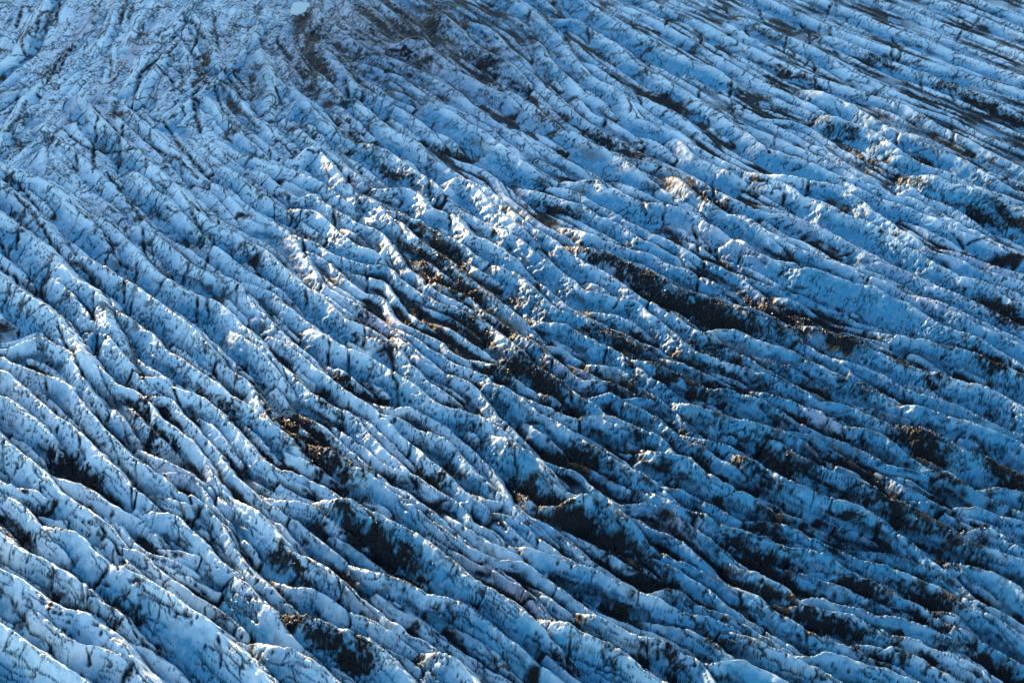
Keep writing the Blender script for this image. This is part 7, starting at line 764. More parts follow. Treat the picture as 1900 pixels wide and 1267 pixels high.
2.6 -52.6,328.8 -49.2,325.1 -45.7,321.5 -42.3,317.9 -38.9,314.2 -35.4,310.7 -31.8,307.2
1.9 -282.7,717.6 -282.4,712.6 -282.0,707.7 -281.7,702.7 -281.5,697.7 -281.2,692.7 -280.9,687.7
4.4 36.2,629.5 38.8,625.2 41.5,621.0 44.2,616.8 47.1,612.7
1.3 -57.8,377.8 -55.3,373.4 -52.9,369.1 -49.9,365.0 -46.5,361.4 -42.9,358.0 -39.6,354.2 -36.6,350.2
1.5 42.1,221.1 45.9,217.9 50.0,215.0 54.0,212.0 57.9,208.9 61.8,205.7 65.5,202.4 69.2,199.0
1.9 52.1,486.6 54.7,482.3 57.3,478.0 60.0,473.8 62.7,469.6 65.2,465.3 67.5,460.8 69.8,456.4 72.3,452.1 75.3,448.1 78.4,444.1 81.6,440.3 84.9,436.5 88.5,433.0
1.2 -154.4,469.5 -151.7,465.2 -148.7,461.3 -145.7,457.3 -142.7,453.3 -139.7,449.3 -136.7,445.2 -133.8,441.2 -130.9,437.1 -128.0,433.0 -125.1,428.9 -122.3,424.8
1.5 -112.0,469.1 -109.3,464.8 -106.7,460.6 -104.0,456.4 -101.3,452.2 -98.4,448.1 -95.4,444.1 -92.2,440.3
2.8 50.8,623.9 53.7,619.8 56.7,615.8 59.7,611.9 62.8,607.9 65.8,603.9 68.8,599.9 71.8,595.9 74.7,591.8 77.6,587.7 80.3,583.6 83.0,579.3 85.6,575.0
2.2 -75.9,587.4 -75.2,582.5 -74.2,577.6 -72.7,572.8 -70.5,568.3 -67.9,564.1 -65.2,559.8 -62.5,555.6 -59.8,551.4
1.2 -164.7,610.2 -164.0,605.2 -163.4,600.3 -162.8,595.3 -162.2,590.3 -161.8,585.4 -161.3,580.4 -160.8,575.4 -160.3,570.4 -160.0,565.4 -159.9,560.4
1.2 153.5,543.1 156.6,539.2 159.8,535.3 163.1,531.6 166.5,527.9 169.9,524.3 173.3,520.6 176.7,516.9
1.7 77.8,473.6 80.2,469.2 82.7,464.8 85.2,460.5 87.9,456.3 91.0,452.4 94.5,448.8 98.0,445.2 101.4,441.5 104.6,437.7 107.8,433.9
1.9 236.1,716.9 238.7,712.7 241.3,708.4 243.9,704.1 246.5,699.8 249.1,695.6 251.7,691.3 254.3,687.0 256.9,682.8 259.5,678.5 262.1,674.2 264.7,669.9 267.3,665.6 269.9,661.4
2.4 -53.2,418.7 -49.9,415.0 -46.4,411.4 -43.1,407.7 -39.6,404.1
4.3 -97.5,718.0 -97.4,713.0 -97.3,708.0 -97.2,703.0 -97.2,698.0 -97.1,693.0
2.5 -44.5,583.4 -42.3,578.9 -40.2,574.4 -38.1,569.8 -36.0,565.3 -33.9,560.8 -31.7,556.2 -29.6,551.7
4.5 -147.7,292.1 -143.9,288.9 -140.1,285.6 -136.4,282.2 -132.5,279.1
2.7 -76.1,486.1 -74.2,481.5 -71.7,477.1 -69.2,472.8 -66.7,468.5 -64.2,464.1 -61.6,459.8
1.6 -73.9,549.7 -71.6,545.2 -69.4,540.8 -67.1,536.3 -65.0,531.8 -62.9,527.3 -60.7,522.8 -58.4,518.3 -56.2,513.8 -53.9,509.4
1.9 147.4,718.8 150.1,714.6 152.9,710.4 155.6,706.3 158.4,702.1 161.1,697.9 163.9,693.7 166.6,689.6 169.4,685.4 172.1,681.2 174.9,677.0
1.2 -144.1,524.5 -144.0,529.5 -143.8,534.4 -143.5,539.4 -143.0,544.4 -142.5,549.4 -141.9,554.4 -141.3,559.3 -140.6,564.3
2.1 114.9,441.2 117.4,436.9 120.1,432.6 122.9,428.5
2.2 35.5,447.9 38.6,444.0 41.9,440.2 45.5,436.8 48.8,433.0 51.6,428.8 53.9,424.4
2.3 48.6,396.9 51.8,393.1 55.0,389.3 58.1,385.3 61.2,381.4 64.4,377.6
2.0 97.7,289.5 101.0,285.7 104.4,282.1 108.1,278.7 111.8,275.4 115.8,272.3 119.9,269.5
1.2 -173.2,483.0 -173.1,478.0 -173.0,473.0 -172.9,468.0 -172.8,468.0 -172.8,468.0
2.1 73.4,235.6 77.8,233.3 82.2,230.9 86.5,228.4 90.5,225.4
2.1 28.2,574.6 31.0,570.5 33.4,566.1 35.6,561.7 37.9,557.2 40.4,552.8 42.8,548.5 45.1,544.0 47.0,539.4 48.9,534.8 51.1,530.3 53.6,526.0 56.2,521.7
1.2 -129.3,590.5 -129.3,590.5 -129.2,590.5 -129.2,595.5 -129.1,600.5 -129.0,605.5 -129.0,610.5 -128.9,615.5 -128.8,620.5
1.8 -3.4,509.7 -0.6,505.6 2.2,501.4 4.9,497.2 7.4,492.9 9.8,488.5 12.1,484.0 14.4,479.6 16.6,475.1
2.3 -17.3,541.1 -14.6,536.8 -11.8,532.7 -9.0,528.6 -6.4,524.3 -4.0,519.9 -1.8,515.4 0.5,511.0 2.9,506.6
1.8 -42.7,322.6 -39.1,319.2 -35.6,315.6 -32.2,312.0 -28.5,308.5 -24.6,305.4
1.6 -132.9,708.5 -132.7,703.5 -132.5,698.5 -132.3,693.5 -132.1,688.5 -131.9,683.5 -131.7,678.5 -131.5,673.5 -131.4,668.5 -131.2,663.5 -131.2,658.5 -131.1,653.5
1.2 -121.3,597.9 -121.2,597.9 -121.2,597.9 -121.1,597.9 -121.1,597.9 -121.0,597.9 -120.9,602.9 -120.9,607.9 -120.8,612.9 -120.7,617.9 -120.6,622.9 -120.5,627.9 -120.4,632.9
2.3 -173.4,661.5 -172.8,656.6 -172.3,651.6 -171.7,646.6 -171.1,641.7 -170.5,636.7
2.1 68.8,261.2 73.3,259.0 77.7,256.7 81.6,253.6 85.4,250.4
2.2 -254.2,717.8 -253.9,712.9 -253.5,707.9 -253.2,702.9 -252.8,697.9 -252.5,692.9 -252.2,687.9 -251.8,682.9 -251.5,677.9 -251.2,672.9 -251.0,668.0 -250.7,663.0 -250.4,658.0 -250.2,653.0 -249.9,648.0 -249.7,643.0
1.2 -144.8,545.4 -144.5,550.4 -144.1,555.3 -143.7,560.3 -143.3,565.3 -142.8,570.3 -142.3,575.3 -141.7,580.2 -141.5,585.2
2.3 92.6,478.1 96.4,474.8 99.4,470.9 102.1,466.6 104.6,462.3 107.2,458.0 109.7,453.7 112.1,449.3
1.2 -155.8,491.4 -155.0,486.4 -154.1,481.5 -153.3,476.6 -151.2,472.0 -148.6,467.8 -145.7,463.7 -142.7,459.7 -139.7,455.7 -136.7,451.7 -133.7,447.7
1.2 -108.8,599.8 -108.5,594.8 -108.0,589.9 -107.5,584.9 -107.1,579.9 -106.9,574.9
1.4 114.7,448.8 117.1,444.4 119.6,440.0 122.2,435.8 125.0,431.7 128.1,427.8
1.9 -62.1,231.1 -58.4,227.8 -54.7,224.3 -51.0,221.0 -47.2,217.8
2.4 -18.2,385.1 -15.3,381.0 -12.4,377.0 -9.2,373.1 -5.8,369.4 -2.5,365.7 0.2,361.5 2.6,357.1
2.1 -242.6,652.2 -242.4,647.2 -242.1,642.3 -241.9,637.3 -241.7,632.3 -241.4,627.3 -241.2,622.3 -241.0,617.3 -240.7,612.3 -240.5,607.3 -240.3,602.3 -240.0,597.3 -239.8,592.3 -239.5,587.3 -239.3,582.3
2.4 -75.2,412.2 -71.1,409.3 -67.1,406.2 -63.7,402.6 -60.6,398.7 -57.7,394.6 -54.5,390.7 -51.2,387.0 -47.7,383.5 -43.8,380.3
1.5 12.0,618.5 14.4,614.1 16.8,609.7 19.1,605.3 21.3,600.8 23.5,596.3 25.7,591.8 27.9,587.4 30.3,582.9 32.7,578.6 35.1,574.2 37.4,569.7 39.7,565.3
1.3 106.0,614.3 108.7,610.0 111.3,605.8 114.0,601.6 116.6,597.3 119.3,593.1
1.4 140.7,480.2 143.3,476.0 145.9,471.7 148.5,467.5 151.2,463.2 153.7,458.9 156.3,454.6 158.8,450.3 161.4,446.0 164.1,441.8 166.8,437.6 169.6,433.5
1.5 -27.2,406.7 -23.6,403.2 -20.3,399.6 -17.3,395.5 -14.4,391.5 -11.3,387.5 -8.2,383.6 -5.2,379.6
3.2 -80.6,626.3 -80.5,631.3 -80.4,636.3 -80.4,641.3 -80.3,646.3 -80.2,651.3 -80.1,656.3 -80.0,661.3 -79.9,666.3 -79.9,671.3 -79.8,676.3 -79.7,681.3 -79.6,686.3 -79.5,691.3
2.6 163.2,488.1 166.1,484.1 169.0,480.0 171.9,475.9 174.8,471.9 177.7,467.8 180.5,463.7 183.3,459.5 186.1,455.3
1.3 -133.5,531.2 -133.2,536.2 -132.8,541.2 -132.4,546.2 -132.1,551.2 -131.9,556.2
3.5 -26.7,601.1 -24.3,596.7 -21.8,592.4 -19.3,588.0 -16.8,583.7 -14.2,579.4 -11.6,575.2 -8.8,571.0
2.4 73.2,420.6 76.5,416.9 80.3,413.7 84.4,410.7 88.5,407.9 92.3,404.6 95.8,401.1
1.6 -200.8,718.2 -200.4,713.2 -199.9,708.2 -199.5,703.2 -199.0,698.3 -198.6,693.3 -198.2,688.3 -197.7,683.3 -197.3,678.3 -196.8,673.4 -196.4,668.4 -196.0,663.4
1.2 -151.6,523.0 -151.5,528.0 -151.4,533.0 -151.3,538.0 -151.2,543.0 -151.2,543.0 -151.1,543.0 -151.1,543.0
1.2 7.2,416.0 10.4,412.1 13.7,408.3 17.0,404.6 20.4,400.9 23.8,397.2 27.3,393.6
4.4 42.6,718.7 45.3,714.5 48.0,710.3 50.8,706.1 53.5,702.0 56.3,697.8 59.1,693.7
1.3 60.6,529.6 63.5,525.5 66.4,521.5 69.5,517.5 72.6,513.6 75.6,509.6 78.3,505.4 80.8,501.0 83.3,496.7 85.9,492.5 88.8,488.4 92.1,484.6 96.1,481.7
2.4 49.3,538.4 51.6,534.0 54.1,529.7 56.8,525.5 59.4,521.2 61.8,516.8 64.3,512.5 66.9,508.2 69.4,503.8 71.8,499.5 74.3,495.1 76.9,490.8 79.5,486.6
1.5 -66.9,594.9 -65.3,590.1 -63.4,585.5 -60.9,581.2 -58.4,576.9 -55.8,572.6 -53.1,568.4 -50.3,564.2 -47.4,560.2
2.0 -61.4,594.1 -59.1,589.6 -56.7,585.3 -54.2,580.9 -51.9,576.5 -49.6,572.1 -47.2,567.6 -45.0,563.2 -42.7,558.7 -39.6,554.9 -38.3,555.1
1.2 -75.4,557.3 -72.9,553.0 -70.5,548.6 -68.1,544.2 -65.7,539.9 -63.2,535.5 -60.7,531.2 -58.2,526.9
2.4 60.8,617.2 63.8,613.2 66.8,609.2 69.8,605.2 72.8,601.2 75.8,597.2 78.7,593.1 81.5,589.0
1.4 102.3,547.1 104.9,542.8 107.5,538.5 110.1,534.2 112.5,529.9 114.9,525.5 117.5,521.2 120.4,517.1
1.7 -85.2,552.4 -83.9,547.5 -82.0,542.9 -80.1,538.3 -78.1,533.7 -76.0,529.2 -74.0,524.6 -72.0,520.0
2.4 62.1,585.5 64.9,581.4 67.6,577.2 70.3,573.0 72.9,568.7 75.4,564.4 78.0,560.1 80.5,555.8
2.1 -20.5,445.6 -17.3,441.9 -13.9,438.2 -10.7,434.3 -7.9,430.2 -5.4,425.9 -3.2,421.3
2.5 -200.8,472.5 -199.4,477.3 -197.7,482.0 -195.8,486.6 -193.7,491.2 -191.6,495.7 -189.5,500.3
4.4 46.9,199.2 50.1,195.4 53.3,191.5 56.7,187.8
1.2 142.5,621.0 145.3,616.9 148.2,612.8 151.1,608.8 154.1,604.7 157.1,600.7 160.0,596.7 163.0,592.6
1.2 190.4,558.0 193.2,553.8 195.9,549.6 198.7,545.4 201.4,541.2 204.1,537.0 206.9,532.8 209.6,528.7 212.4,524.5
2.7 79.0,382.0 82.6,378.5 86.3,375.2 90.1,371.9 93.8,368.5 97.5,365.2 101.3,362.0 105.1,358.7
1.2 88.8,548.9 91.4,544.6 93.9,540.3 96.5,536.0 99.0,531.7 101.6,527.4 104.2,523.2 106.9,519.0 109.9,515.0 113.2,511.3
1.8 -104.5,376.1 -101.4,372.1 -98.0,368.4 -94.4,365.0 -90.4,361.9 -86.3,359.1 -82.3,356.0
3.5 -29.0,473.3 -26.5,468.9 -23.8,464.7 -21.1,460.6 -18.3,456.4 -15.6,452.2 -12.5,448.2
4.4 -181.7,394.0 -178.2,390.5 -174.7,386.9 -171.3,383.3 -167.8,379.7
1.7 -29.2,329.4 -26.5,325.2 -23.6,321.2 -20.2,317.5 -16.4,314.2 -12.9,310.7 -9.8,306.8 -6.9,302.7
1.2 -186.3,505.3 -184.6,510.0 -183.4,514.9 -182.4,519.8 -181.8,524.7 -181.3,529.7 -180.8,534.7 -180.2,539.6 -179.8,544.6
1.2 -150.0,584.0 -149.9,579.0 -149.8,574.0 -149.6,569.0 -149.4,564.0 -149.2,559.1 -148.9,554.1 -148.7,549.1 -148.6,544.1 -148.5,544.1
1.4 -49.1,410.3 -45.7,406.6 -42.3,403.0 -38.7,399.5 -35.6,395.6
1.2 118.0,497.2 121.1,493.3 124.2,489.3 127.0,485.2 129.4,480.8
1.3 -45.8,224.0 -41.8,221.1 -37.4,218.6 -33.3,215.8 -29.3,212.8 -25.7,209.3 -22.6,205.4
1.9 -51.8,344.4 -48.5,340.7 -44.8,337.3 -41.1,334.0 -37.3,330.6 -33.9,327.0 -30.9,323.0 -27.9,319.0
1.3 -127.6,492.4 -126.3,497.3 -124.8,502.0 -123.0,506.7 -121.5,511.5 -120.7,516.4 -120.0,521.3 -119.8,526.3 -119.6,526.3 -119.4,526.3 -119.3,526.3
2.6 149.1,651.3 151.9,647.1 154.7,643.0 157.5,638.8 160.3,634.7 163.1,630.6 165.9,626.4 168.7,622.3 171.5,618.1 174.2,613.9 176.8,609.7
2.2 5.2,474.7 8.0,470.6 10.8,466.5 13.6,462.3 16.7,458.4 19.8,454.5 22.9,450.5
2.7 66.7,396.5 69.5,392.4 72.3,388.2 75.2,384.2
1.7 -157.8,458.1 -155.6,453.6 -153.0,449.4 -150.2,445.2 -147.1,441.3 -144.0,437.3 -141.0,433.4 -137.9,429.5
1.8 59.8,606.4 62.8,602.4 65.8,598.4 68.8,594.4 71.7,590.3 74.6,586.2 77.3,582.0 80.0,577.8 82.6,573.5 85.1,569.2 87.5,564.8 89.9,560.4
1.8 50.2,516.2 52.4,511.7 54.7,507.2 57.1,502.9 59.7,498.5 62.1,494.2 64.6,489.9
1.2 -182.8,470.3 -182.7,475.3 -182.4,480.3 -181.8,485.2 -181.1,490.2 -180.2,495.1 -179.2,500.0
1.6 59.9,227.6 64.2,225.2 68.6,222.8 72.9,220.2
1.5 67.1,433.7 70.1,429.7 73.1,425.7 76.2,421.8 79.4,418.0 82.8,414.3 86.6,411.1
1.8 -154.3,515.0 -154.3,515.0 -154.3,515.0 -154.2,515.0 -154.2,510.0 -154.1,505.0 -153.9,500.0
1.4 149.6,519.6 152.7,515.7 155.7,511.7 158.7,507.7 161.7,503.7 164.7,499.7 167.7,495.7 170.7,491.6 173.7,487.6
2.4 -162.7,399.5 -159.3,395.9 -155.8,392.3 -152.4,388.6 -149.0,385.0 -145.7,381.2 -142.5,377.4 -139.3,373.6 -136.2,369.6 -133.2,365.6
1.5 61.8,462.4 64.0,457.9 66.4,453.6 69.3,449.4 72.4,445.5 75.6,441.7 78.7,437.8
1.4 68.3,320.3 72.1,317.1 75.9,313.8 79.7,310.5 83.7,307.6 87.8,304.7
1.5 37.8,470.3 40.6,466.2 43.4,462.0 46.3,458.0 49.1,453.8 51.9,449.7
1.8 -127.1,352.1 -124.0,348.2 -121.0,344.2 -118.1,340.1 -115.1,336.1
1.8 59.5,310.1 63.6,307.2 67.5,304.1 71.3,300.9 75.2,297.8 79.2,294.7 83.3,291.8 87.1,288.6 90.7,285.1
1.7 -62.1,529.2 -59.8,524.8 -57.2,520.5 -54.6,516.3 -51.9,512.0
1.7 29.3,428.2 32.6,424.5 36.1,420.9 39.6,417.4 43.4,414.1
1.2 -84.1,602.2 -83.9,602.3 -83.6,597.3 -83.5,592.3 -83.3,587.3 -83.1,582.3 -82.9,577.3 -82.7,572.3 -82.5,567.3 -82.0,562.3 -81.1,557.4
1.8 12.0,609.5 14.4,605.1 16.8,600.7 19.1,596.2 21.3,591.7 23.7,587.3
1.9 20.0,296.6 24.0,293.7 28.2,291.0 32.0,287.7 34.9,283.7
2.1 -45.6,307.7 -41.9,304.3 -38.4,300.8 -35.2,296.9 -32.2,292.9 -29.3,288.8 -26.2,284.9 -22.9,281.1 -19.6,277.3 -16.3,273.6
1.2 -174.4,567.6 -174.1,572.6 -174.0,577.6 -173.9,582.6
2.2 176.0,671.9 178.7,667.7 181.4,663.4 184.0,659.2
1.6 -23.9,415.3 -20.4,411.7 -17.1,408.0 -14.0,404.1 -11.1,399.9 -8.2,395.9 -5.2,391.9
2.1 -32.6,393.0 -30.4,388.5 -27.8,384.2 -25.0,380.0 -22.2,375.9 -19.4,371.8 -16.5,367.7 -13.3,363.9 -10.1,360.1 -7.1,356.0 -4.5,351.8
1.9 66.7,616.0 69.7,612.0 72.7,608.0 75.7,604.0 78.6,600.0 81.5,595.9 84.4,591.8 87.1,587.7 89.8,583.4 92.3,579.1 94.8,574.8
1.8 70.1,435.0 73.3,431.1 76.4,427.2 79.5,423.3 82.4,419.3 85.5,415.3 88.9,411.7 92.4,408.0
1.2 157.3,566.7 160.4,562.7 163.4,558.7 166.4,554.7 169.3,550.6 172.2,546.5 175.0,542.5 178.0,538.4
1.4 46.6,325.4 50.6,322.5 54.7,319.6 58.8,316.8 62.9,313.8 66.9,310.9
1.8 -60.6,235.0 -57.3,231.2 -54.0,227.4 -50.8,223.6
1.2 -117.9,498.8 -115.8,503.3 -114.3,508.1 -113.6,513.0 -113.0,518.0 -112.4,523.0
2.7 -99.9,599.2 -99.8,599.2 -99.8,599.2 -99.7,599.2 -99.6,599.2 -99.6,604.2 -99.5,609.2 -99.4,614.2 -99.4,619.2 -99.3,624.2
1.4 179.5,536.6 182.7,532.7 185.8,528.8 189.0,525.0 192.1,521.1 195.3,517.2 198.5,513.4 201.8,509.6
1.7 18.5,221.4 22.3,218.2 26.2,215.0 30.1,211.9 33.8,208.5 37.0,204.6
1.8 162.8,675.7 165.6,671.6 168.3,667.4 171.1,663.2 173.8,659.0 176.5,654.8 179.2,650.6 181.9,646.4 184.5,642.2 187.1,637.9 189.8,633.6 192.4,629.4 195.0,625.1 197.6,620.9 200.2,616.6 202.8,612.3 205.4,608.0
1.4 46.4,579.9 49.0,575.6 51.7,571.4 54.3,567.1 56.8,562.8 59.3,558.5 61.9,554.2 64.5,549.9 67.1,545.6 69.6,541.3 72.1,537.0 74.6,532.6 77.2,528.4 79.9,524.1 82.5,519.9
1.2 31.3,597.4 33.5,592.9 35.6,588.4 37.8,583.9 40.1,579.4 42.4,575.0 44.7,570.5 47.1,566.2
1.9 -194.3,718.4 -193.9,713.4 -193.4,708.4 -193.0,703.5 -192.5,698.5 -192.1,693.5 -191.6,688.5 -191.2,683.5 -190.7,678.6 -190.3,673.6 -189.8,668.6 -189.4,663.6 -188.9,658.6
2.5 208.7,597.8 211.2,593.5 213.8,589.3 216.4,585.0 219.0,580.7 221.6,576.4 224.2,572.1 226.7,567.9 229.3,563.6 232.0,559.3 234.6,555.1
1.2 124.7,551.1 127.5,546.9 130.2,542.8 133.0,538.6 135.8,534.5 138.8,530.4 141.8,526.4 144.9,522.5
1.3 -169.6,548.1 -169.1,553.0 -168.8,558.0 -168.5,563.0 -168.2,568.0 -168.1,573.0 -168.1,573.0 -168.1,573.0
1.2 -108.1,510.6 -106.4,505.9 -103.9,501.5 -101.4,497.2 -99.1,492.8 -96.7,488.4 -94.4,483.9 -92.0,479.6 -89.6,475.2 -87.1,470.8
1.5 -25.2,472.0 -22.5,467.8 -19.7,463.6 -17.0,459.4 -14.4,455.2
2.4 21.2,625.6 23.6,621.2 25.9,616.8 28.3,612.4 30.6,607.9 32.8,603.5 35.1,599.0 37.4,594.6 39.6,590.1 41.9,585.6 44.3,581.3
2.3 61.0,284.5 64.3,280.7 67.7,277.1 71.3,273.6 75.3,270.6 79.6,268.0 83.5,264.9
1.2 -178.0,613.4 -177.3,608.5 -176.7,603.5 -176.2,598.5 -175.7,593.6 -175.4,588.6 -175.3,583.6 -175.3,583.6 -175.3,583.6 -175.2,583.6
3.8 -62.7,717.6 -62.1,712.6 -61.3,707.7 -60.5,702.7 -59.7,697.8 -58.8,692.9 -57.8,688.0
2.8 34.4,718.5 37.1,714.3 39.8,710.1 42.5,705.9 45.2,701.6 47.9,697.5 50.7,693.3 53.4,689.1
1.9 1.0,242.5 4.5,238.9 7.7,235.0 11.0,231.3 14.4,227.6 18.1,224.2
1.3 -113.1,595.5 -112.7,590.6 -112.1,585.6 -111.3,580.7 -110.6,575.7 -110.2,570.7
1.4 11.1,212.7 14.9,209.4 18.6,206.1 22.3,202.7 25.9,199.2 29.2,195.5 32.5,191.7
1.2 -112.2,490.7 -111.2,485.8 -109.8,481.0 -108.1,476.3 -105.9,471.8 -103.4,467.4 -100.9,463.1 -98.4,458.8
1.2 -127.2,499.8 -126.3,504.7 -125.5,509.6 -124.9,514.6 -124.2,519.5
1.2 94.6,521.4 97.0,517.0 99.5,512.7 102.3,508.5 105.3,504.5 108.3,500.5
1.3 62.3,597.9 65.3,593.9 68.3,589.9 71.1,585.8 73.9,581.6 76.5,577.4 79.1,573.1 81.7,568.8 84.3,564.5 86.8,560.2 89.4,555.9 92.0,551.6 94.5,547.3
1.2 -148.6,604.5 -148.6,599.5 -148.5,594.5 -148.5,589.5 -148.5,584.5
2.3 -97.2,400.9 -94.0,397.1 -90.5,393.5 -87.0,389.9
1.2 150.8,596.2 153.7,592.2 156.7,588.2 159.6,584.1 162.6,580.1 165.6,576.1
1.2 -140.4,588.1 -140.3,593.1 -140.2,598.1 -140.1,603.1 -140.0,608.1 -140.0,613.1 -139.9,618.1
4.0 -70.4,638.1 -70.2,633.1 -70.0,628.1 -69.7,623.1 -69.4,618.1
2.0 -127.6,371.6 -124.3,367.8 -120.9,364.2 -117.4,360.6 -114.3,356.7 -111.5,352.6
1.2 102.0,603.4 104.7,599.2 107.4,595.0 110.0,590.7 112.7,586.5 115.3,582.3 118.0,578.0 120.6,573.8 123.3,569.5 126.0,565.3
1.2 -116.8,602.3 -116.7,602.3 -116.7,602.3 -116.6,602.3 -116.5,597.3 -116.2,592.3 -115.8,587.3 -115.0,582.4 -114.0,577.5 -113.0,572.6 -112.3,567.7
1.7 39.4,358.2 42.6,354.4 45.8,350.5 48.9,346.6 52.0,342.7 55.7,339.3
1.5 49.7,597.0 52.7,593.0 55.7,589.0 58.6,585.0 61.5,580.9
2.3 84.9,282.3 88.4,278.8 92.1,275.4 95.9,272.2 99.8,269.0 103.5,265.6
1.5 4.1,404.9 6.9,400.8 10.1,396.9 13.1,392.9 16.1,388.9 19.2,385.0 22.6,381.3
1.2 -106.7,516.1 -106.1,521.1 -105.5,526.0 -104.9,531.0 -104.3,535.9
2.1 41.0,478.6 43.6,474.3 46.6,470.3 49.9,466.5 52.8,462.5 55.5,458.3
1.7 -78.5,607.9 -78.4,607.9 -78.3,607.9 -78.3,607.9 -78.0,602.9 -77.5,597.9 -77.1,592.9
2.1 104.5,295.8 108.4,292.6 112.3,289.5 115.9,286.0 119.4,282.4
1.2 -183.9,531.4 -183.3,536.4 -182.9,541.4 -182.6,546.4 -182.4,551.4 -182.2,556.4 -182.1,561.3 -182.0,566.3 -181.9,571.3 -181.8,576.3 -181.7,581.3 -181.7,586.3 -181.6,586.3 -181.6,586.3 -181.6,586.3
1.2 -190.7,618.7 -190.5,613.7 -190.2,608.7 -190.0,603.7 -189.7,598.7 -189.5,593.8 -189.3,588.8 -189.0,583.8 -188.8,578.8 -188.5,573.8
2.7 -54.4,404.2 -51.2,400.3 -47.9,396.5 -44.7,392.7 -42.0,388.5
1.6 2.9,453.6 4.7,448.9 7.0,444.5 9.8,440.3 13.0,436.4 16.5,432.9 20.3,429.7
1.3 119.9,548.6 122.3,544.2 124.6,539.7 126.6,535.1 128.5,530.5 130.6,526.0 133.1,521.7 135.8,517.5 138.7,513.4 141.5,509.3 144.4,505.2 147.3,501.1
3.2 -45.2,708.4 -43.4,703.7 -41.3,699.2 -39.0,694.8 -36.5,690.4 -34.0,686.1 -31.5,681.8 -29.0,677.5 -26.4,673.2 -23.9,668.8 -21.4,664.5 -18.9,660.2 -16.3,655.9 -13.8,651.6 -11.3,647.3
1.9 -25.7,350.0 -22.0,346.7 -18.3,343.3 -14.9,339.7 -11.6,335.9 -8.4,332.1 -5.1,328.3 -1.7,324.6 1.6,320.8 4.7,316.9
1.2 161.4,578.5 164.4,574.5 167.4,570.5 170.4,566.4 173.4,562.4 176.3,558.4 179.2,554.3 182.1,550.2
1.2 150.5,497.3 153.7,493.5 156.9,489.7 160.1,485.8 163.2,481.9
2.4 211.1,542.6 213.8,538.4 216.5,534.2 219.3,530.0 222.0,525.8 224.8,521.7
1.2 -172.3,500.0 -171.4,504.9 -170.4,509.8 -169.6,514.7 -168.9,519.7 -168.3,524.7 -167.9,529.6 -167.4,534.6 -166.9,539.6 -166.4,544.6 -166.0,549.6 -165.7,554.5
1.6 75.6,370.2 79.3,366.8 83.1,363.6 86.9,360.3 90.5,356.9 94.2,353.5 97.8,350.0 101.5,346.6 105.1,343.2 108.5,339.5 112.3,336.2
1.2 -170.5,448.6 -170.4,448.6 -170.2,448.6 -170.0,448.6 -169.8,448.6 -169.6,448.6 -169.4,448.6 -168.8,453.6 -168.0,458.5
1.5 197.6,605.9 200.2,601.6 202.7,597.3 205.3,593.0 207.9,588.8 210.5,584.5 213.1,580.2 215.7,575.9 218.2,571.6 220.8,567.4
3.9 158.6,430.7 161.9,426.9 165.1,423.1 168.4,419.3 171.4,415.4 174.3,411.2 176.9,407.0 179.4,402.7 181.9,398.3
1.6 -170.1,422.8 -167.7,418.5 -164.4,414.7 -161.0,411.0 -157.6,407.3 -154.2,403.7 -150.9,399.9 -147.7,396.1 -144.4,392.3 -141.2,388.5 -137.9,384.7
1.2 -144.3,580.0 -144.2,585.0 -144.1,590.0 -144.0,595.0 -144.0,600.0 -143.9,605.0 -143.8,610.0 -143.7,615.0
2.5 120.8,302.8 123.6,298.6 126.6,294.6 130.0,291.0
1.2 -111.9,554.3 -111.3,549.3 -110.8,544.4 -110.3,539.4
1.7 -134.4,272.0 -130.1,269.4 -125.9,266.7 -121.9,263.7 -118.1,260.5 -114.5,257.0 -110.9,253.5 -107.3,250.0 -103.4,246.9
1.2 85.0,519.1 87.4,514.7 90.0,510.4 92.7,506.2 95.6,502.1 98.5,498.1 101.6,494.1 104.5,490.1
1.9 219.5,605.4 222.1,601.2 224.7,596.9 227.3,592.6 229.8,588.3 232.4,584.0 235.0,579.8 237.6,575.5 240.2,571.2
3.6 16.7,718.0 19.3,713.8 21.9,709.5 24.5,705.2 27.1,701.0 29.8,696.7 32.4,692.5 35.1,688.3 37.7,684.0 40.4,679.8 43.1,675.6 45.8,671.4
2.4 238.9,649.0 241.5,644.7 244.0,640.5 246.6,636.2 249.2,631.9 251.8,627.6 254.4,623.3 256.9,619.0
1.8 -54.0,444.9 -51.4,440.6 -48.8,436.4 -46.1,432.1 -42.9,428.3
2.1 52.6,250.8 56.8,248.2 61.2,245.8 65.5,243.2 69.8,240.6
2.6 -213.7,490.0 -211.9,494.7 -210.2,499.4 -208.7,504.1
1.6 86.5,475.3 89.8,471.6 92.9,467.6 95.8,463.5 98.6,459.4 101.6,455.4 104.5,451.3 107.2,447.1 109.8,442.8 112.3,438.6 114.9,434.3 117.5,430.0
2.5 -140.8,719.7 -140.5,714.7 -140.2,709.7 -140.0,704.8 -139.7,699.8 -139.4,694.8 -139.1,689.8 -138.9,684.8
1.2 -212.5,612.1 -212.3,607.1 -212.0,602.1 -211.8,597.1 -211.6,592.1 -211.3,587.1 -211.1,582.1 -210.8,577.2 -210.5,572.2
1.2 -173.7,457.1 -173.6,457.1 -173.6,457.1 -173.4,457.1 -173.2,457.1 -173.0,462.1
1.8 -140.1,408.4 -137.1,404.5 -134.1,400.5 -131.1,396.4 -128.3,392.3 -125.4,388.2 -122.5,384.1 -119.4,380.2
1.5 -62.3,330.1 -59.2,326.1 -56.2,322.2 -53.1,318.2 -50.0,314.3 -46.8,310.5
4.5 -23.6,718.9 -21.1,714.6 -18.6,710.2 -16.0,705.9 -13.5,701.6 -11.0,697.3
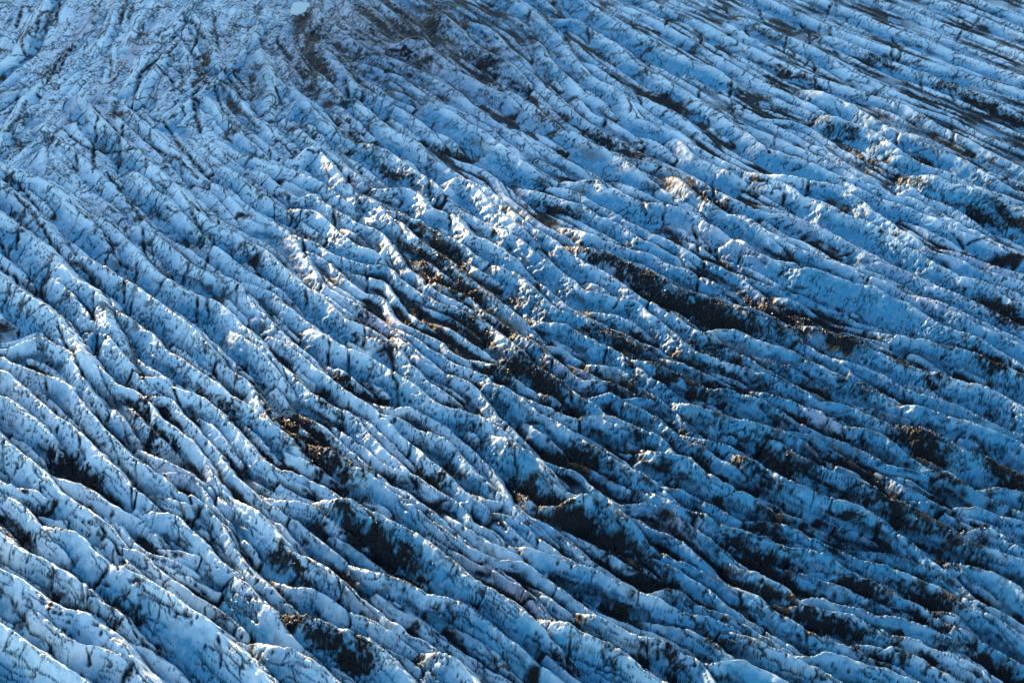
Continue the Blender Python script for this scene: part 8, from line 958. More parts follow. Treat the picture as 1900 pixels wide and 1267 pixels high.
1.5 -55.9,484.7 -53.5,480.4 -51.1,476.0 -48.7,471.6 -46.2,467.3 -43.2,463.2 -39.9,459.5 -36.6,455.7 -33.5,451.8 -30.9,447.6 -28.3,443.3 -25.5,439.1 -22.5,435.2
2.6 -190.7,466.4 -190.5,466.4 -190.3,466.4 -190.1,466.4 -190.0,466.4 -189.8,466.4 -189.6,466.4 -189.4,466.4 -189.2,466.4 -189.0,466.4 -188.5,461.4 -187.7,456.5 -186.3,451.7 -183.9,447.3
1.5 -82.9,466.7 -80.2,462.5 -77.6,458.2 -75.1,453.9 -72.3,449.8
2.2 -157.8,365.2 -154.4,361.5 -151.0,357.9 -147.5,354.3 -144.0,350.7 -140.4,347.3 -136.6,344.0 -132.5,341.1
1.2 -174.2,516.0 -173.7,521.0 -173.2,526.0 -172.7,530.9 -172.2,535.9 -171.7,540.9 -171.2,545.9
3.5 -180.6,422.5 -179.0,417.7 -176.4,413.5 -173.3,409.5 -169.9,405.8 -166.4,402.3
1.3 137.7,617.5 140.4,613.4 143.2,609.2 146.1,605.1 149.1,601.1
1.2 33.7,427.3 37.1,423.7 40.7,420.2 44.5,417.0 48.6,414.1
2.9 -24.3,545.1 -22.1,540.6 -19.7,536.2 -17.2,531.9 -14.6,527.7 -11.8,523.5 -9.1,519.3 -6.3,515.1
1.2 -152.3,500.6 -151.4,495.7 -149.6,491.0 -147.3,486.6 -144.8,482.2
1.6 18.0,573.3 21.2,569.4 23.8,565.2 25.9,560.7 27.8,556.0 29.8,551.4 31.8,546.8 33.7,542.2
1.2 182.5,577.0 185.3,572.9 188.1,568.7 190.9,564.6 193.6,560.4 196.3,556.2 199.0,552.0 201.7,547.8 204.4,543.6 207.2,539.4 209.9,535.2 212.6,531.0 215.3,526.8
2.4 -218.2,719.6 -217.8,714.6 -217.3,709.6 -216.9,704.6
1.6 -97.5,544.0 -97.3,544.0 -97.1,544.0 -96.8,549.0 -96.4,553.9 -96.0,558.9 -95.8,563.9 -95.7,568.9 -95.5,573.9
1.2 -194.2,507.4 -193.1,512.3 -192.1,517.2 -191.3,522.1 -190.4,527.0 -189.6,532.0 -189.0,536.9
1.2 -158.7,464.0 -156.2,459.7 -153.4,455.5 -150.5,451.4 -147.6,447.4 -144.6,443.4 -141.6,439.4
1.7 207.7,607.1 210.3,602.8 212.8,598.5 215.4,594.2 218.0,590.0 220.6,585.7 223.2,581.4 225.7,577.1
1.2 183.3,546.9 186.1,542.8 189.0,538.6 191.8,534.5 194.7,530.4
1.5 7.8,525.6 9.8,521.0 11.8,516.5 13.7,511.8 15.5,507.2 17.3,502.5 19.2,497.9 21.2,493.3 23.1,488.7 25.2,484.1 27.6,479.7 30.3,475.5
2.4 -244.7,671.9 -244.5,666.9 -244.2,661.9 -243.9,656.9
1.8 -239.0,577.9 -238.7,572.9 -238.4,567.9 -238.1,562.9 -237.8,558.0
1.7 66.6,552.5 69.1,548.1 71.5,543.7 73.9,539.3 76.3,534.9 78.6,530.5 81.0,526.1 83.4,521.8
1.6 74.7,349.6 78.5,346.3 82.1,342.9 85.9,339.6
1.5 -83.1,502.6 -81.6,497.9 -80.2,493.1 -79.6,493.1
2.0 -81.6,451.5 -78.2,447.9 -74.2,444.8 -70.4,441.6 -66.8,438.2 -63.4,434.5
3.4 114.0,234.9 117.0,230.9 120.1,227.0 123.1,223.0
1.3 175.5,487.1 178.5,483.2 181.6,479.2 184.6,475.2 187.7,471.3 190.9,467.4 194.0,463.5 197.0,459.5 199.7,455.4
1.2 116.3,566.9 119.0,562.7 121.8,558.5 124.5,554.4
1.9 -3.2,285.3 -0.2,281.3 2.7,277.3 5.2,272.9 7.6,268.6 10.9,264.9
1.2 180.3,590.7 183.0,586.5 185.6,582.3 188.3,578.0 191.0,573.8 193.7,569.6 196.3,565.4 199.0,561.1
2.1 233.0,636.8 235.6,632.5 238.2,628.2 240.7,623.9 243.3,619.7 245.9,615.4 248.5,611.1 251.1,606.8
1.6 -165.6,443.6 -165.2,443.6 -164.8,443.6 -162.5,439.2 -158.8,435.8 -154.9,432.7 -150.9,429.7 -147.2,426.3
1.5 116.2,409.7 118.9,405.5 121.5,401.2 124.0,396.9 126.5,392.6 129.6,388.6 133.1,385.1
1.2 -159.3,493.4 -159.1,498.4 -159.0,503.4 -158.9,508.4 -158.8,513.4 -158.5,518.4 -158.3,523.4
3.1 -102.7,597.8 -102.5,597.8 -102.4,597.8 -102.3,597.8 -102.2,597.8 -101.9,592.8 -101.4,587.8 -101.1,582.8 -101.0,577.8 -101.0,577.8 -100.9,577.8
1.6 90.0,437.1 94.1,434.3 98.4,431.6 102.5,428.8
2.2 -226.6,662.4 -226.3,657.4 -226.1,652.4 -225.8,647.4 -225.5,642.4 -225.3,637.4 -225.1,632.4 -224.8,627.4
1.2 -136.1,530.9 -135.8,535.9 -135.4,540.8 -134.9,545.8 -134.3,550.8 -133.7,555.7 -133.3,560.7 -133.0,565.7 -132.9,570.7
1.8 -26.8,577.7 -24.6,573.3 -22.3,568.8 -20.2,564.2 -18.3,559.6 -16.4,555.0 -14.5,550.4 -12.4,545.8 -10.0,541.4 -7.5,537.1
1.5 157.0,465.5 159.6,461.2 162.2,456.9 164.7,452.5 167.2,448.2 169.7,443.9 172.3,439.7 175.0,435.5 177.8,431.3
1.9 -69.4,497.4 -66.8,493.1 -64.2,488.8 -61.8,484.4 -59.6,480.0 -57.3,475.5 -54.9,471.1 -52.6,466.7 -50.2,462.3 -47.4,458.2 -44.0,454.5 -40.5,451.0 -37.2,447.2
1.9 -48.6,619.5 -46.1,615.2 -43.7,610.8 -41.3,606.4 -38.9,602.0 -36.5,597.6 -34.1,593.2 -31.8,588.8 -29.5,584.4 -27.2,579.9
2.1 -28.2,625.7 -25.7,621.4 -23.1,617.1 -20.6,612.8 -18.0,608.5 -15.4,604.3 -12.8,600.0 -10.3,595.7 -7.7,591.4 -5.1,587.1 -2.6,582.8
1.3 -74.1,262.5 -70.6,259.0 -67.5,255.1 -64.6,251.0
1.3 -56.5,312.1 -53.4,308.2 -49.9,304.7 -46.2,301.3 -42.6,297.9 -39.2,294.1 -36.2,290.1
2.2 46.7,260.7 50.7,257.8 55.2,255.5 59.7,253.4 64.2,251.1
1.9 -121.2,719.6 -120.9,714.6 -120.7,709.6 -120.6,704.6 -120.4,699.6 -120.3,694.6 -120.1,689.6 -120.0,684.6 -119.9,679.6 -119.8,674.6 -119.7,669.6 -119.7,664.6 -119.6,659.6 -119.6,659.6 -119.6,659.6 -119.6,659.6 -119.6,659.6 -119.5,659.6
1.2 -152.8,622.4 -152.4,617.4 -152.1,612.4 -151.7,607.4 -151.3,602.5 -151.0,597.5 -150.8,592.5 -150.6,587.5
1.2 -124.8,486.7 -124.5,481.7 -124.2,481.7 -124.0,481.7 -123.2,486.7 -122.0,491.5 -120.1,496.1
3.2 -66.1,632.3 -64.8,627.5 -63.0,622.8 -61.2,618.2 -59.2,613.6
1.2 -199.5,515.1 -198.6,520.0 -197.7,525.0 -196.9,529.9 -196.1,534.8 -195.5,539.8 -195.2,544.8 -195.1,544.8 -195.0,544.8 -194.8,544.8
3.1 135.9,303.2 138.7,299.1 141.8,295.1 145.1,291.3
1.9 128.6,441.0 132.1,437.4 135.4,433.7 138.8,430.0 142.2,426.3 145.7,422.7 149.3,419.3 153.0,415.9 156.5,412.3 159.2,408.2
3.8 179.9,426.8 182.9,422.8 185.9,418.8 189.0,414.8
1.5 -151.1,375.1 -147.7,371.4 -144.4,367.7 -141.0,364.0 -137.6,360.4 -134.1,356.8 -130.6,353.2"""
CRACKS = """-200.3,569.7 -203.1,584.1 -205.1,597.3
-185.9,576.0 -189.0,589.0 -190.1,599.0
-187.6,565.0 -189.8,577.6 -191.3,592.3
-190.6,563.5 -193.5,580.8 -192.2,589.0
-159.0,574.4 -161.6,589.0 -161.5,599.0
-157.4,577.6 -158.7,589.0 -159.1,599.0
-138.8,571.3 -133.9,576.0 -130.2,574.4 -125.6,565.0 -120.1,552.9
-136.3,589.0 -133.6,577.6
-125.2,592.3 -121.0,574.4 -114.9,548.4
-125.2,541.1 -124.9,554.4 -125.9,569.7
-137.0,568.1 -130.5,557.4 -124.7,544.0 -119.8,535.4
-172.7,466.6 -175.2,477.1 -175.0,485.5 -176.1,496.6
-173.5,516.1 -174.4,529.8 -174.3,544.0 -171.9,549.9
-171.1,522.9 -173.0,536.8 -172.3,551.4
-137.0,491.6 -138.2,506.9 -140.0,522.9 -137.0,536.8 -132.9,544.0 -132.1,554.4
-151.9,494.1 -142.7,480.7 -133.3,463.2 -124.2,449.9 -115.9,439.3 -111.3,432.6
-129.9,486.7 -120.7,475.9 -114.1,462.1 -105.5,446.7 -99.0,436.2
-136.0,489.2 -128.9,481.9
-117.0,501.7 -112.5,485.5 -108.7,472.4
-112.2,454.3 -108.9,439.3
-132.3,532.6 -124.8,524.3 -122.3,509.5
-135.3,528.4 -128.0,518.8 -125.2,509.5
-129.4,467.7 -122.4,459.8 -115.6,452.1 -108.9,444.5 -102.8,434.1
-110.8,517.5 -104.4,504.3 -96.9,489.2 -88.1,473.5
-111.4,514.8 -102.6,486.7 -93.0,470.1 -88.7,460.9
-157.2,474.7 -151.2,466.6 -142.9,458.7 -133.3,454.3 -124.4,451.0
-137.6,438.2 -141.9,455.4 -145.6,478.3
-144.4,441.4 -147.2,454.3
-130.4,441.4 -135.0,466.6 -136.6,478.3
-180.9,499.2 -181.1,514.8
-188.0,539.7 -192.9,551.4 -194.3,566.6
-162.6,560.4 -164.8,582.4
-140.9,481.9 -144.2,494.1
-161.5,457.6 -156.8,465.5
-105.7,525.6 -97.9,509.5 -93.5,504.3
-110.0,525.6 -104.0,514.8 -97.5,496.6
-151.2,520.2 -154.5,536.8 -158.0,542.6
124.4,571.3 121.8,554.4 120.6,539.7
129.6,584.1 132.5,594.0
105.9,544.0 109.6,560.4
116.0,548.4 119.4,563.5 118.1,574.4
148.5,549.9 145.9,531.2
146.9,531.2 151.4,545.5 151.9,560.4
128.1,497.9 136.2,506.9 143.6,514.8
176.0,557.4 182.7,568.1 191.8,580.8
150.8,506.9 153.3,520.2
155.2,480.7 151.8,463.2
160.8,509.5 160.7,496.6 162.5,491.6
111.5,531.2 115.4,538.3
115.2,524.3 115.7,536.8
109.2,536.8 109.4,548.4
94.1,497.9 94.2,487.9
133.3,470.1 131.4,459.8
103.6,594.0 102.9,580.8
136.4,561.9 138.3,554.4
133.9,572.8 131.9,580.8
127.6,557.4 127.3,565.0
168.7,457.6 172.9,462.1
86.1,449.9 86.0,462.1
90.2,460.9 90.8,470.1
81.1,510.8 79.3,496.6 79.6,478.3
69.1,506.9 68.0,496.6
82.0,485.5 84.0,492.9
46.7,561.9 49.6,571.3 48.3,577.6
62.0,568.1 63.2,579.2
52.4,525.6 52.4,532.6
42.0,483.1 42.1,496.6
89.6,584.1 88.7,595.7
94.4,558.9 94.7,569.7
13.0,514.8 13.3,506.9
74.4,551.4 75.1,557.4
30.5,552.9 30.4,565.0
32.6,475.9 32.5,479.5
47.6,491.6 45.3,501.7
6.7,576.0 7.4,589.0
20.4,551.4 21.8,560.4
-168.3,438.0 -160.1,428.8 -154.3,420.9 -148.1,411.3
-162.6,422.9 -152.8,412.2 -143.5,397.4 -136.2,386.0 -131.8,380.0 -124.5,372.6 -119.1,365.3 -114.9,355.9
-140.6,417.0 -132.5,405.6 -126.2,397.4 -120.5,387.7 -116.2,380.0 -111.2,374.2
-134.5,441.2 -127.8,429.8 -121.3,417.0 -115.5,408.4 -109.3,402.0
-136.1,388.6 -133.7,393.0 -130.5,397.4
-143.0,352.1 -141.6,359.8 -140.2,363.7 -138.8,371.7
-147.0,364.5 -140.6,363.7 -135.7,362.1 -127.5,352.1 -120.8,341.1
-108.6,347.6 -107.0,352.9 -105.6,361.4
-110.5,365.3 -109.7,355.9
-88.5,360.6 -87.4,347.6
-98.2,366.9 -101.8,360.6
-95.9,367.7 -92.9,374.2
-105.8,422.9 -101.1,412.2 -96.3,400.1 -93.3,393.0
-110.7,387.7 -106.5,390.3
-101.7,418.0 -98.1,410.3 -91.1,400.1
-123.7,372.6 -118.8,366.1 -114.1,355.9 -109.8,347.6 -104.4,337.5
-122.9,355.9 -118.2,349.9 -114.3,343.2
-150.5,376.7 -144.1,370.1 -141.1,363.7
-150.8,400.1 -147.2,384.3
-114.1,402.0 -109.7,385.1
-109.0,367.7 -109.9,375.9
-77.9,355.2 -78.3,362.9
-91.6,408.4 -90.6,400.1
-154.7,391.2 -149.0,380.0
-90.2,377.5 -90.3,393.0
-84.4,348.4 -85.9,359.8
-117.3,355.9 -115.1,343.2
-87.6,264.5 -89.5,276.6 -89.5,283.2
-87.3,265.0 -86.6,270.7
-116.2,305.6 -114.5,301.9
-90.0,274.5 -87.1,273.4
-92.7,306.8 -90.6,299.5
-121.1,278.8 -122.9,287.7
-120.7,315.7 -118.6,309.3
-122.9,338.8 -119.4,331.1 -114.5,323.6 -109.9,313.7
-80.0,271.3 -76.2,265.0
-77.3,272.3 -72.3,263.0
-84.4,276.6 -79.8,273.4 -75.2,268.7
-112.5,337.4 -111.5,328.3
-98.0,288.9 -92.4,279.3 -88.9,275.5
-109.9,278.8 -112.5,284.9
-106.3,291.8 -102.6,282.1
-121.1,275.5 -116.7,271.8 -112.5,268.7
-90.8,281.0 -83.0,277.7
-88.0,314.4 -84.9,307.4
-98.3,299.5 -92.5,288.9 -86.9,282.1
-88.2,244.5 -88.6,250.2
-87.0,251.6 -84.3,238.2
-91.2,240.0 -89.2,230.3
-101.4,259.9 -97.3,262.9
-101.9,259.4 -97.6,255.0 -91.3,248.3 -84.9,243.6
-114.1,267.0 -110.7,261.9 -107.3,257.9
-117.3,262.4 -112.9,258.4 -108.4,253.5
-74.6,267.0 -69.7,259.4 -64.8,251.6 -61.4,245.9
-77.6,267.0 -73.2,259.4
-59.3,217.9 -58.2,211.6
-73.9,222.8 -73.4,226.1
-105.6,223.2 -103.2,215.1
-109.5,235.5 -103.9,229.5 -98.8,222.8 -95.1,218.7
-97.0,243.6 -92.8,239.1 -90.7,232.9
-100.3,216.7 -99.5,219.1
-97.2,262.4 -92.6,256.9 -88.9,251.6 -85.0,245.5
-89.5,232.9 -84.6,232.5 -80.0,232.5
-78.3,231.2 -72.1,227.4 -65.7,223.2
-84.9,226.1 -89.2,229.5
-64.8,236.4 -68.5,240.0
-60.0,229.5 -65.6,234.2
-82.3,230.3 -79.4,225.3 -73.2,218.3
-57.4,240.0 -54.2,234.7 -51.5,230.3
-86.1,236.4 -89.0,238.6
-61.6,491.6 -60.0,501.7 -62.3,514.8
-59.5,485.5 -55.8,484.3
-62.2,463.2 -60.7,472.4 -65.8,487.9
-50.1,470.1 -50.3,478.3
-18.0,448.8 -18.2,456.5
-47.4,521.5 -48.9,527.0
-37.6,527.0 -34.0,520.2
-93.3,557.4 -89.1,547.0 -85.1,536.8
-100.3,558.9 -96.9,547.0
-81.1,558.9 -78.3,574.4
-49.9,438.2 -49.9,444.5
-42.5,376.7 -41.6,363.7
-54.8,363.7 -55.2,369.3
-58.1,353.6 -58.7,359.8
-26.8,432.9 -26.1,418.0
-54.0,437.0 -53.0,426.8
-19.5,409.4 -18.9,400.1
-24.4,365.3 -24.5,370.9
-56.1,412.2 -54.8,403.8
-40.4,341.8 -39.7,333.3
-25.9,353.6 -25.7,349.9
-48.2,413.2 -48.8,420.9
-61.4,381.7 -63.2,393.0 -66.6,400.1
-72.1,415.1 -68.0,407.5 -62.7,396.5
65.4,432.9 64.3,418.9
54.9,377.5 52.9,358.2
55.6,400.1 56.1,384.3 57.0,366.1
28.5,353.6 31.9,357.5
46.8,404.7 47.8,411.3
24.8,335.4 25.4,343.2
37.5,352.1 38.6,355.2
38.6,419.9 41.8,407.5
61.4,382.6 61.1,387.7
65.6,375.9 68.1,382.6
49.8,380.9 51.1,372.6
99.8,362.9 104.4,369.3
93.8,421.9 96.7,430.9
137.4,390.3 143.6,391.2
144.3,384.3 145.6,380.0
134.4,395.6 136.5,388.6
101.3,408.4 101.7,405.6
111.3,394.7 115.3,391.2
91.9,385.1 102.0,384.3
-49.0,334.5 -48.6,324.9
-43.9,329.7 -42.4,317.0
-31.6,320.9 -29.5,311.8 -29.4,304.3
-42.2,318.9 -37.5,316.3 -34.7,312.5 -33.6,308.0
-32.5,275.5 -32.1,278.2
-16.5,315.7 -16.9,320.3
-25.4,284.9 -23.9,289.5
-21.6,291.2 -20.0,295.9
-40.2,334.5 -40.2,338.8
-42.8,301.9 -42.7,293.5
-4.3,268.1 -3.0,271.3
-4.2,293.5 -0.7,297.1
-41.5,306.8 -42.5,303.1
-34.0,276.6 -38.0,284.3
-16.0,282.1 -12.1,287.7
14.8,313.1 15.9,301.9 16.7,294.1
23.8,303.1 24.7,299.5
25.2,329.7 24.7,326.3
3.4,298.3 7.6,297.1 10.0,292.3
-0.2,273.4 1.2,279.3 -0.2,285.5
17.7,293.5 22.2,292.9 27.1,287.2 32.0,284.3
10.7,324.9 9.9,321.6
28.7,307.4 27.2,300.7
31.7,319.6 31.4,326.3
52.9,298.3 51.4,294.7
86.0,291.2 86.0,287.7
100.5,311.2 100.7,308.7
82.2,297.1 81.5,291.2
65.5,298.3 64.9,294.7
110.6,318.3 111.2,316.3
77.1,280.4 79.7,283.8
84.8,273.4 81.8,280.4
77.5,296.5 82.5,300.7
-31.7,260.4 -30.1,252.1 -32.2,255.0
-23.2,242.7 -19.6,246.4
-9.8,228.2 -7.8,230.3
-34.8,232.0 -33.6,225.3
-36.2,233.8 -39.5,241.8
-32.3,224.0 -29.9,213.2
-41.5,226.9 -41.0,222.8
-37.5,231.2 -35.7,234.7
-6.5,265.5 -1.3,256.9
-14.6,237.3 -12.8,239.1
8.4,236.0 9.6,238.2
13.2,242.7 14.1,244.5
2.0,236.0 2.9,236.9
5.6,254.0 5.2,251.1
37.8,254.5 36.0,259.4
51.8,223.2 53.1,226.1
11.3,215.1 12.1,221.1
16.3,222.4 15.3,221.1
80.9,228.2 85.0,226.5
59.3,244.5 59.6,238.2
77.5,255.0 79.9,257.4
86.0,229.5 85.3,225.3
60.3,224.0 60.9,217.1"""
# patches: x, y, heading, half length, half width, cover
DEBRIS = """-52.8 295.6 -0.83 12.8 4.3 1.00
-45.4 282.5 -0.73 9.9 4.0 0.95
-61.4 304.7 -1.03 8.6 2.1 0.80
-31.4 253.0 -0.68 10.8 4.0 1.00
-22.1 238.9 -0.61 7.3 2.4 0.90
-47.7 243.2 -0.77 6.0 2.2 0.95
-41.5 235.5 -0.61 5.4 1.7 0.70
-43.6 224.2 -0.70 6.1 3.4 0.95
-34.0 217.2 -0.56 6.8 3.7 1.00
-28.5 230.6 -0.77 5.5 1.9 0.60
-24.6 394.7 -0.89 14.0 3.3 0.90
-15.8 375.2 -0.97 13.9 3.8 1.00
-25.6 381.6 -0.97 9.6 3.4 0.85
-13.9 363.0 -0.83 10.2 3.2 0.90
-23.4 369.0 -0.95 9.1 2.9 0.50
-11.9 344.2 -0.82 6.2 4.7 0.85
-3.0 342.9 -0.90 11.9 2.5 0.90
5.1 334.7 -0.90 9.6 2.8 0.90
7.0 319.2 -0.92 10.1 5.0 1.00
-3.5 319.7 -0.80 4.9 2.8 1.00
12.3 305.9 -0.72 6.3 2.4 0.90
24.0 381.6 -0.64 10.9 2.8 0.80
34.6 372.1 -0.82 13.4 3.6 1.00
44.2 357.0 -0.79 10.7 4.5 1.00
57.0 348.4 -0.74 11.8 5.0 1.00
68.6 345.6 -0.63 11.0 4.2 0.90
80.5 345.6 -0.74 12.9 4.6 1.00
92.7 332.1 -0.67 13.5 4.6 1.00
103.5 321.8 -0.72 10.2 2.9 0.90
114.5 332.1 -0.56 7.1 2.4 0.60
127.6 321.8 -0.81 8.7 3.4 0.95
137.5 349.8 -0.81 7.7 5.5 1.00
128.9 360.0 -0.83 4.9 2.5 0.60
154.5 401.6 -1.08 11.9 3.5 0.90
144.7 408.6 -0.93 9.4 3.2 0.70
117.8 450.7 -1.11 13.5 2.7 0.80
123.8 436.6 -0.94 12.5 4.0 0.70
115.9 469.9 -0.79 8.4 4.7 0.70
146.7 450.7 -0.84 13.9 3.4 0.85
157.9 438.6 -0.90 9.8 2.9 0.80
166.0 504.7 -0.93 13.7 3.8 0.90
173.3 487.9 -0.94 13.1 4.1 0.90
107.2 519.7 -0.95 12.9 2.8 0.80
142.3 532.8 -0.92 9.9 3.1 0.80
126.8 538.2 -1.12 14.9 2.3 0.60
102.4 563.5 -1.00 8.9 4.3 0.70
98.3 514.6 -1.02 8.2 3.7 0.80
29.1 334.7 -0.68 8.2 5.7 1.00
19.8 321.8 -0.76 6.7 3.4 0.70
28.6 314.3 -0.84 5.7 3.2 0.90
43.2 314.3 -0.76 9.5 3.9 1.00
47.8 304.7 -0.63 5.8 2.6 0.60
37.3 345.6 -0.99 5.9 2.1 0.50
53.9 321.8 -0.60 9.0 2.4 0.70
70.9 321.8 -0.73 9.2 5.6 0.60
80.1 334.7 -0.81 9.7 2.9 0.60
87.9 314.3 -0.82 7.6 4.0 0.70
54.8 329.4 -0.77 11.3 3.7 0.70
17.3 282.5 -0.78 4.5 4.0 1.00
9.5 300.1 -0.72 3.8 2.4 0.50
6.9 267.2 -0.95 7.9 3.4 0.95
15.9 258.6 -0.60 7.9 3.5 1.00
23.9 249.4 -0.78 8.1 3.8 1.00
31.5 239.7 -0.54 6.0 3.3 1.00
27.1 244.1 -0.74 5.2 4.8 0.80
22.1 260.5 -0.94 4.5 2.2 0.70
45.6 284.6 -0.84 3.0 2.6 0.80
52.6 249.4 -0.64 6.2 3.1 0.95
58.1 262.4 -0.54 3.7 3.4 0.50
22.9 232.2 -0.63 3.2 2.8 0.90
39.9 230.6 -0.61 7.1 2.2 0.70
43.1 219.5 -0.74 5.8 2.3 0.80
31.8 216.5 -0.61 4.1 3.2 0.90
18.6 216.5 -0.68 4.7 2.8 0.60
56.2 233.0 -0.85 7.4 2.2 1.00
65.3 226.5 -0.41 7.7 2.3 1.00
75.2 236.4 -0.49 5.6 4.1 1.00
83.9 228.9 -0.50 5.4 2.7 0.90
89.6 233.9 -0.80 6.9 3.3 0.95
91.2 261.4 -0.67 8.6 3.5 1.00
96.6 253.0 -0.86 7.4 2.9 0.85
100.3 244.1 -0.68 8.0 3.6 0.70
104.3 254.8 -0.22 2.3 3.8 1.00
114.9 262.4 -0.64 4.7 3.2 0.60
58.4 255.8 -0.42 4.3 3.7 0.90
59.9 242.3 1.57 5.1 2.2 0.90
65.8 280.4 -0.84 6.4 3.4 0.90
59.2 274.2 -0.80 5.5 2.2 0.80
98.8 288.9 -0.86 6.3 4.5 1.00
95.0 295.6 -0.74 4.1 2.6 0.60
116.0 275.2 -0.71 6.8 4.6 1.00
101.5 273.2 -0.61 4.4 2.5 0.90
79.3 283.6 -0.80 2.8 3.2 0.90
86.1 278.3 -0.80 4.0 2.0 0.80
58.2 254.8 -0.43 4.8 3.7 0.70
61.3 222.6 -0.66 4.5 1.5 0.70
71.2 216.5 -0.55 5.3 2.2 0.80
81.8 215.0 -0.60 5.2 2.8 0.90
96.4 216.5 -0.80 6.4 3.1 0.90
73.0 249.4 -0.57 5.9 3.3 0.60
82.2 247.6 -0.44 6.9 2.2 0.60
65.5 262.4 -0.68 6.4 2.2 0.60
72.8 254.8 -0.50 4.3 2.2 0.70
-85.5 575.4 1.57 17.2 4.6 0.75
-78.6 543.7 1.57 21.2 4.8 0.85
-73.4 524.9 1.57 15.1 5.1 0.80
-55.1 578.4 -1.07 21.0 5.7 0.70
-41.0 563.5 -1.15 22.1 4.6 0.70
-47.0 590.8 -1.09 21.8 3.9 0.70
-31.3 578.4 1.57 16.9 4.9 0.85
-10.3 532.8 -0.94 9.5 7.0 0.75
-6.0 509.6 -0.94 14.9 4.0 0.70
5.8 495.0 -1.03 15.4 3.0 0.50
-118.0 535.5 1.57 12.8 2.7 0.80
-116.4 514.6 1.57 9.2 2.2 0.70
-104.8 587.7 -1.48 12.4 3.1 0.50
-95.4 495.0 -1.17 12.9 4.3 0.40
-54.0 467.7 -1.09 10.3 3.8 0.80
-58.8 478.8 -1.10 7.9 3.3 0.70
-47.3 452.8 -0.74 8.8 3.1 0.70
-37.0 434.7 -0.89 12.9 2.6 0.80
-39.3 417.6 -0.66 8.5 2.9 0.60
2.0 519.7 -1.13 14.5 2.9 0.50
11.4 478.8 -1.09 15.7 3.3 0.80
20.8 476.5 -1.06 11.8 2.9 0.80
2.0 509.6 -1.09 13.6 2.3 0.60
12.3 527.5 -1.22 11.9 3.2 0.60
54.7 497.4 -0.99 11.1 4.7 0.85
36.4 538.2 -1.13 8.5 3.2 0.60
41.7 450.7 -0.90 10.7 5.0 0.90
34.9 459.1 -1.00 10.6 3.5 0.80
58.7 423.2 -1.06 12.2 4.2 0.90
66.5 415.8 -0.94 8.7 2.8 0.70
64.3 442.6 -0.90 6.8 3.2 0.40
49.0 430.8 -0.97 7.1 4.5 0.60
15.2 412.2 -0.74 10.3 3.0 0.70
35.7 442.6 -0.99 7.6 2.8 0.60
129.5 490.3 -0.91 9.2 3.5 0.50
141.8 476.5 -1.02 9.4 2.9 0.50
-169.3 459.9 1.44 8.1 3.5 0.60
-143.0 490.3 -1.13 9.8 3.7 0.50
-170.6 514.6 1.41 6.3 2.9 0.50
-104.3 279.2 -0.77 6.3 2.6 0.95
-101.0 276.3 -0.70 4.2 2.1 0.90
-93.3 303.6 1.57 5.7 3.2 0.80
-88.0 294.5 1.57 5.1 2.8 0.85
-82.3 288.9 -0.84 3.0 1.5 0.70
-85.8 321.8 1.57 7.2 2.1 0.60
-79.2 329.4 -0.94 6.8 2.3 0.50
-74.3 308.3 -0.82 5.8 2.7 0.70
-68.6 297.8 -0.94 8.1 1.8 0.70
-95.8 235.5 -0.69 6.1 1.5 0.70
-93.4 233.0 -0.69 3.0 1.7 0.80
-82.0 228.1 1.57 3.7 2.1 0.80
-86.9 232.2 -0.70 3.6 1.0 0.70
-111.8 255.8 -0.80 4.6 1.3 0.80
-93.3 225.8 -0.57 4.2 1.3 0.70
-77.7 228.9 1.57 3.1 1.4 0.60
-70.5 319.2 -0.85 6.1 2.4 0.60
-50.5 310.7 -0.87 8.5 2.0 0.85
-43.5 316.8 -0.84 5.0 2.5 0.80
-59.9 324.3 1.57 5.0 2.3 0.50
-38.5 278.3 -0.82 8.4 2.2 0.70
-32.1 278.3 -0.82 3.3 2.2 0.80
-19.2 276.3 -0.81 4.2 2.9 0.80
-23.6 286.8 -0.89 5.2 2.0 0.40
-25.4 295.6 -0.74 5.0 1.8 0.40
-14.2 280.4 -1.00 4.6 2.4 0.60
-9.3 293.3 -0.83 5.0 1.8 0.50
-6.7 295.6 -0.85 6.8 1.8 0.50
-2.6 286.8 -0.94 4.1 2.3 0.50
-43.8 352.7 -0.84 6.3 2.9 0.70
-48.0 348.4 -0.92 4.4 1.9 0.50
-24.8 334.7 -0.89 8.0 1.5 0.50
-33.3 332.1 -0.87 8.0 1.9 0.60
-37.9 334.7 -0.71 5.5 2.5 0.60
-19.7 354.1 -0.68 5.5 2.4 0.70
-15.6 345.6 -0.77 5.7 2.2 0.40
-50.7 332.1 -0.81 7.9 1.5 0.40
-17.8 304.7 -0.72 5.0 1.5 0.40
-9.7 309.5 -0.97 7.6 1.7 0.50"""
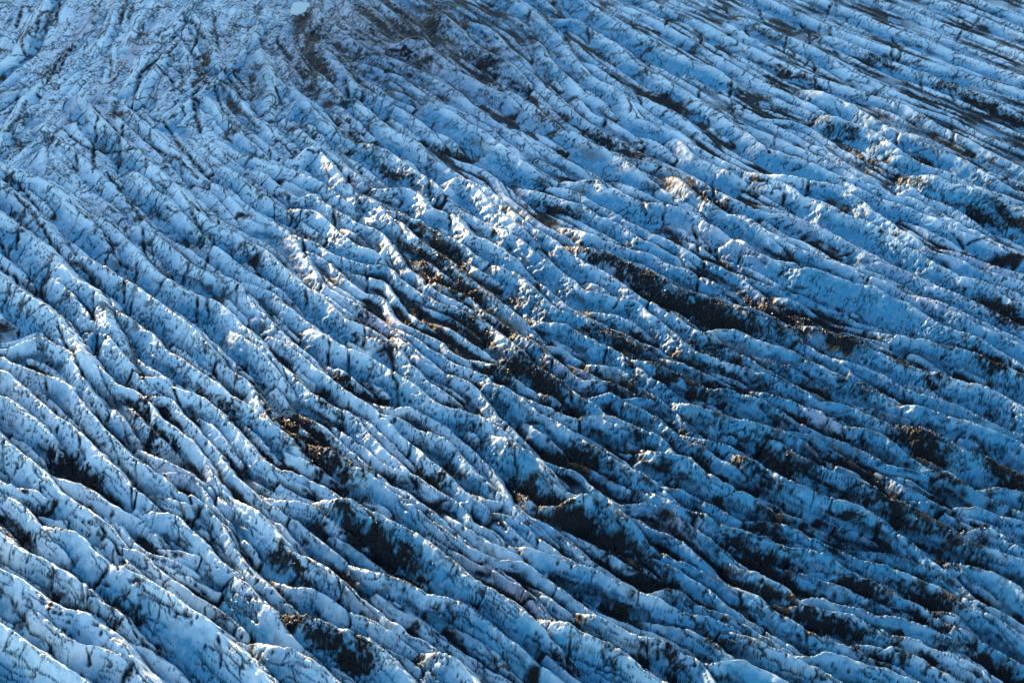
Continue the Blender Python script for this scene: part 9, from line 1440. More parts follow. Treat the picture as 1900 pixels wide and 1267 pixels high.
DUST_GLINTS = """53.1 432.7 -0.97 6.1 5.2 1.00
26.3 450.7 -0.91 6.4 2.1 0.90
21.6 424.0 -0.73 3.3 1.9 0.80
20.6 410.4 -0.83 2.6 1.7 0.70
1.5 344.2 -0.99 4.6 1.4 1.00
-3.0 348.4 -0.96 8.4 1.2 0.70
3.7 336.1 -0.96 6.0 1.0 0.80
-15.9 376.8 -0.96 9.3 1.1 0.80
-24.6 394.7 -0.89 7.0 1.0 0.60
-46.2 245.8 -0.80 4.0 0.8 1.00
-35.5 238.6 -0.82 3.8 1.1 1.00
-30.7 229.8 -0.75 4.1 0.8 0.90
-33.0 230.6 -0.77 3.3 0.7 0.90
-25.8 225.8 -0.73 2.7 0.5 0.80
-122.1 317.3 -0.56 4.4 1.3 0.80
-29.3 227.3 -0.70 2.7 0.8 0.80
-77.9 217.2 -0.67 2.2 0.7 0.80
22.2 240.9 -0.72 3.3 0.8 0.80
35.3 294.5 -0.83 3.7 1.1 0.70
58.3 334.7 -0.66 11.0 1.0 0.80
85.5 332.1 -0.74 9.3 1.2 0.70
89.8 324.3 -0.82 4.7 1.4 0.70
40.9 319.2 -0.73 4.7 1.1 0.50
26.8 319.2 -0.71 2.9 1.7 0.60
70.5 293.3 -0.56 8.1 1.1 0.80
81.5 287.9 -0.66 6.7 1.1 0.70
110.9 305.9 -0.61 4.0 1.4 0.70
115.7 363.0 -0.83 5.0 1.1 0.50
106.7 412.2 -1.06 8.8 1.1 0.60
-43.6 333.4 -0.73 4.1 0.8 0.80
-52.0 273.2 -0.61 3.0 0.7 0.70
-89.7 342.9 -0.87 3.2 0.9 0.60
-83.9 280.4 -0.63 2.3 1.3 0.50
29.1 472.1 -0.99 5.5 1.8 0.40
-10.9 454.9 -1.01 6.9 1.3 0.70
78.3 427.0 -0.91 4.3 2.5 0.60"""
LILAC = """-53.9 563.5 -0.93 67.0 17.8 0.70
-18.3 524.9 -1.05 42.0 12.1 0.50
-80.8 535.5 -1.18 32.4 14.4 0.50
1.2 235.5 -0.82 5.4 2.3 1.00
-5.9 244.1 -0.60 5.2 2.2 0.70
-37.3 345.6 -0.87 6.3 3.2 1.00
-31.5 348.4 -1.00 4.5 2.6 0.80
38.0 259.5 -0.81 4.1 1.3 0.90
35.4 257.6 -0.78 5.4 1.3 0.70
-122.8 309.5 -0.77 5.4 2.9 0.60
-123.7 297.8 -0.77 4.0 3.0 0.60
-157.3 485.6 1.53 15.1 1.4 0.80
-181.1 563.5 1.53 22.7 1.7 0.50
-173.2 566.5 1.50 26.9 2.0 1.00
-148.2 540.9 1.54 27.5 2.0 1.00
-145.6 563.5 1.53 19.5 2.1 0.60
-150.5 497.4 -1.38 14.5 2.7 0.70
-112.0 549.2 -1.41 22.7 1.7 0.80
-130.5 514.6 1.53 17.4 2.3 0.60
-78.0 276.3 -0.52 4.0 2.4 0.70
-74.5 278.3 -0.79 4.2 1.5 0.60
-33.3 332.1 -0.87 8.0 1.9 0.70
-28.8 286.8 -0.91 7.1 1.6 0.50
55.8 394.7 -0.93 8.4 3.2 0.60
69.2 384.8 -0.92 7.9 3.2 0.60
78.0 297.8 -0.70 4.2 2.6 0.80
31.4 372.1 -0.84 11.7 2.5 0.50
110.7 375.2 -0.76 6.7 2.4 0.60
-65.2 546.4 -1.01 22.9 9.2 0.50
-40.0 546.4 0.92 20.6 8.0 0.60
114.4 357.0 -0.77 9.6 2.2 0.50
139.1 375.2 -0.76 8.1 2.4 0.50
15.5 319.2 -0.88 7.1 1.6 0.70
89.7 401.6 -0.69 7.1 2.6 0.50"""
BROAD = """64.2 278.3 -0.85 79.3 63.7 0.68
14.7 340.1 -0.56 68.0 37.1 0.45
82.0 345.6 -0.75 74.3 33.3 0.45
-22.2 240.6 -0.66 44.7 29.5 0.50
-40.3 552.1 0.59 66.8 55.2 0.75
143.9 446.6 -0.89 52.6 39.7 0.20"""

def poly(s):
    return np.array([[float(a) for a in q.split(',')] for q in s.split()], np.float32)

def smooth_line(p, step):
    """Catmull-Rom through the surveyed points, then even steps."""
    q = np.vstack([2 * p[0] - p[1], p, 2 * p[-1] - p[-2]]); out = []
    for i in range(1, len(q) - 2):
        t = np.linspace(0, 1, 6, endpoint=False)[:, None]
        a, b, c, d = q[i - 1], q[i], q[i + 1], q[i + 2]
        out.append(0.5 * (2 * b + (c - a) * t + (2 * a - 5 * b + 4 * c - d) * t ** 2 + (3 * b - a - 3 * c + d) * t ** 3))
    r = np.vstack(out + [p[-1:]])
    s = np.r_[0, np.hypot(*np.diff(r, axis=0).T).cumsum()]
    n = max(2, int(round(s[-1] / step)) + 1); t = np.linspace(0, s[-1], n)
    return np.stack([np.interp(t, s, r[:, 0]), np.interp(t, s, r[:, 1])], -1).astype(np.float32), s[-1]

# ------------------------------------------------------------------ noise
def _hash(ix, iy, seed):
    h = (ix.astype(np.uint32) * np.uint32(374761393) + iy.astype(np.uint32) * np.uint32(668265263) + np.uint32(seed * 1442695 + 977))
    h = (h ^ (h >> np.uint32(13))) * np.uint32(1274126177)
    h = (h ^ (h >> np.uint32(16))) * np.uint32(2246822519)
    return h ^ (h >> np.uint32(15))

def rnd(ix, iy, seed):
    return _hash(ix, iy, seed).astype(np.float32) / np.float32(4294967295.0)

def noise(x, y, seed=0):
    """2D gradient noise, about -1..1."""
    fx = np.floor(x); fy = np.floor(y); ix = fx.astype(np.int32); iy = fy.astype(np.int32)
    x = (x - fx).astype(np.float32); y = (y - fy).astype(np.float32)
    u = x * x * x * (x * (x * 6 - 15) + 10); v = y * y * y * (y * (y * 6 - 15) + 10)
    def g(i, j):
        a = rnd(ix + i, iy + j, seed) * np.float32(6.2831853)
        return np.cos(a) * (x - i) + np.sin(a) * (y - j)
    n0 = g(0, 0); n0 += u * (g(1, 0) - n0)
    n1 = g(0, 1); n1 += u * (g(1, 1) - n1)
    return (n0 + v * (n1 - n0)) * np.float32(1.5)

def fbm(x, y, octs, seed=0, gain=0.5):
    a = 1.0; s = 0.0
    for o in range(octs):
        s = s + a * noise(x * 2.03 ** o, y * 2.03 ** o, seed + o * 17); a *= gain
    return s

def sstep(a, b, x):
    t = np.clip((x - a) / (b - a), 0, 1); return t * t * (3 - 2 * t)

# ------------------------------------------------------------------ the sheet of ice
NR, NC = 900, 1300
Y0, Y1 = 190.0, 705.0
cp, sp = math.cos(PITCH), math.sin(PITCH)
KW = math.tan(HFOV / 2) * 1.15
ys = np.exp(np.linspace(math.log(Y0), math.log(Y1), NR)).astype(np.float32)
ws = ((ys * cp + CAM_H * sp) * KW).astype(np.float32)
ss = np.linspace(-1, 1, NC).astype(np.float32)
X = ss[None] * ws[:, None]; Y = np.repeat(ys[:, None], NC, 1)
cell = (ys * (math.log(Y1 / Y0) / NR))[:, None]

def window(x0, x1, y0, y1):
    r0 = int(np.clip(np.floor(math.log(max(y0, 1.0) / Y0) / math.log(Y1 / Y0) * (NR - 1)), 0, NR))
    r1 = int(np.clip(np.ceil(math.log(max(y1, 1.0) / Y0) / math.log(Y1 / Y0) * (NR - 1)) + 1, 0, NR))
    if r1 <= r0: return None
    w0, w1 = ws[r0], ws[r1 - 1]
    lo = min(x0 / w0, x0 / w1); hi = max(x1 / w0, x1 / w1)
    c0 = int(np.clip(np.floor((lo + 1) / 2 * (NC - 1)), 0, NC)); c1 = int(np.clip(np.ceil((hi + 1) / 2 * (NC - 1)) + 1, 0, NC))
    if c1 <= c0: return None
    return slice(r0, r1), slice(c0, c1)

best = np.full((NR, NC), -9.0, np.float32)
second = np.full((NR, NC), -9.0, np.float32)
owner = np.full((NR, NC), -1, np.int32)
TT = np.zeros((NR, NC), np.float32); DD = np.zeros((NR, NC), np.float32); HH = np.ones((NR, NC), np.float32)
rg = np.random.default_rng(11)
# a slow sideways wander so that no crest is a drawn curve
WX = 0.40 * fbm(X / 5.0, Y / 5.0, 3, 301); WY = 0.40 * fbm(X / 5.0, Y / 5.0, 3, 401)
ridges = [l.split(' ', 1) for l in CRESTS.split('\n')]; n_named = len(ridges)
ridges += [l.split(' ', 1) for l in LOW_CRESTS.split('\n')]
for k, (h, s) in enumerate(ridges):
    fac = float(np.interp(float(s.split(',')[1].split(' ')[0]), [230, 300, 360, 430, 560], [0.95, 0.88, 0.68, 0.5, 0.4])); H = 1.4 * rg.uniform(0.8, 1.22) * float(h) * fac; p, L = smooth_line(poly(s), 3.0 if k < n_named else 3.5)
    n = len(p); tl = np.linspace(0, L, n)
    an = rg.uniform(0.90, 1.15); af = rg.uniform(1.3, 1.9); rr = rg.uniform(0.08, 0.22); e0 = min(rg.uniform(14, 19), 0.42 * L); e1 = min(rg.uniform(20, 28), 0.5 * L); an *= (fac / 0.95) ** 0.8; af *= (fac / 0.95) ** 0.5; wn = H / an; pw = rg.uniform(1.08, 1.32)
    seed = 1000 + k
    R = H / an + 2.5
    for i in range(n - 1):
        a, b = p[i], p[i + 1]
        w = window(min(a[0], b[0]) - R, max(a[0], b[0]) + R, min(a[1], b[1]) - R, max(a[1], b[1]) + R)
        if w is None: continue
        x = X[w] + WX[w] - a[0]; y = Y[w] + WY[w] - a[1]
        l = float(np.hypot(*(b - a))); ux, uy = (b - a) / l
        t = x * ux + y * uy; d = x * uy - y * ux                  # d > 0 on the camera's side
        tc = np.clip(t, 0, l); dist = np.sqrt((t - tc) ** 2 + d * d); tt = tc + tl[i]
        hh = H * (1.0 - 1.25 * np.clip(1 - tt / e0, 0, 1) ** 1.4 - 1.25 * np.clip(1 - (L - tt) / e1, 0, 1) ** 1.4)
        q = af * dist
        v = hh - np.where(d > 0, H * (dist / wn) ** pw, np.sqrt(q * q + rr * rr) - rr)
        B = best[w]; m = v > B; O = owner[w]; S2 = second[w]
        ot = O != k
        np.maximum(S2, np.where(ot, np.minimum(v, B), S2), out=S2)
        if not m.any(): continue
        B[m] = v[m]; owner[w][m] = k; TT[w][m] = tt[m] + k * 37.3; DD[w][m] = (np.sign(d) * dist)[m]; HH[w][m] = H

# crest line rises and dips along each ridge
near = np.exp(-np.abs(DD) / 2.5)
bump = 0.10 * noise(TT / 7.5, TT * 0 + 0.5, 5) + 0.05 * noise(TT / 2.1, TT * 0 + 0.5, 6)
calm = np.clip(HH / 4.0, 0.35, 1.2) * np.interp(Y, [230, 300, 400, 500, 650], [1.1, 1.0, 0.68, 0.42, 0.34]).astype(np.float32)
base = 0.5 * fbm(X / 40.0, Y / 40.0, 2, 77)
floor = 0.25 * fbm(X / 6.0, Y / 6.0, 3, 88)
v = best + bump * HH * np.clip(best / HH, 0, 1)
kk = 0.5
Z = kk * np.logaddexp(v / kk, floor / kk).astype(np.float32) + base
own = owner >= 0
streak = fbm(TT / 11.0, DD / 1.5, 3, 21)                       # runs along the ridges
flute = fbm(TT / 1.3, DD / 5.5, 3, 31)                         # runs down their sides
lump = fbm(X / 2.6, Y / 2.6, 4, 41)
side = np.clip(np.abs(DD) / 2.0, 0, 1)
fs = np.interp(Y, [280, 420, 650], [1.0, 1.35, 1.9]).astype(np.float32); TF = TT / fs; DF = DD / fs
fin = 1 - np.abs(noise(TF / 26.0, DF / 2.7 + 0.35 * WX, 22)) * 1.6; fin2 = 1 - np.abs(noise(TF / 17.0, DF / 1.25, 23)) * 1.6
Z += np.where(own, calm * side * (0.50 * fin + 0.26 * fin2 - 0.55), 0)
Z += np.where(own, 0.08 * calm * streak * side - 0.30 * calm * np.maximum(0.18 - np.abs(noise(TT / 14.0, DD / 2.6, 51)), 0) / 0.18 * side, 0)
Z += np.where(own, 0.075 * calm * flute * side, 0) + 0.06 * calm * lump

# hairline cracks, along and across the ridges
wid = np.maximum(0.055, cell * 0.10)
c1 = np.minimum(np.abs(noise(TF / 18.0, DF / 2.4, 61) + 0.10 * lump), np.minimum(np.abs(noise(TF / 22.0, DF / 3.4, 68) + 0.10 * lump), np.abs(noise(TF / 13.0, DF / 1.5, 69) + 0.06 * lump) * 1.5)); c2 = np.abs(noise(TF / 5.0, DF / 26.0, 62) + 0.1 * lump)
gate1 = sstep(-0.5, 0.1, noise(X / 9.0, Y / 9.0, 63)); gate2 = sstep(0.15, 0.5, noise(X / 11.0, Y / 11.0, 64))
hair = np.interp(Y, [340, 480, 650], [1.0, 0.95, 0.85]).astype(np.float32) * np.where(own, np.maximum(sstep(1, 0, c1 / (wid * 1.3)) * gate1, sstep(1, 0, c2 / wid) * gate2), 0).astype(np.float32)
crack = np.zeros((NR, NC), np.float32)
for s in CRACKS.split('\n'):
    p, L = smooth_line(poly(s), 2.5)
    wd = rg.uniform(0.20, 0.42); dep = rg.uniform(0.75, 1.0)
    for i in range(len(p) - 1):
        a, b = p[i], p[i + 1]; R = 3.0
        w = window(min(a[0], b[0]) - R, max(a[0], b[0]) + R, min(a[1], b[1]) - R, max(a[1], b[1]) + R)
        if w is None: continue
        x = X[w] + 1.5 * WX[w] - a[0]; y = Y[w] + 1.5 * WY[w] - a[1]
        l = float(np.hypot(*(b - a))) + 1e-6; ux, uy = (b - a) / l
        t = np.clip(x * ux + y * uy, 0, l); dist = np.hypot(x - t * ux, y - t * uy)
        fr = (i + 0.5) / len(p); taper = min(1.0, 0.45 + 3 * min(fr, 1 - fr))
        ww = np.maximum(wd, cell[w[0]] * 1.1) * taper
        crack[w] = np.maximum(crack[w], dep * sstep(1.5, 0.2, dist / ww))
crack *= 0.6 + 0.5 * sstep(-0.4, 0.3, noise(X / 2.2, Y / 2.2, 71))
# a net of small crossing cracks where the ice is stretched, up-glacier
far = sstep(300, 430, Y + 0.35 * np.abs(X) * (X < 0) + 18 * noise(X / 30.0, Y / 30.0, 72))
w2 = 0.04 + 0.045 * far
net = np.zeros((NR, NC), np.float32)
for q, (a_, lx, ly) in enumerate(((1.15, 34, 7.5), (0.95, 30, 8.5), (1.75, 26, 9.0), (2.45, 26, 8.0))):
    ca_, sa_ = math.cos(a_), math.sin(a_)
    u_ = X * ca_ + Y * sa_; v_ = Y * ca_ - X * sa_
    net = np.maximum(net, sstep(1, 0.1, np.abs(noise(u_ / lx, v_ / ly, 800 + q) + 0.08 * lump) / w2) * sstep(0.02, 0.3, noise(X / 13.0, Y / 13.0, 820 + q)))
net *= 0.12 + 0.88 * sstep(30, -70, X + 12 * noise(X / 30.0, Y / 30.0, 73))
crack = np.maximum(crack, 0.85 * net * (0.15 + 0.85 * far))
crack = np.clip(crack, 0, 1)
Z -= 0.8 * np.maximum(crack - 0.85 * net * far, 0.3 * crack) + 0.45 * hair * calm

# where two ridges meet, a silty seam with valley shade painted into it
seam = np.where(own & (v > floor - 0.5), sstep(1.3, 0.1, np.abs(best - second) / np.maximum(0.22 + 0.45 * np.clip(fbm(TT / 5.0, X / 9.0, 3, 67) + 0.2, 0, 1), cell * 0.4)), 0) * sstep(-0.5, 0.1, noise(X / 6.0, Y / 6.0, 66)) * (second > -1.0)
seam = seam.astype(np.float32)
Z -= 0.5 * seam * calm

# melt pocks
def pocks(size, seed, prob):
    gx = np.floor(X / size).astype(np.int32); gy = np.floor(Y / size).astype(np.int32); out = np.zeros((NR, NC), np.float32)
    for i in (-1, 0, 1):
        for j in (-1, 0, 1):
            cx, cy = gx + i, gy + j
            px = (cx + rnd(cx, cy, seed)) * size; py = (cy + rnd(cx, cy, seed + 1)) * size
            r = size * (0.14 + 0.22 * rnd(cx, cy, seed + 2) ** 2); on = rnd(cx, cy, seed + 3) < prob
            e = np.hypot(X + 0.4 * WX - px, (Y + 0.4 * WY - py) * 0.8) / np.maximum(r, cell * 0.7)
            out = np.maximum(out, np.where(on, sstep(1.15, 0.25, e), 0))
    return out
pg = sstep(-0.35, 0.35, noise(X / 14.0, Y / 14.0, 91))
pock = np.maximum(pocks(1.5, 201, 0.55) * pg, pocks(2.6, 231, 0.45)) * np.clip(1.25 - 0.05 * np.maximum(DD, 0), 0.4, 1)
Z -= 0.28 * pock * np.interp(Y, [230, 350, 500], [1.0, 0.85, 0.25]).astype(np.float32)

# ------------------------------------------------------------------ what lies on the ice, plus shade and glints painted into its colour
def cover(data, jit, pw=2.0, stretch=1.0, slim=1.0):
    out = np.zeros((NR, NC), np.float32)
    wx = X + jit * fbm(X / 7.0, Y / 7.0, 4, 501); wy = Y + jit * fbm(X / 7.0, Y / 7.0, 4, 601)
    for l in data.split('\n'):
        cx, cy, an, ra, rc, st = map(float, l.split()); ra *= stretch; rc *= slim; R = 2.2 * ra
        w = window(cx - R, cx + R, cy - R, cy + R)
        if w is None: continue
        x = wx[w] - cx; y = wy[w] - cy; ca, sa = math.cos(an), math.sin(an)
        q = ((x * ca + y * sa) / ra) ** 2 + ((x * sa - y * ca) / rc) ** 2
        out[w] = np.maximum(out[w], st * np.exp(-0.7 * q ** (pw / 2)))
    return out
deb = cover(DEBRIS, 3.0, 2.2, 1.6, 0.85); broad = cover(BROAD, 8.0); dust_glint = cover(DUST_GLINTS, 1.2, 2.5); lil = cover(LILAC, 2.0)
rag = 0.55 * fbm(TT / 4.0, DD / 1.8, 4, 701) + 0.45 * fbm(X / 3.2, Y / 3.2, 4, 711)
grit = fbm(X / 0.9, Y / 0.9, 3, 712) + 0.7 * fbm(TT / 2.4, DD / 0.7, 3, 713)
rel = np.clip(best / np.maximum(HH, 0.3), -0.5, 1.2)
silt_shade = sstep(0.62, 0.20, rel - 0.18 * broad + 0.22 * fbm(TT / 7.0, DD / 1.2, 3, 791) + 0.10 * fbm(X / 1.2, Y / 1.2, 2, 792)) * (0.40 + 0.60 * sstep(-0.5, 0.2, fbm(X / 20.0, Y / 20.0, 2, 793) + 0.8 * broad))  # silty troughs, and valley shade painted onto the lower faces
silt_shade *= own * sstep(5.5, 2.5, np.abs(DD)) * np.interp(Y, [340, 430, 560], [1.0, 0.95, 0.9]).astype(np.float32) * sstep(4.5, 2.2, np.abs(DD) * np.interp(Y, [340, 560], [0.6, 1.1]).astype(np.float32))
silt_shade *= 1 - 0.75 * sstep(330, 440, Y) * sstep(-20, -80, X + 10 * noise(X / 25.0, Y / 25.0, 794))
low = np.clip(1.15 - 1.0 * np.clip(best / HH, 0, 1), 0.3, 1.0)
dirt_shade = sstep(0.22, 0.84, deb * (0.58 + 0.58 * low) + (0.26 * rag + 0.26 * grit) * sstep(0.05, 0.4, deb))
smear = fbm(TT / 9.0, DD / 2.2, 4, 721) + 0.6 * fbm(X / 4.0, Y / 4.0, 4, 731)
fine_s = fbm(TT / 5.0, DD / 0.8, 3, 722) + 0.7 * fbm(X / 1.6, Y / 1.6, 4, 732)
dirt_shade = np.maximum(dirt_shade, 0.9 * sstep(0.50, 1.15, 0.11 + 0.62 * broad + 0.30 * low + (0.38 * smear + 0.30 * fine_s) * (0.45 + broad)))
grime = np.interp(Y, [300, 420, 560], [1.0, 0.6, 0.3]).astype(np.float32) * sstep(0.30, 0.75, fbm(X / 1.7, Y / 1.7, 4, 741) + 0.35 * smear) * (0.25 + 0.5 * broad)
dirt_shade = np.maximum(dirt_shade, 0.75 * grime)
dirt_shade = np.maximum(dirt_shade, 0.92 * silt_shade); dirt_shade = np.maximum(dirt_shade, 0.95 * crack); dirt_shade = np.maximum(dirt_shade, 0.9 * seam); dirt_shade = np.maximum(dirt_shade, 0.85 * hair); dirt_shade = np.maximum(dirt_shade, np.interp(Y, [320, 450], [0.8, 0.45]).astype(np.float32) * pock * sstep(-0.2, 0.3, noise(X / 3.0, Y / 3.0, 751)))  # also takes in the painted shade of troughs and seams
dirt_shade = np.clip(dirt_shade, 0, 1)
dust_glint = np.maximum(dust_glint, 0.6 * sstep(1.3, 0.2, np.abs(DD)) * own * sstep(0.05, 0.5, noise(X / 7.0, Y / 7.0, 795) + 0.4 * rag) * sstep(0.12, 0.5, broad))  # ochre grit; golden sun glints painted on patches and crest rims
dust_glint = np.clip(dust_glint * (0.75 + 0.5 * rag), 0, 1) * sstep(0.2, 0.45, dust_glint + 0.2 * rag)
bare_shade = np.clip(0.06 + 0.30 * sstep(-60, 60, X) * sstep(520, 380, Y) + 1.0 * broad + 0.35 * fbm(X / 16.0, Y / 16.0, 3, 761) + 0.21 * np.clip(DD, 0, 5) - 0.10, 0, 1)  # crustless blue ice; shade also painted darker down the near faces
ATT = np.stack([dirt_shade, dust_glint, np.clip(lil, 0, 1), bare_shade], -1).astype(np.float32)
# rubble heaps up a little where it lies thick
Z += 0.22 * sstep(0.5, 1.0, dirt_shade) * fbm(X / 0.9, Y / 0.9, 2, 771) * (deb > 0.3)
PX, PY = -88.8, 595.4
pe = np.hypot((X - PX) / 3.4, (Y - PY) / 8.0) + 0.35 * noise(X / 3.0, Y / 5.0, 781)
pz = float(np.median(Z[pe < 1])); pk = sstep(1.5, 1.0, pe)
Z = Z * (1 - pk) + (pz - 0.8 + 0.5 * sstep(0.6, 1.1, pe)) * pk
V = np.stack([X, Y, Z], -1).astype(np.float32)

# ------------------------------------------------------------------ materials
def mat(name):
    m = bpy.data.materials.new(name); m.use_nodes = True
    return m, m.node_tree, m.node_tree.nodes['Principled BSDF']

def N(nt, typ, **kw):
    n = nt.nodes.new(typ)
    for a, b in kw.items():
        if a.startswith('i_'): n.inputs[a[2:].replace('_', ' ')].default_value = b
        else: setattr(n, a, b)
    return n

def mixc(nt, fac, a, b):
    n = nt.nodes.new('ShaderNodeMix'); n.data_type = 'RGBA'
    for v_, idx in ((fac, 0), (a, 6), (b, 7)):
        if hasattr(v_, 'is_linked'): nt.links.new(v_, n.inputs[idx])
        else: n.inputs[idx].default_value = v_ if idx == 0 else (*v_, 1)
    return n.outputs[2]

def mth(nt, op, a, b=0.0, clamp=False):
    n = nt.nodes.new('ShaderNodeMath'); n.operation = op; n.use_clamp = clamp
    for v_, i in ((a, 0), (b, 1)):
        if hasattr(v_, 'is_linked'): nt.links.new(v_, n.inputs[i])
        else: n.inputs[i].default_value = v_
    return n.outputs[0]

ice, nt, bs = mat('glacier_ice')
at = N(nt, 'ShaderNodeAttribute', attribute_name='wear_and_light'); sep = nt.nodes.new('ShaderNodeSeparateColor'); nt.links.new(at.outputs['Color'], sep.inputs[0])
geo = nt.nodes.new('ShaderNodeNewGeometry')
def tex(scale, detail=4.0, rough=0.6):
    n = N(nt, 'ShaderNodeTexNoise', i_Scale=scale, i_Detail=detail, i_Roughness=rough); nt.links.new(geo.outputs['Position'], n.inputs['Vector']); return n.outputs[0]
n_fine = tex(2.2, 6.0, 0.70); n_mid = tex(0.5, 4.0)
bare_shadeF = mth(nt, 'ADD', at.outputs['Alpha'], mth(nt, 'MULTIPLY', mth(nt, 'SUBTRACT', n_mid, 0.5), 0.9), True)
col = mixc(nt, bare_shadeF, (0.64, 0.77, 0.84), (0.025, 0.22, 0.38))
col = mixc(nt, mth(nt, 'MULTIPLY', mth(nt, 'SUBTRACT', n_fine, 0.35), 0.9, True), col, (0.16, 0.32, 0.45))
col = mixc(nt, sep.outputs[2], col, (0.40, 0.40, 0.48))
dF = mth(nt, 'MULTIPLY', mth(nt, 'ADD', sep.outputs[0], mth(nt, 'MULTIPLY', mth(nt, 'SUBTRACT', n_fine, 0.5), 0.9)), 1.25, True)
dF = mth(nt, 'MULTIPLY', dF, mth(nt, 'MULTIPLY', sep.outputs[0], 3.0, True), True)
dirt_shade_c = mixc(nt, n_mid, (0.005, 0.007, 0.010), (0.016, 0.017, 0.019))
dirt_shade_c = mixc(nt, sep.outputs[1], dirt_shade_c, (0.19, 0.125, 0.065))
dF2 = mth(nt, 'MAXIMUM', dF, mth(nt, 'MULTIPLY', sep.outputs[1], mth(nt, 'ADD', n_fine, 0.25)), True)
col = mixc(nt, dF2, col, dirt_shade_c)
nt.links.new(col, bs.inputs['Base Color'])
bs.inputs['Roughness'].default_value = 0.5; nt.links.new(mth(nt, 'SUBTRACT', 0.32, mth(nt, 'MULTIPLY', dF2, 0.26)), bs.inputs['Specular IOR Level'])
bp = N(nt, 'ShaderNodeBump', i_Strength=0.4, i_Distance=0.25); nt.links.new(n_fine, bp.inputs['Height']); nt.links.new(bp.outputs[0], bs.inputs['Normal'])

# ------------------------------------------------------------------ objects: the glacier and its ridges
def patch(name, faces, parent=None):
    """A mesh of the listed quads (indices into the sheet)."""
    used, inv = np.unique(faces.ravel(), return_inverse=True)
    me = bpy.data.meshes.new(name); nf = len(faces)
    me.vertices.add(len(used)); me.vertices.foreach_set('co', V.reshape(-1, 3)[used].ravel())
    me.loops.add(nf * 4); me.loops.foreach_set('vertex_index', inv.astype(np.int32).ravel())
    me.polygons.add(nf); me.polygons.foreach_set('loop_start', np.arange(0, nf * 4, 4, dtype=np.int32))
    me.polygons.foreach_set('use_smooth', np.ones(nf, bool))
    me.update(calc_edges=True)
    ca = me.attributes.new('wear_and_light', 'FLOAT_COLOR', 'POINT'); ca.data.foreach_set('color', ATT.reshape(-1, 4)[used].ravel())
    me.materials.append(ice)
    o = bpy.data.objects.new(name, me); sc.collection.objects.link(o)
    if parent: o.parent = parent
    return o

idx = np.arange(NR * NC, dtype=np.int64).reshape(NR, NC)
quads = np.stack([idx[:-1, :-1], idx[:-1, 1:], idx[1:, 1:], idx[1:, :-1]], -1).reshape(-1, 4)
fo = owner[:-1, :-1].ravel()
# how large each ridge shows from the viewpoint decides which stand as pieces of their own
area = np.bincount(fo[fo >= 0], minlength=len(ridges))
order = np.argsort(-area); keep = [k for k in order if area[k] > 150][:299]; kset = np.zeros(len(ridges) + 1, bool); kset[keep] = True
glacier = patch('glacier', quads[fo < 0])
glacier['kind'] = 'structure'
srt = np.argsort(fo, kind='stable'); fs = fo[srt]
lo = np.searchsorted(fs, np.arange(len(ridges))); hi = np.searchsorted(fs, np.arange(len(ridges)), 'right')
for k in sorted(keep):
    q_ = quads[srt[lo[k]:hi[k]]]; o = patch('ice_ridge', q_, glacier); a_ = ATT.reshape(-1, 4)[q_[:, 0]].mean(0)
    if a_[1] > 0.06: o['label'] = 'ice ridge with ochre grit and painted sun glint along its crest'
    elif a_[2] > 0.2: o['label'] = 'lilac grey ridge of dusty ice'
    elif a_[0] > 0.5: o['label'] = 'ice ridge mostly darkened by black ash and painted trough shade'
rest = (fo >= 0) & ~kset[fo]
if rest.any():
    r = patch('low_ridges', quads[rest], glacier); r['kind'] = 'stuff'

# ice running on beyond the surveyed ground, out to the horizon
def ring():
    me = bpy.data.meshes.new('ice_field'); n = 72; rad = [0, 400, 900, 2000, 5000, 12000]; vs = []; fs_ = []
    for r in rad[1:]:
        for i in range(n):
            a = 2 * math.pi * i / n; vs.append((r * math.cos(a), 400 + r * math.sin(a), -4.0))
    vs.append((0, 400, -4.0)); c = len(vs) - 1
    for i in range(n): fs_.append((c, i, (i + 1) % n))
    for j in range(len(rad) - 2):
        for i in range(n): fs_.append((j * n + i, (j + 1) * n + i, (j + 1) * n + (i + 1) % n, j * n + (i + 1) % n))
    me.from_pydata(vs, [], fs_)
    o = bpy.data.objects.new('ice_field', me); sc.collection.objects.link(o); o['kind'] = 'structure'
    m, t, b = mat('far_ice'); nz = N(t, 'ShaderNodeTexNoise', i_Scale=0.05, i_Detail=8.0)
    t.links.new(N(t, 'ShaderNodeNewGeometry').outputs['Position'], nz.inputs['Vector'])
    t.links.new(mixc(t, nz.outputs[0], (0.2, 0.33, 0.45), (0.55, 0.68, 0.8)), b.inputs['Base Color']); b.inputs['Roughness'].default_value = 0.7
    me.materials.append(m)
ring()

# a small milky melt pond at the head of the dirty strip
def pond():
    n = 40; vs = [(PX, PY, pz - 0.35)] + [(PX + 4.2 * math.cos(6.2832 * i / n) * (1 + 0.06 * math.sin(3 * 6.2832 * i / n)), PY + 9.6 * math.sin(6.2832 * i / n), pz - 0.35) for i in range(n)]
    me = bpy.data.meshes.new('meltwater_pond'); me.from_pydata(vs, [], [(0, 1 + i, 1 + (i + 1) % n) for i in range(n)])
    o = bpy.data.objects.new('meltwater_pond', me); sc.collection.objects.link(o); o['kind'] = 'structure'
    m, t, b = mat('milky_water'); b.inputs['Base Color'].default_value = (0.20, 0.31, 0.36, 1); b.inputs['Roughness'].default_value = 0.25
    me.materials.append(m)
pond()

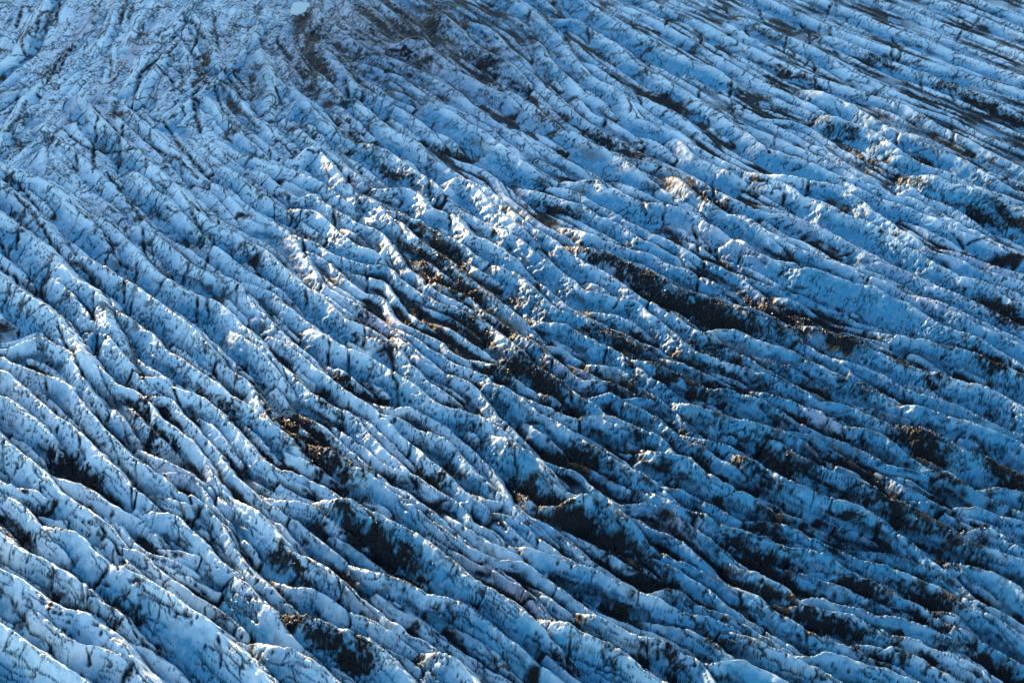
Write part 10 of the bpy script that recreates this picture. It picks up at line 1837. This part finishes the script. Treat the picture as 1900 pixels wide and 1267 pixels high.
# unseen hill, added up-glacier to keep the low sun off the far ice
def sun_blocker():
    n = 60; vs = []; fs_ = []; prof = [(-260, -20), (-120, 0.45), (-30, 0.93), (0, 1.0), (40, 0.9), (150, 0.4), (300, -20)]
    ux, uy = math.cos(SUN_AZ), -math.sin(SUN_AZ)              # along the blocker, square to the sun
    for i in range(n + 1):
        s = -560 + 900 * i / n
        top = 71 + 10 * float(fbm(np.array([s / 90.0]), np.array([3.3]), 4, 9)[0])
        cx = 20 + sd[0] / math.cos(SUN_EL) * 0 + s * ux - 0.44 * 620; cy = 420 + s * uy + 0.9 * 620
        for d, hgt in prof:
            j = 14 * float(noise(np.array([s / 40.0]), np.array([d / 60.0]), 4)[0]) if abs(d) > 1 else 0
            vs.append((cx - ux * 0 + d * math.sin(SUN_AZ) + j, cy + d * math.cos(SUN_AZ) + j, hgt * top if hgt > -5 else hgt))
    m_ = len(prof)
    for i in range(n):
        for j in range(m_ - 1): fs_.append((i * m_ + j, (i + 1) * m_ + j, (i + 1) * m_ + j + 1, i * m_ + j + 1))
    me = bpy.data.meshes.new('sun_blocker_hill'); me.from_pydata(vs, [], fs_)
    o = bpy.data.objects.new('sun_blocker_hill', me); sc.collection.objects.link(o); o['kind'] = 'structure'
    m, t, b = mat('sun_blocker_rock'); nz = N(t, 'ShaderNodeTexNoise', i_Scale=0.06, i_Detail=8.0)
    t.links.new(N(t, 'ShaderNodeNewGeometry').outputs['Position'], nz.inputs['Vector'])
    t.links.new(mixc(t, nz.outputs[0], (0.05, 0.05, 0.05), (0.16, 0.15, 0.14)), b.inputs['Base Color']); b.inputs['Roughness'].default_value = 0.9
    me.materials.append(m)
sun_blocker()

# ------------------------------------------------------------------ rubble lying in the dark troughs
def rubble(count):
    pr = (np.clip(deb - 0.35, 0, 1) * dirt_shade * (Y < 420)).ravel() * (cell * np.ones((1, NC), np.float32)).ravel() ** 0.5
    pick = rg.choice(NR * NC, count, p=pr / pr.sum())
    t = np.array([(1, 0, 0), (-1, 0, 0), (0, 1, 0), (0, -1, 0), (0, 0, 1), (0, 0, -1)], np.float32)
    f = np.array([(0, 2, 4), (2, 1, 4), (1, 3, 4), (3, 0, 4), (2, 0, 5), (1, 2, 5), (3, 1, 5), (0, 3, 5)], np.int32)
    size = (0.09 + 0.20 * rg.random(count) ** 3).astype(np.float32) * (0.7 + V.reshape(-1, 3)[pick, 1] / 450)
    ang = rg.random(count) * 6.283; ca, sa = np.cos(ang), np.sin(ang)
    q = t[None] * (0.6 + 0.8 * rg.random((count, 6, 1))) * np.array([1.25, 0.9, 0.7]) * size[:, None, None]
    q += 0.2 * size[:, None, None] * rg.standard_normal(q.shape)
    x = q[..., 0] * ca[:, None] - q[..., 1] * sa[:, None]; y = q[..., 0] * sa[:, None] + q[..., 1] * ca[:, None]
    jit = rg.uniform(-0.5, 0.5, (count, 2)) * cell.ravel()[pick // NC][:, None]
    P = V.reshape(-1, 3)[pick].copy()
    vs = np.stack([x + P[:, None, 0] + jit[:, None, 0] * 0.5, y + P[:, None, 1] + jit[:, None, 1] * 0.5, q[..., 2] + P[:, None, 2] + 0.05], -1)
    fa = (f[None] + 6 * np.arange(count, dtype=np.int32)[:, None, None]).reshape(-1, 3)
    me = bpy.data.meshes.new('rubble'); me.vertices.add(count * 6); me.vertices.foreach_set('co', vs.astype(np.float32).ravel())
    me.loops.add(len(fa) * 3); me.loops.foreach_set('vertex_index', fa.ravel().astype(np.int32))
    me.polygons.add(len(fa)); me.polygons.foreach_set('loop_start', np.arange(0, len(fa) * 3, 3, dtype=np.int32)); me.update(calc_edges=True)
    m, t_, b = mat('wet_stone'); nz = N(t_, 'ShaderNodeTexNoise', i_Scale=0.8, i_Detail=3.0)
    t_.links.new(N(t_, 'ShaderNodeNewGeometry').outputs['Position'], nz.inputs['Vector'])
    t_.links.new(mixc(t_, nz.outputs[0], (0.004, 0.006, 0.009), (0.018, 0.019, 0.021)), b.inputs['Base Color']); b.inputs['Roughness'].default_value = 0.30; b.inputs['Specular IOR Level'].default_value = 0.3
    me.materials.append(m)
    o = bpy.data.objects.new('rubble', me); sc.collection.objects.link(o); o['kind'] = 'stuff'
    o['label'] = 'dark ash and wet stones lying in the troughs between ice ridges'; o['category'] = 'rubble'
rubble(16000)
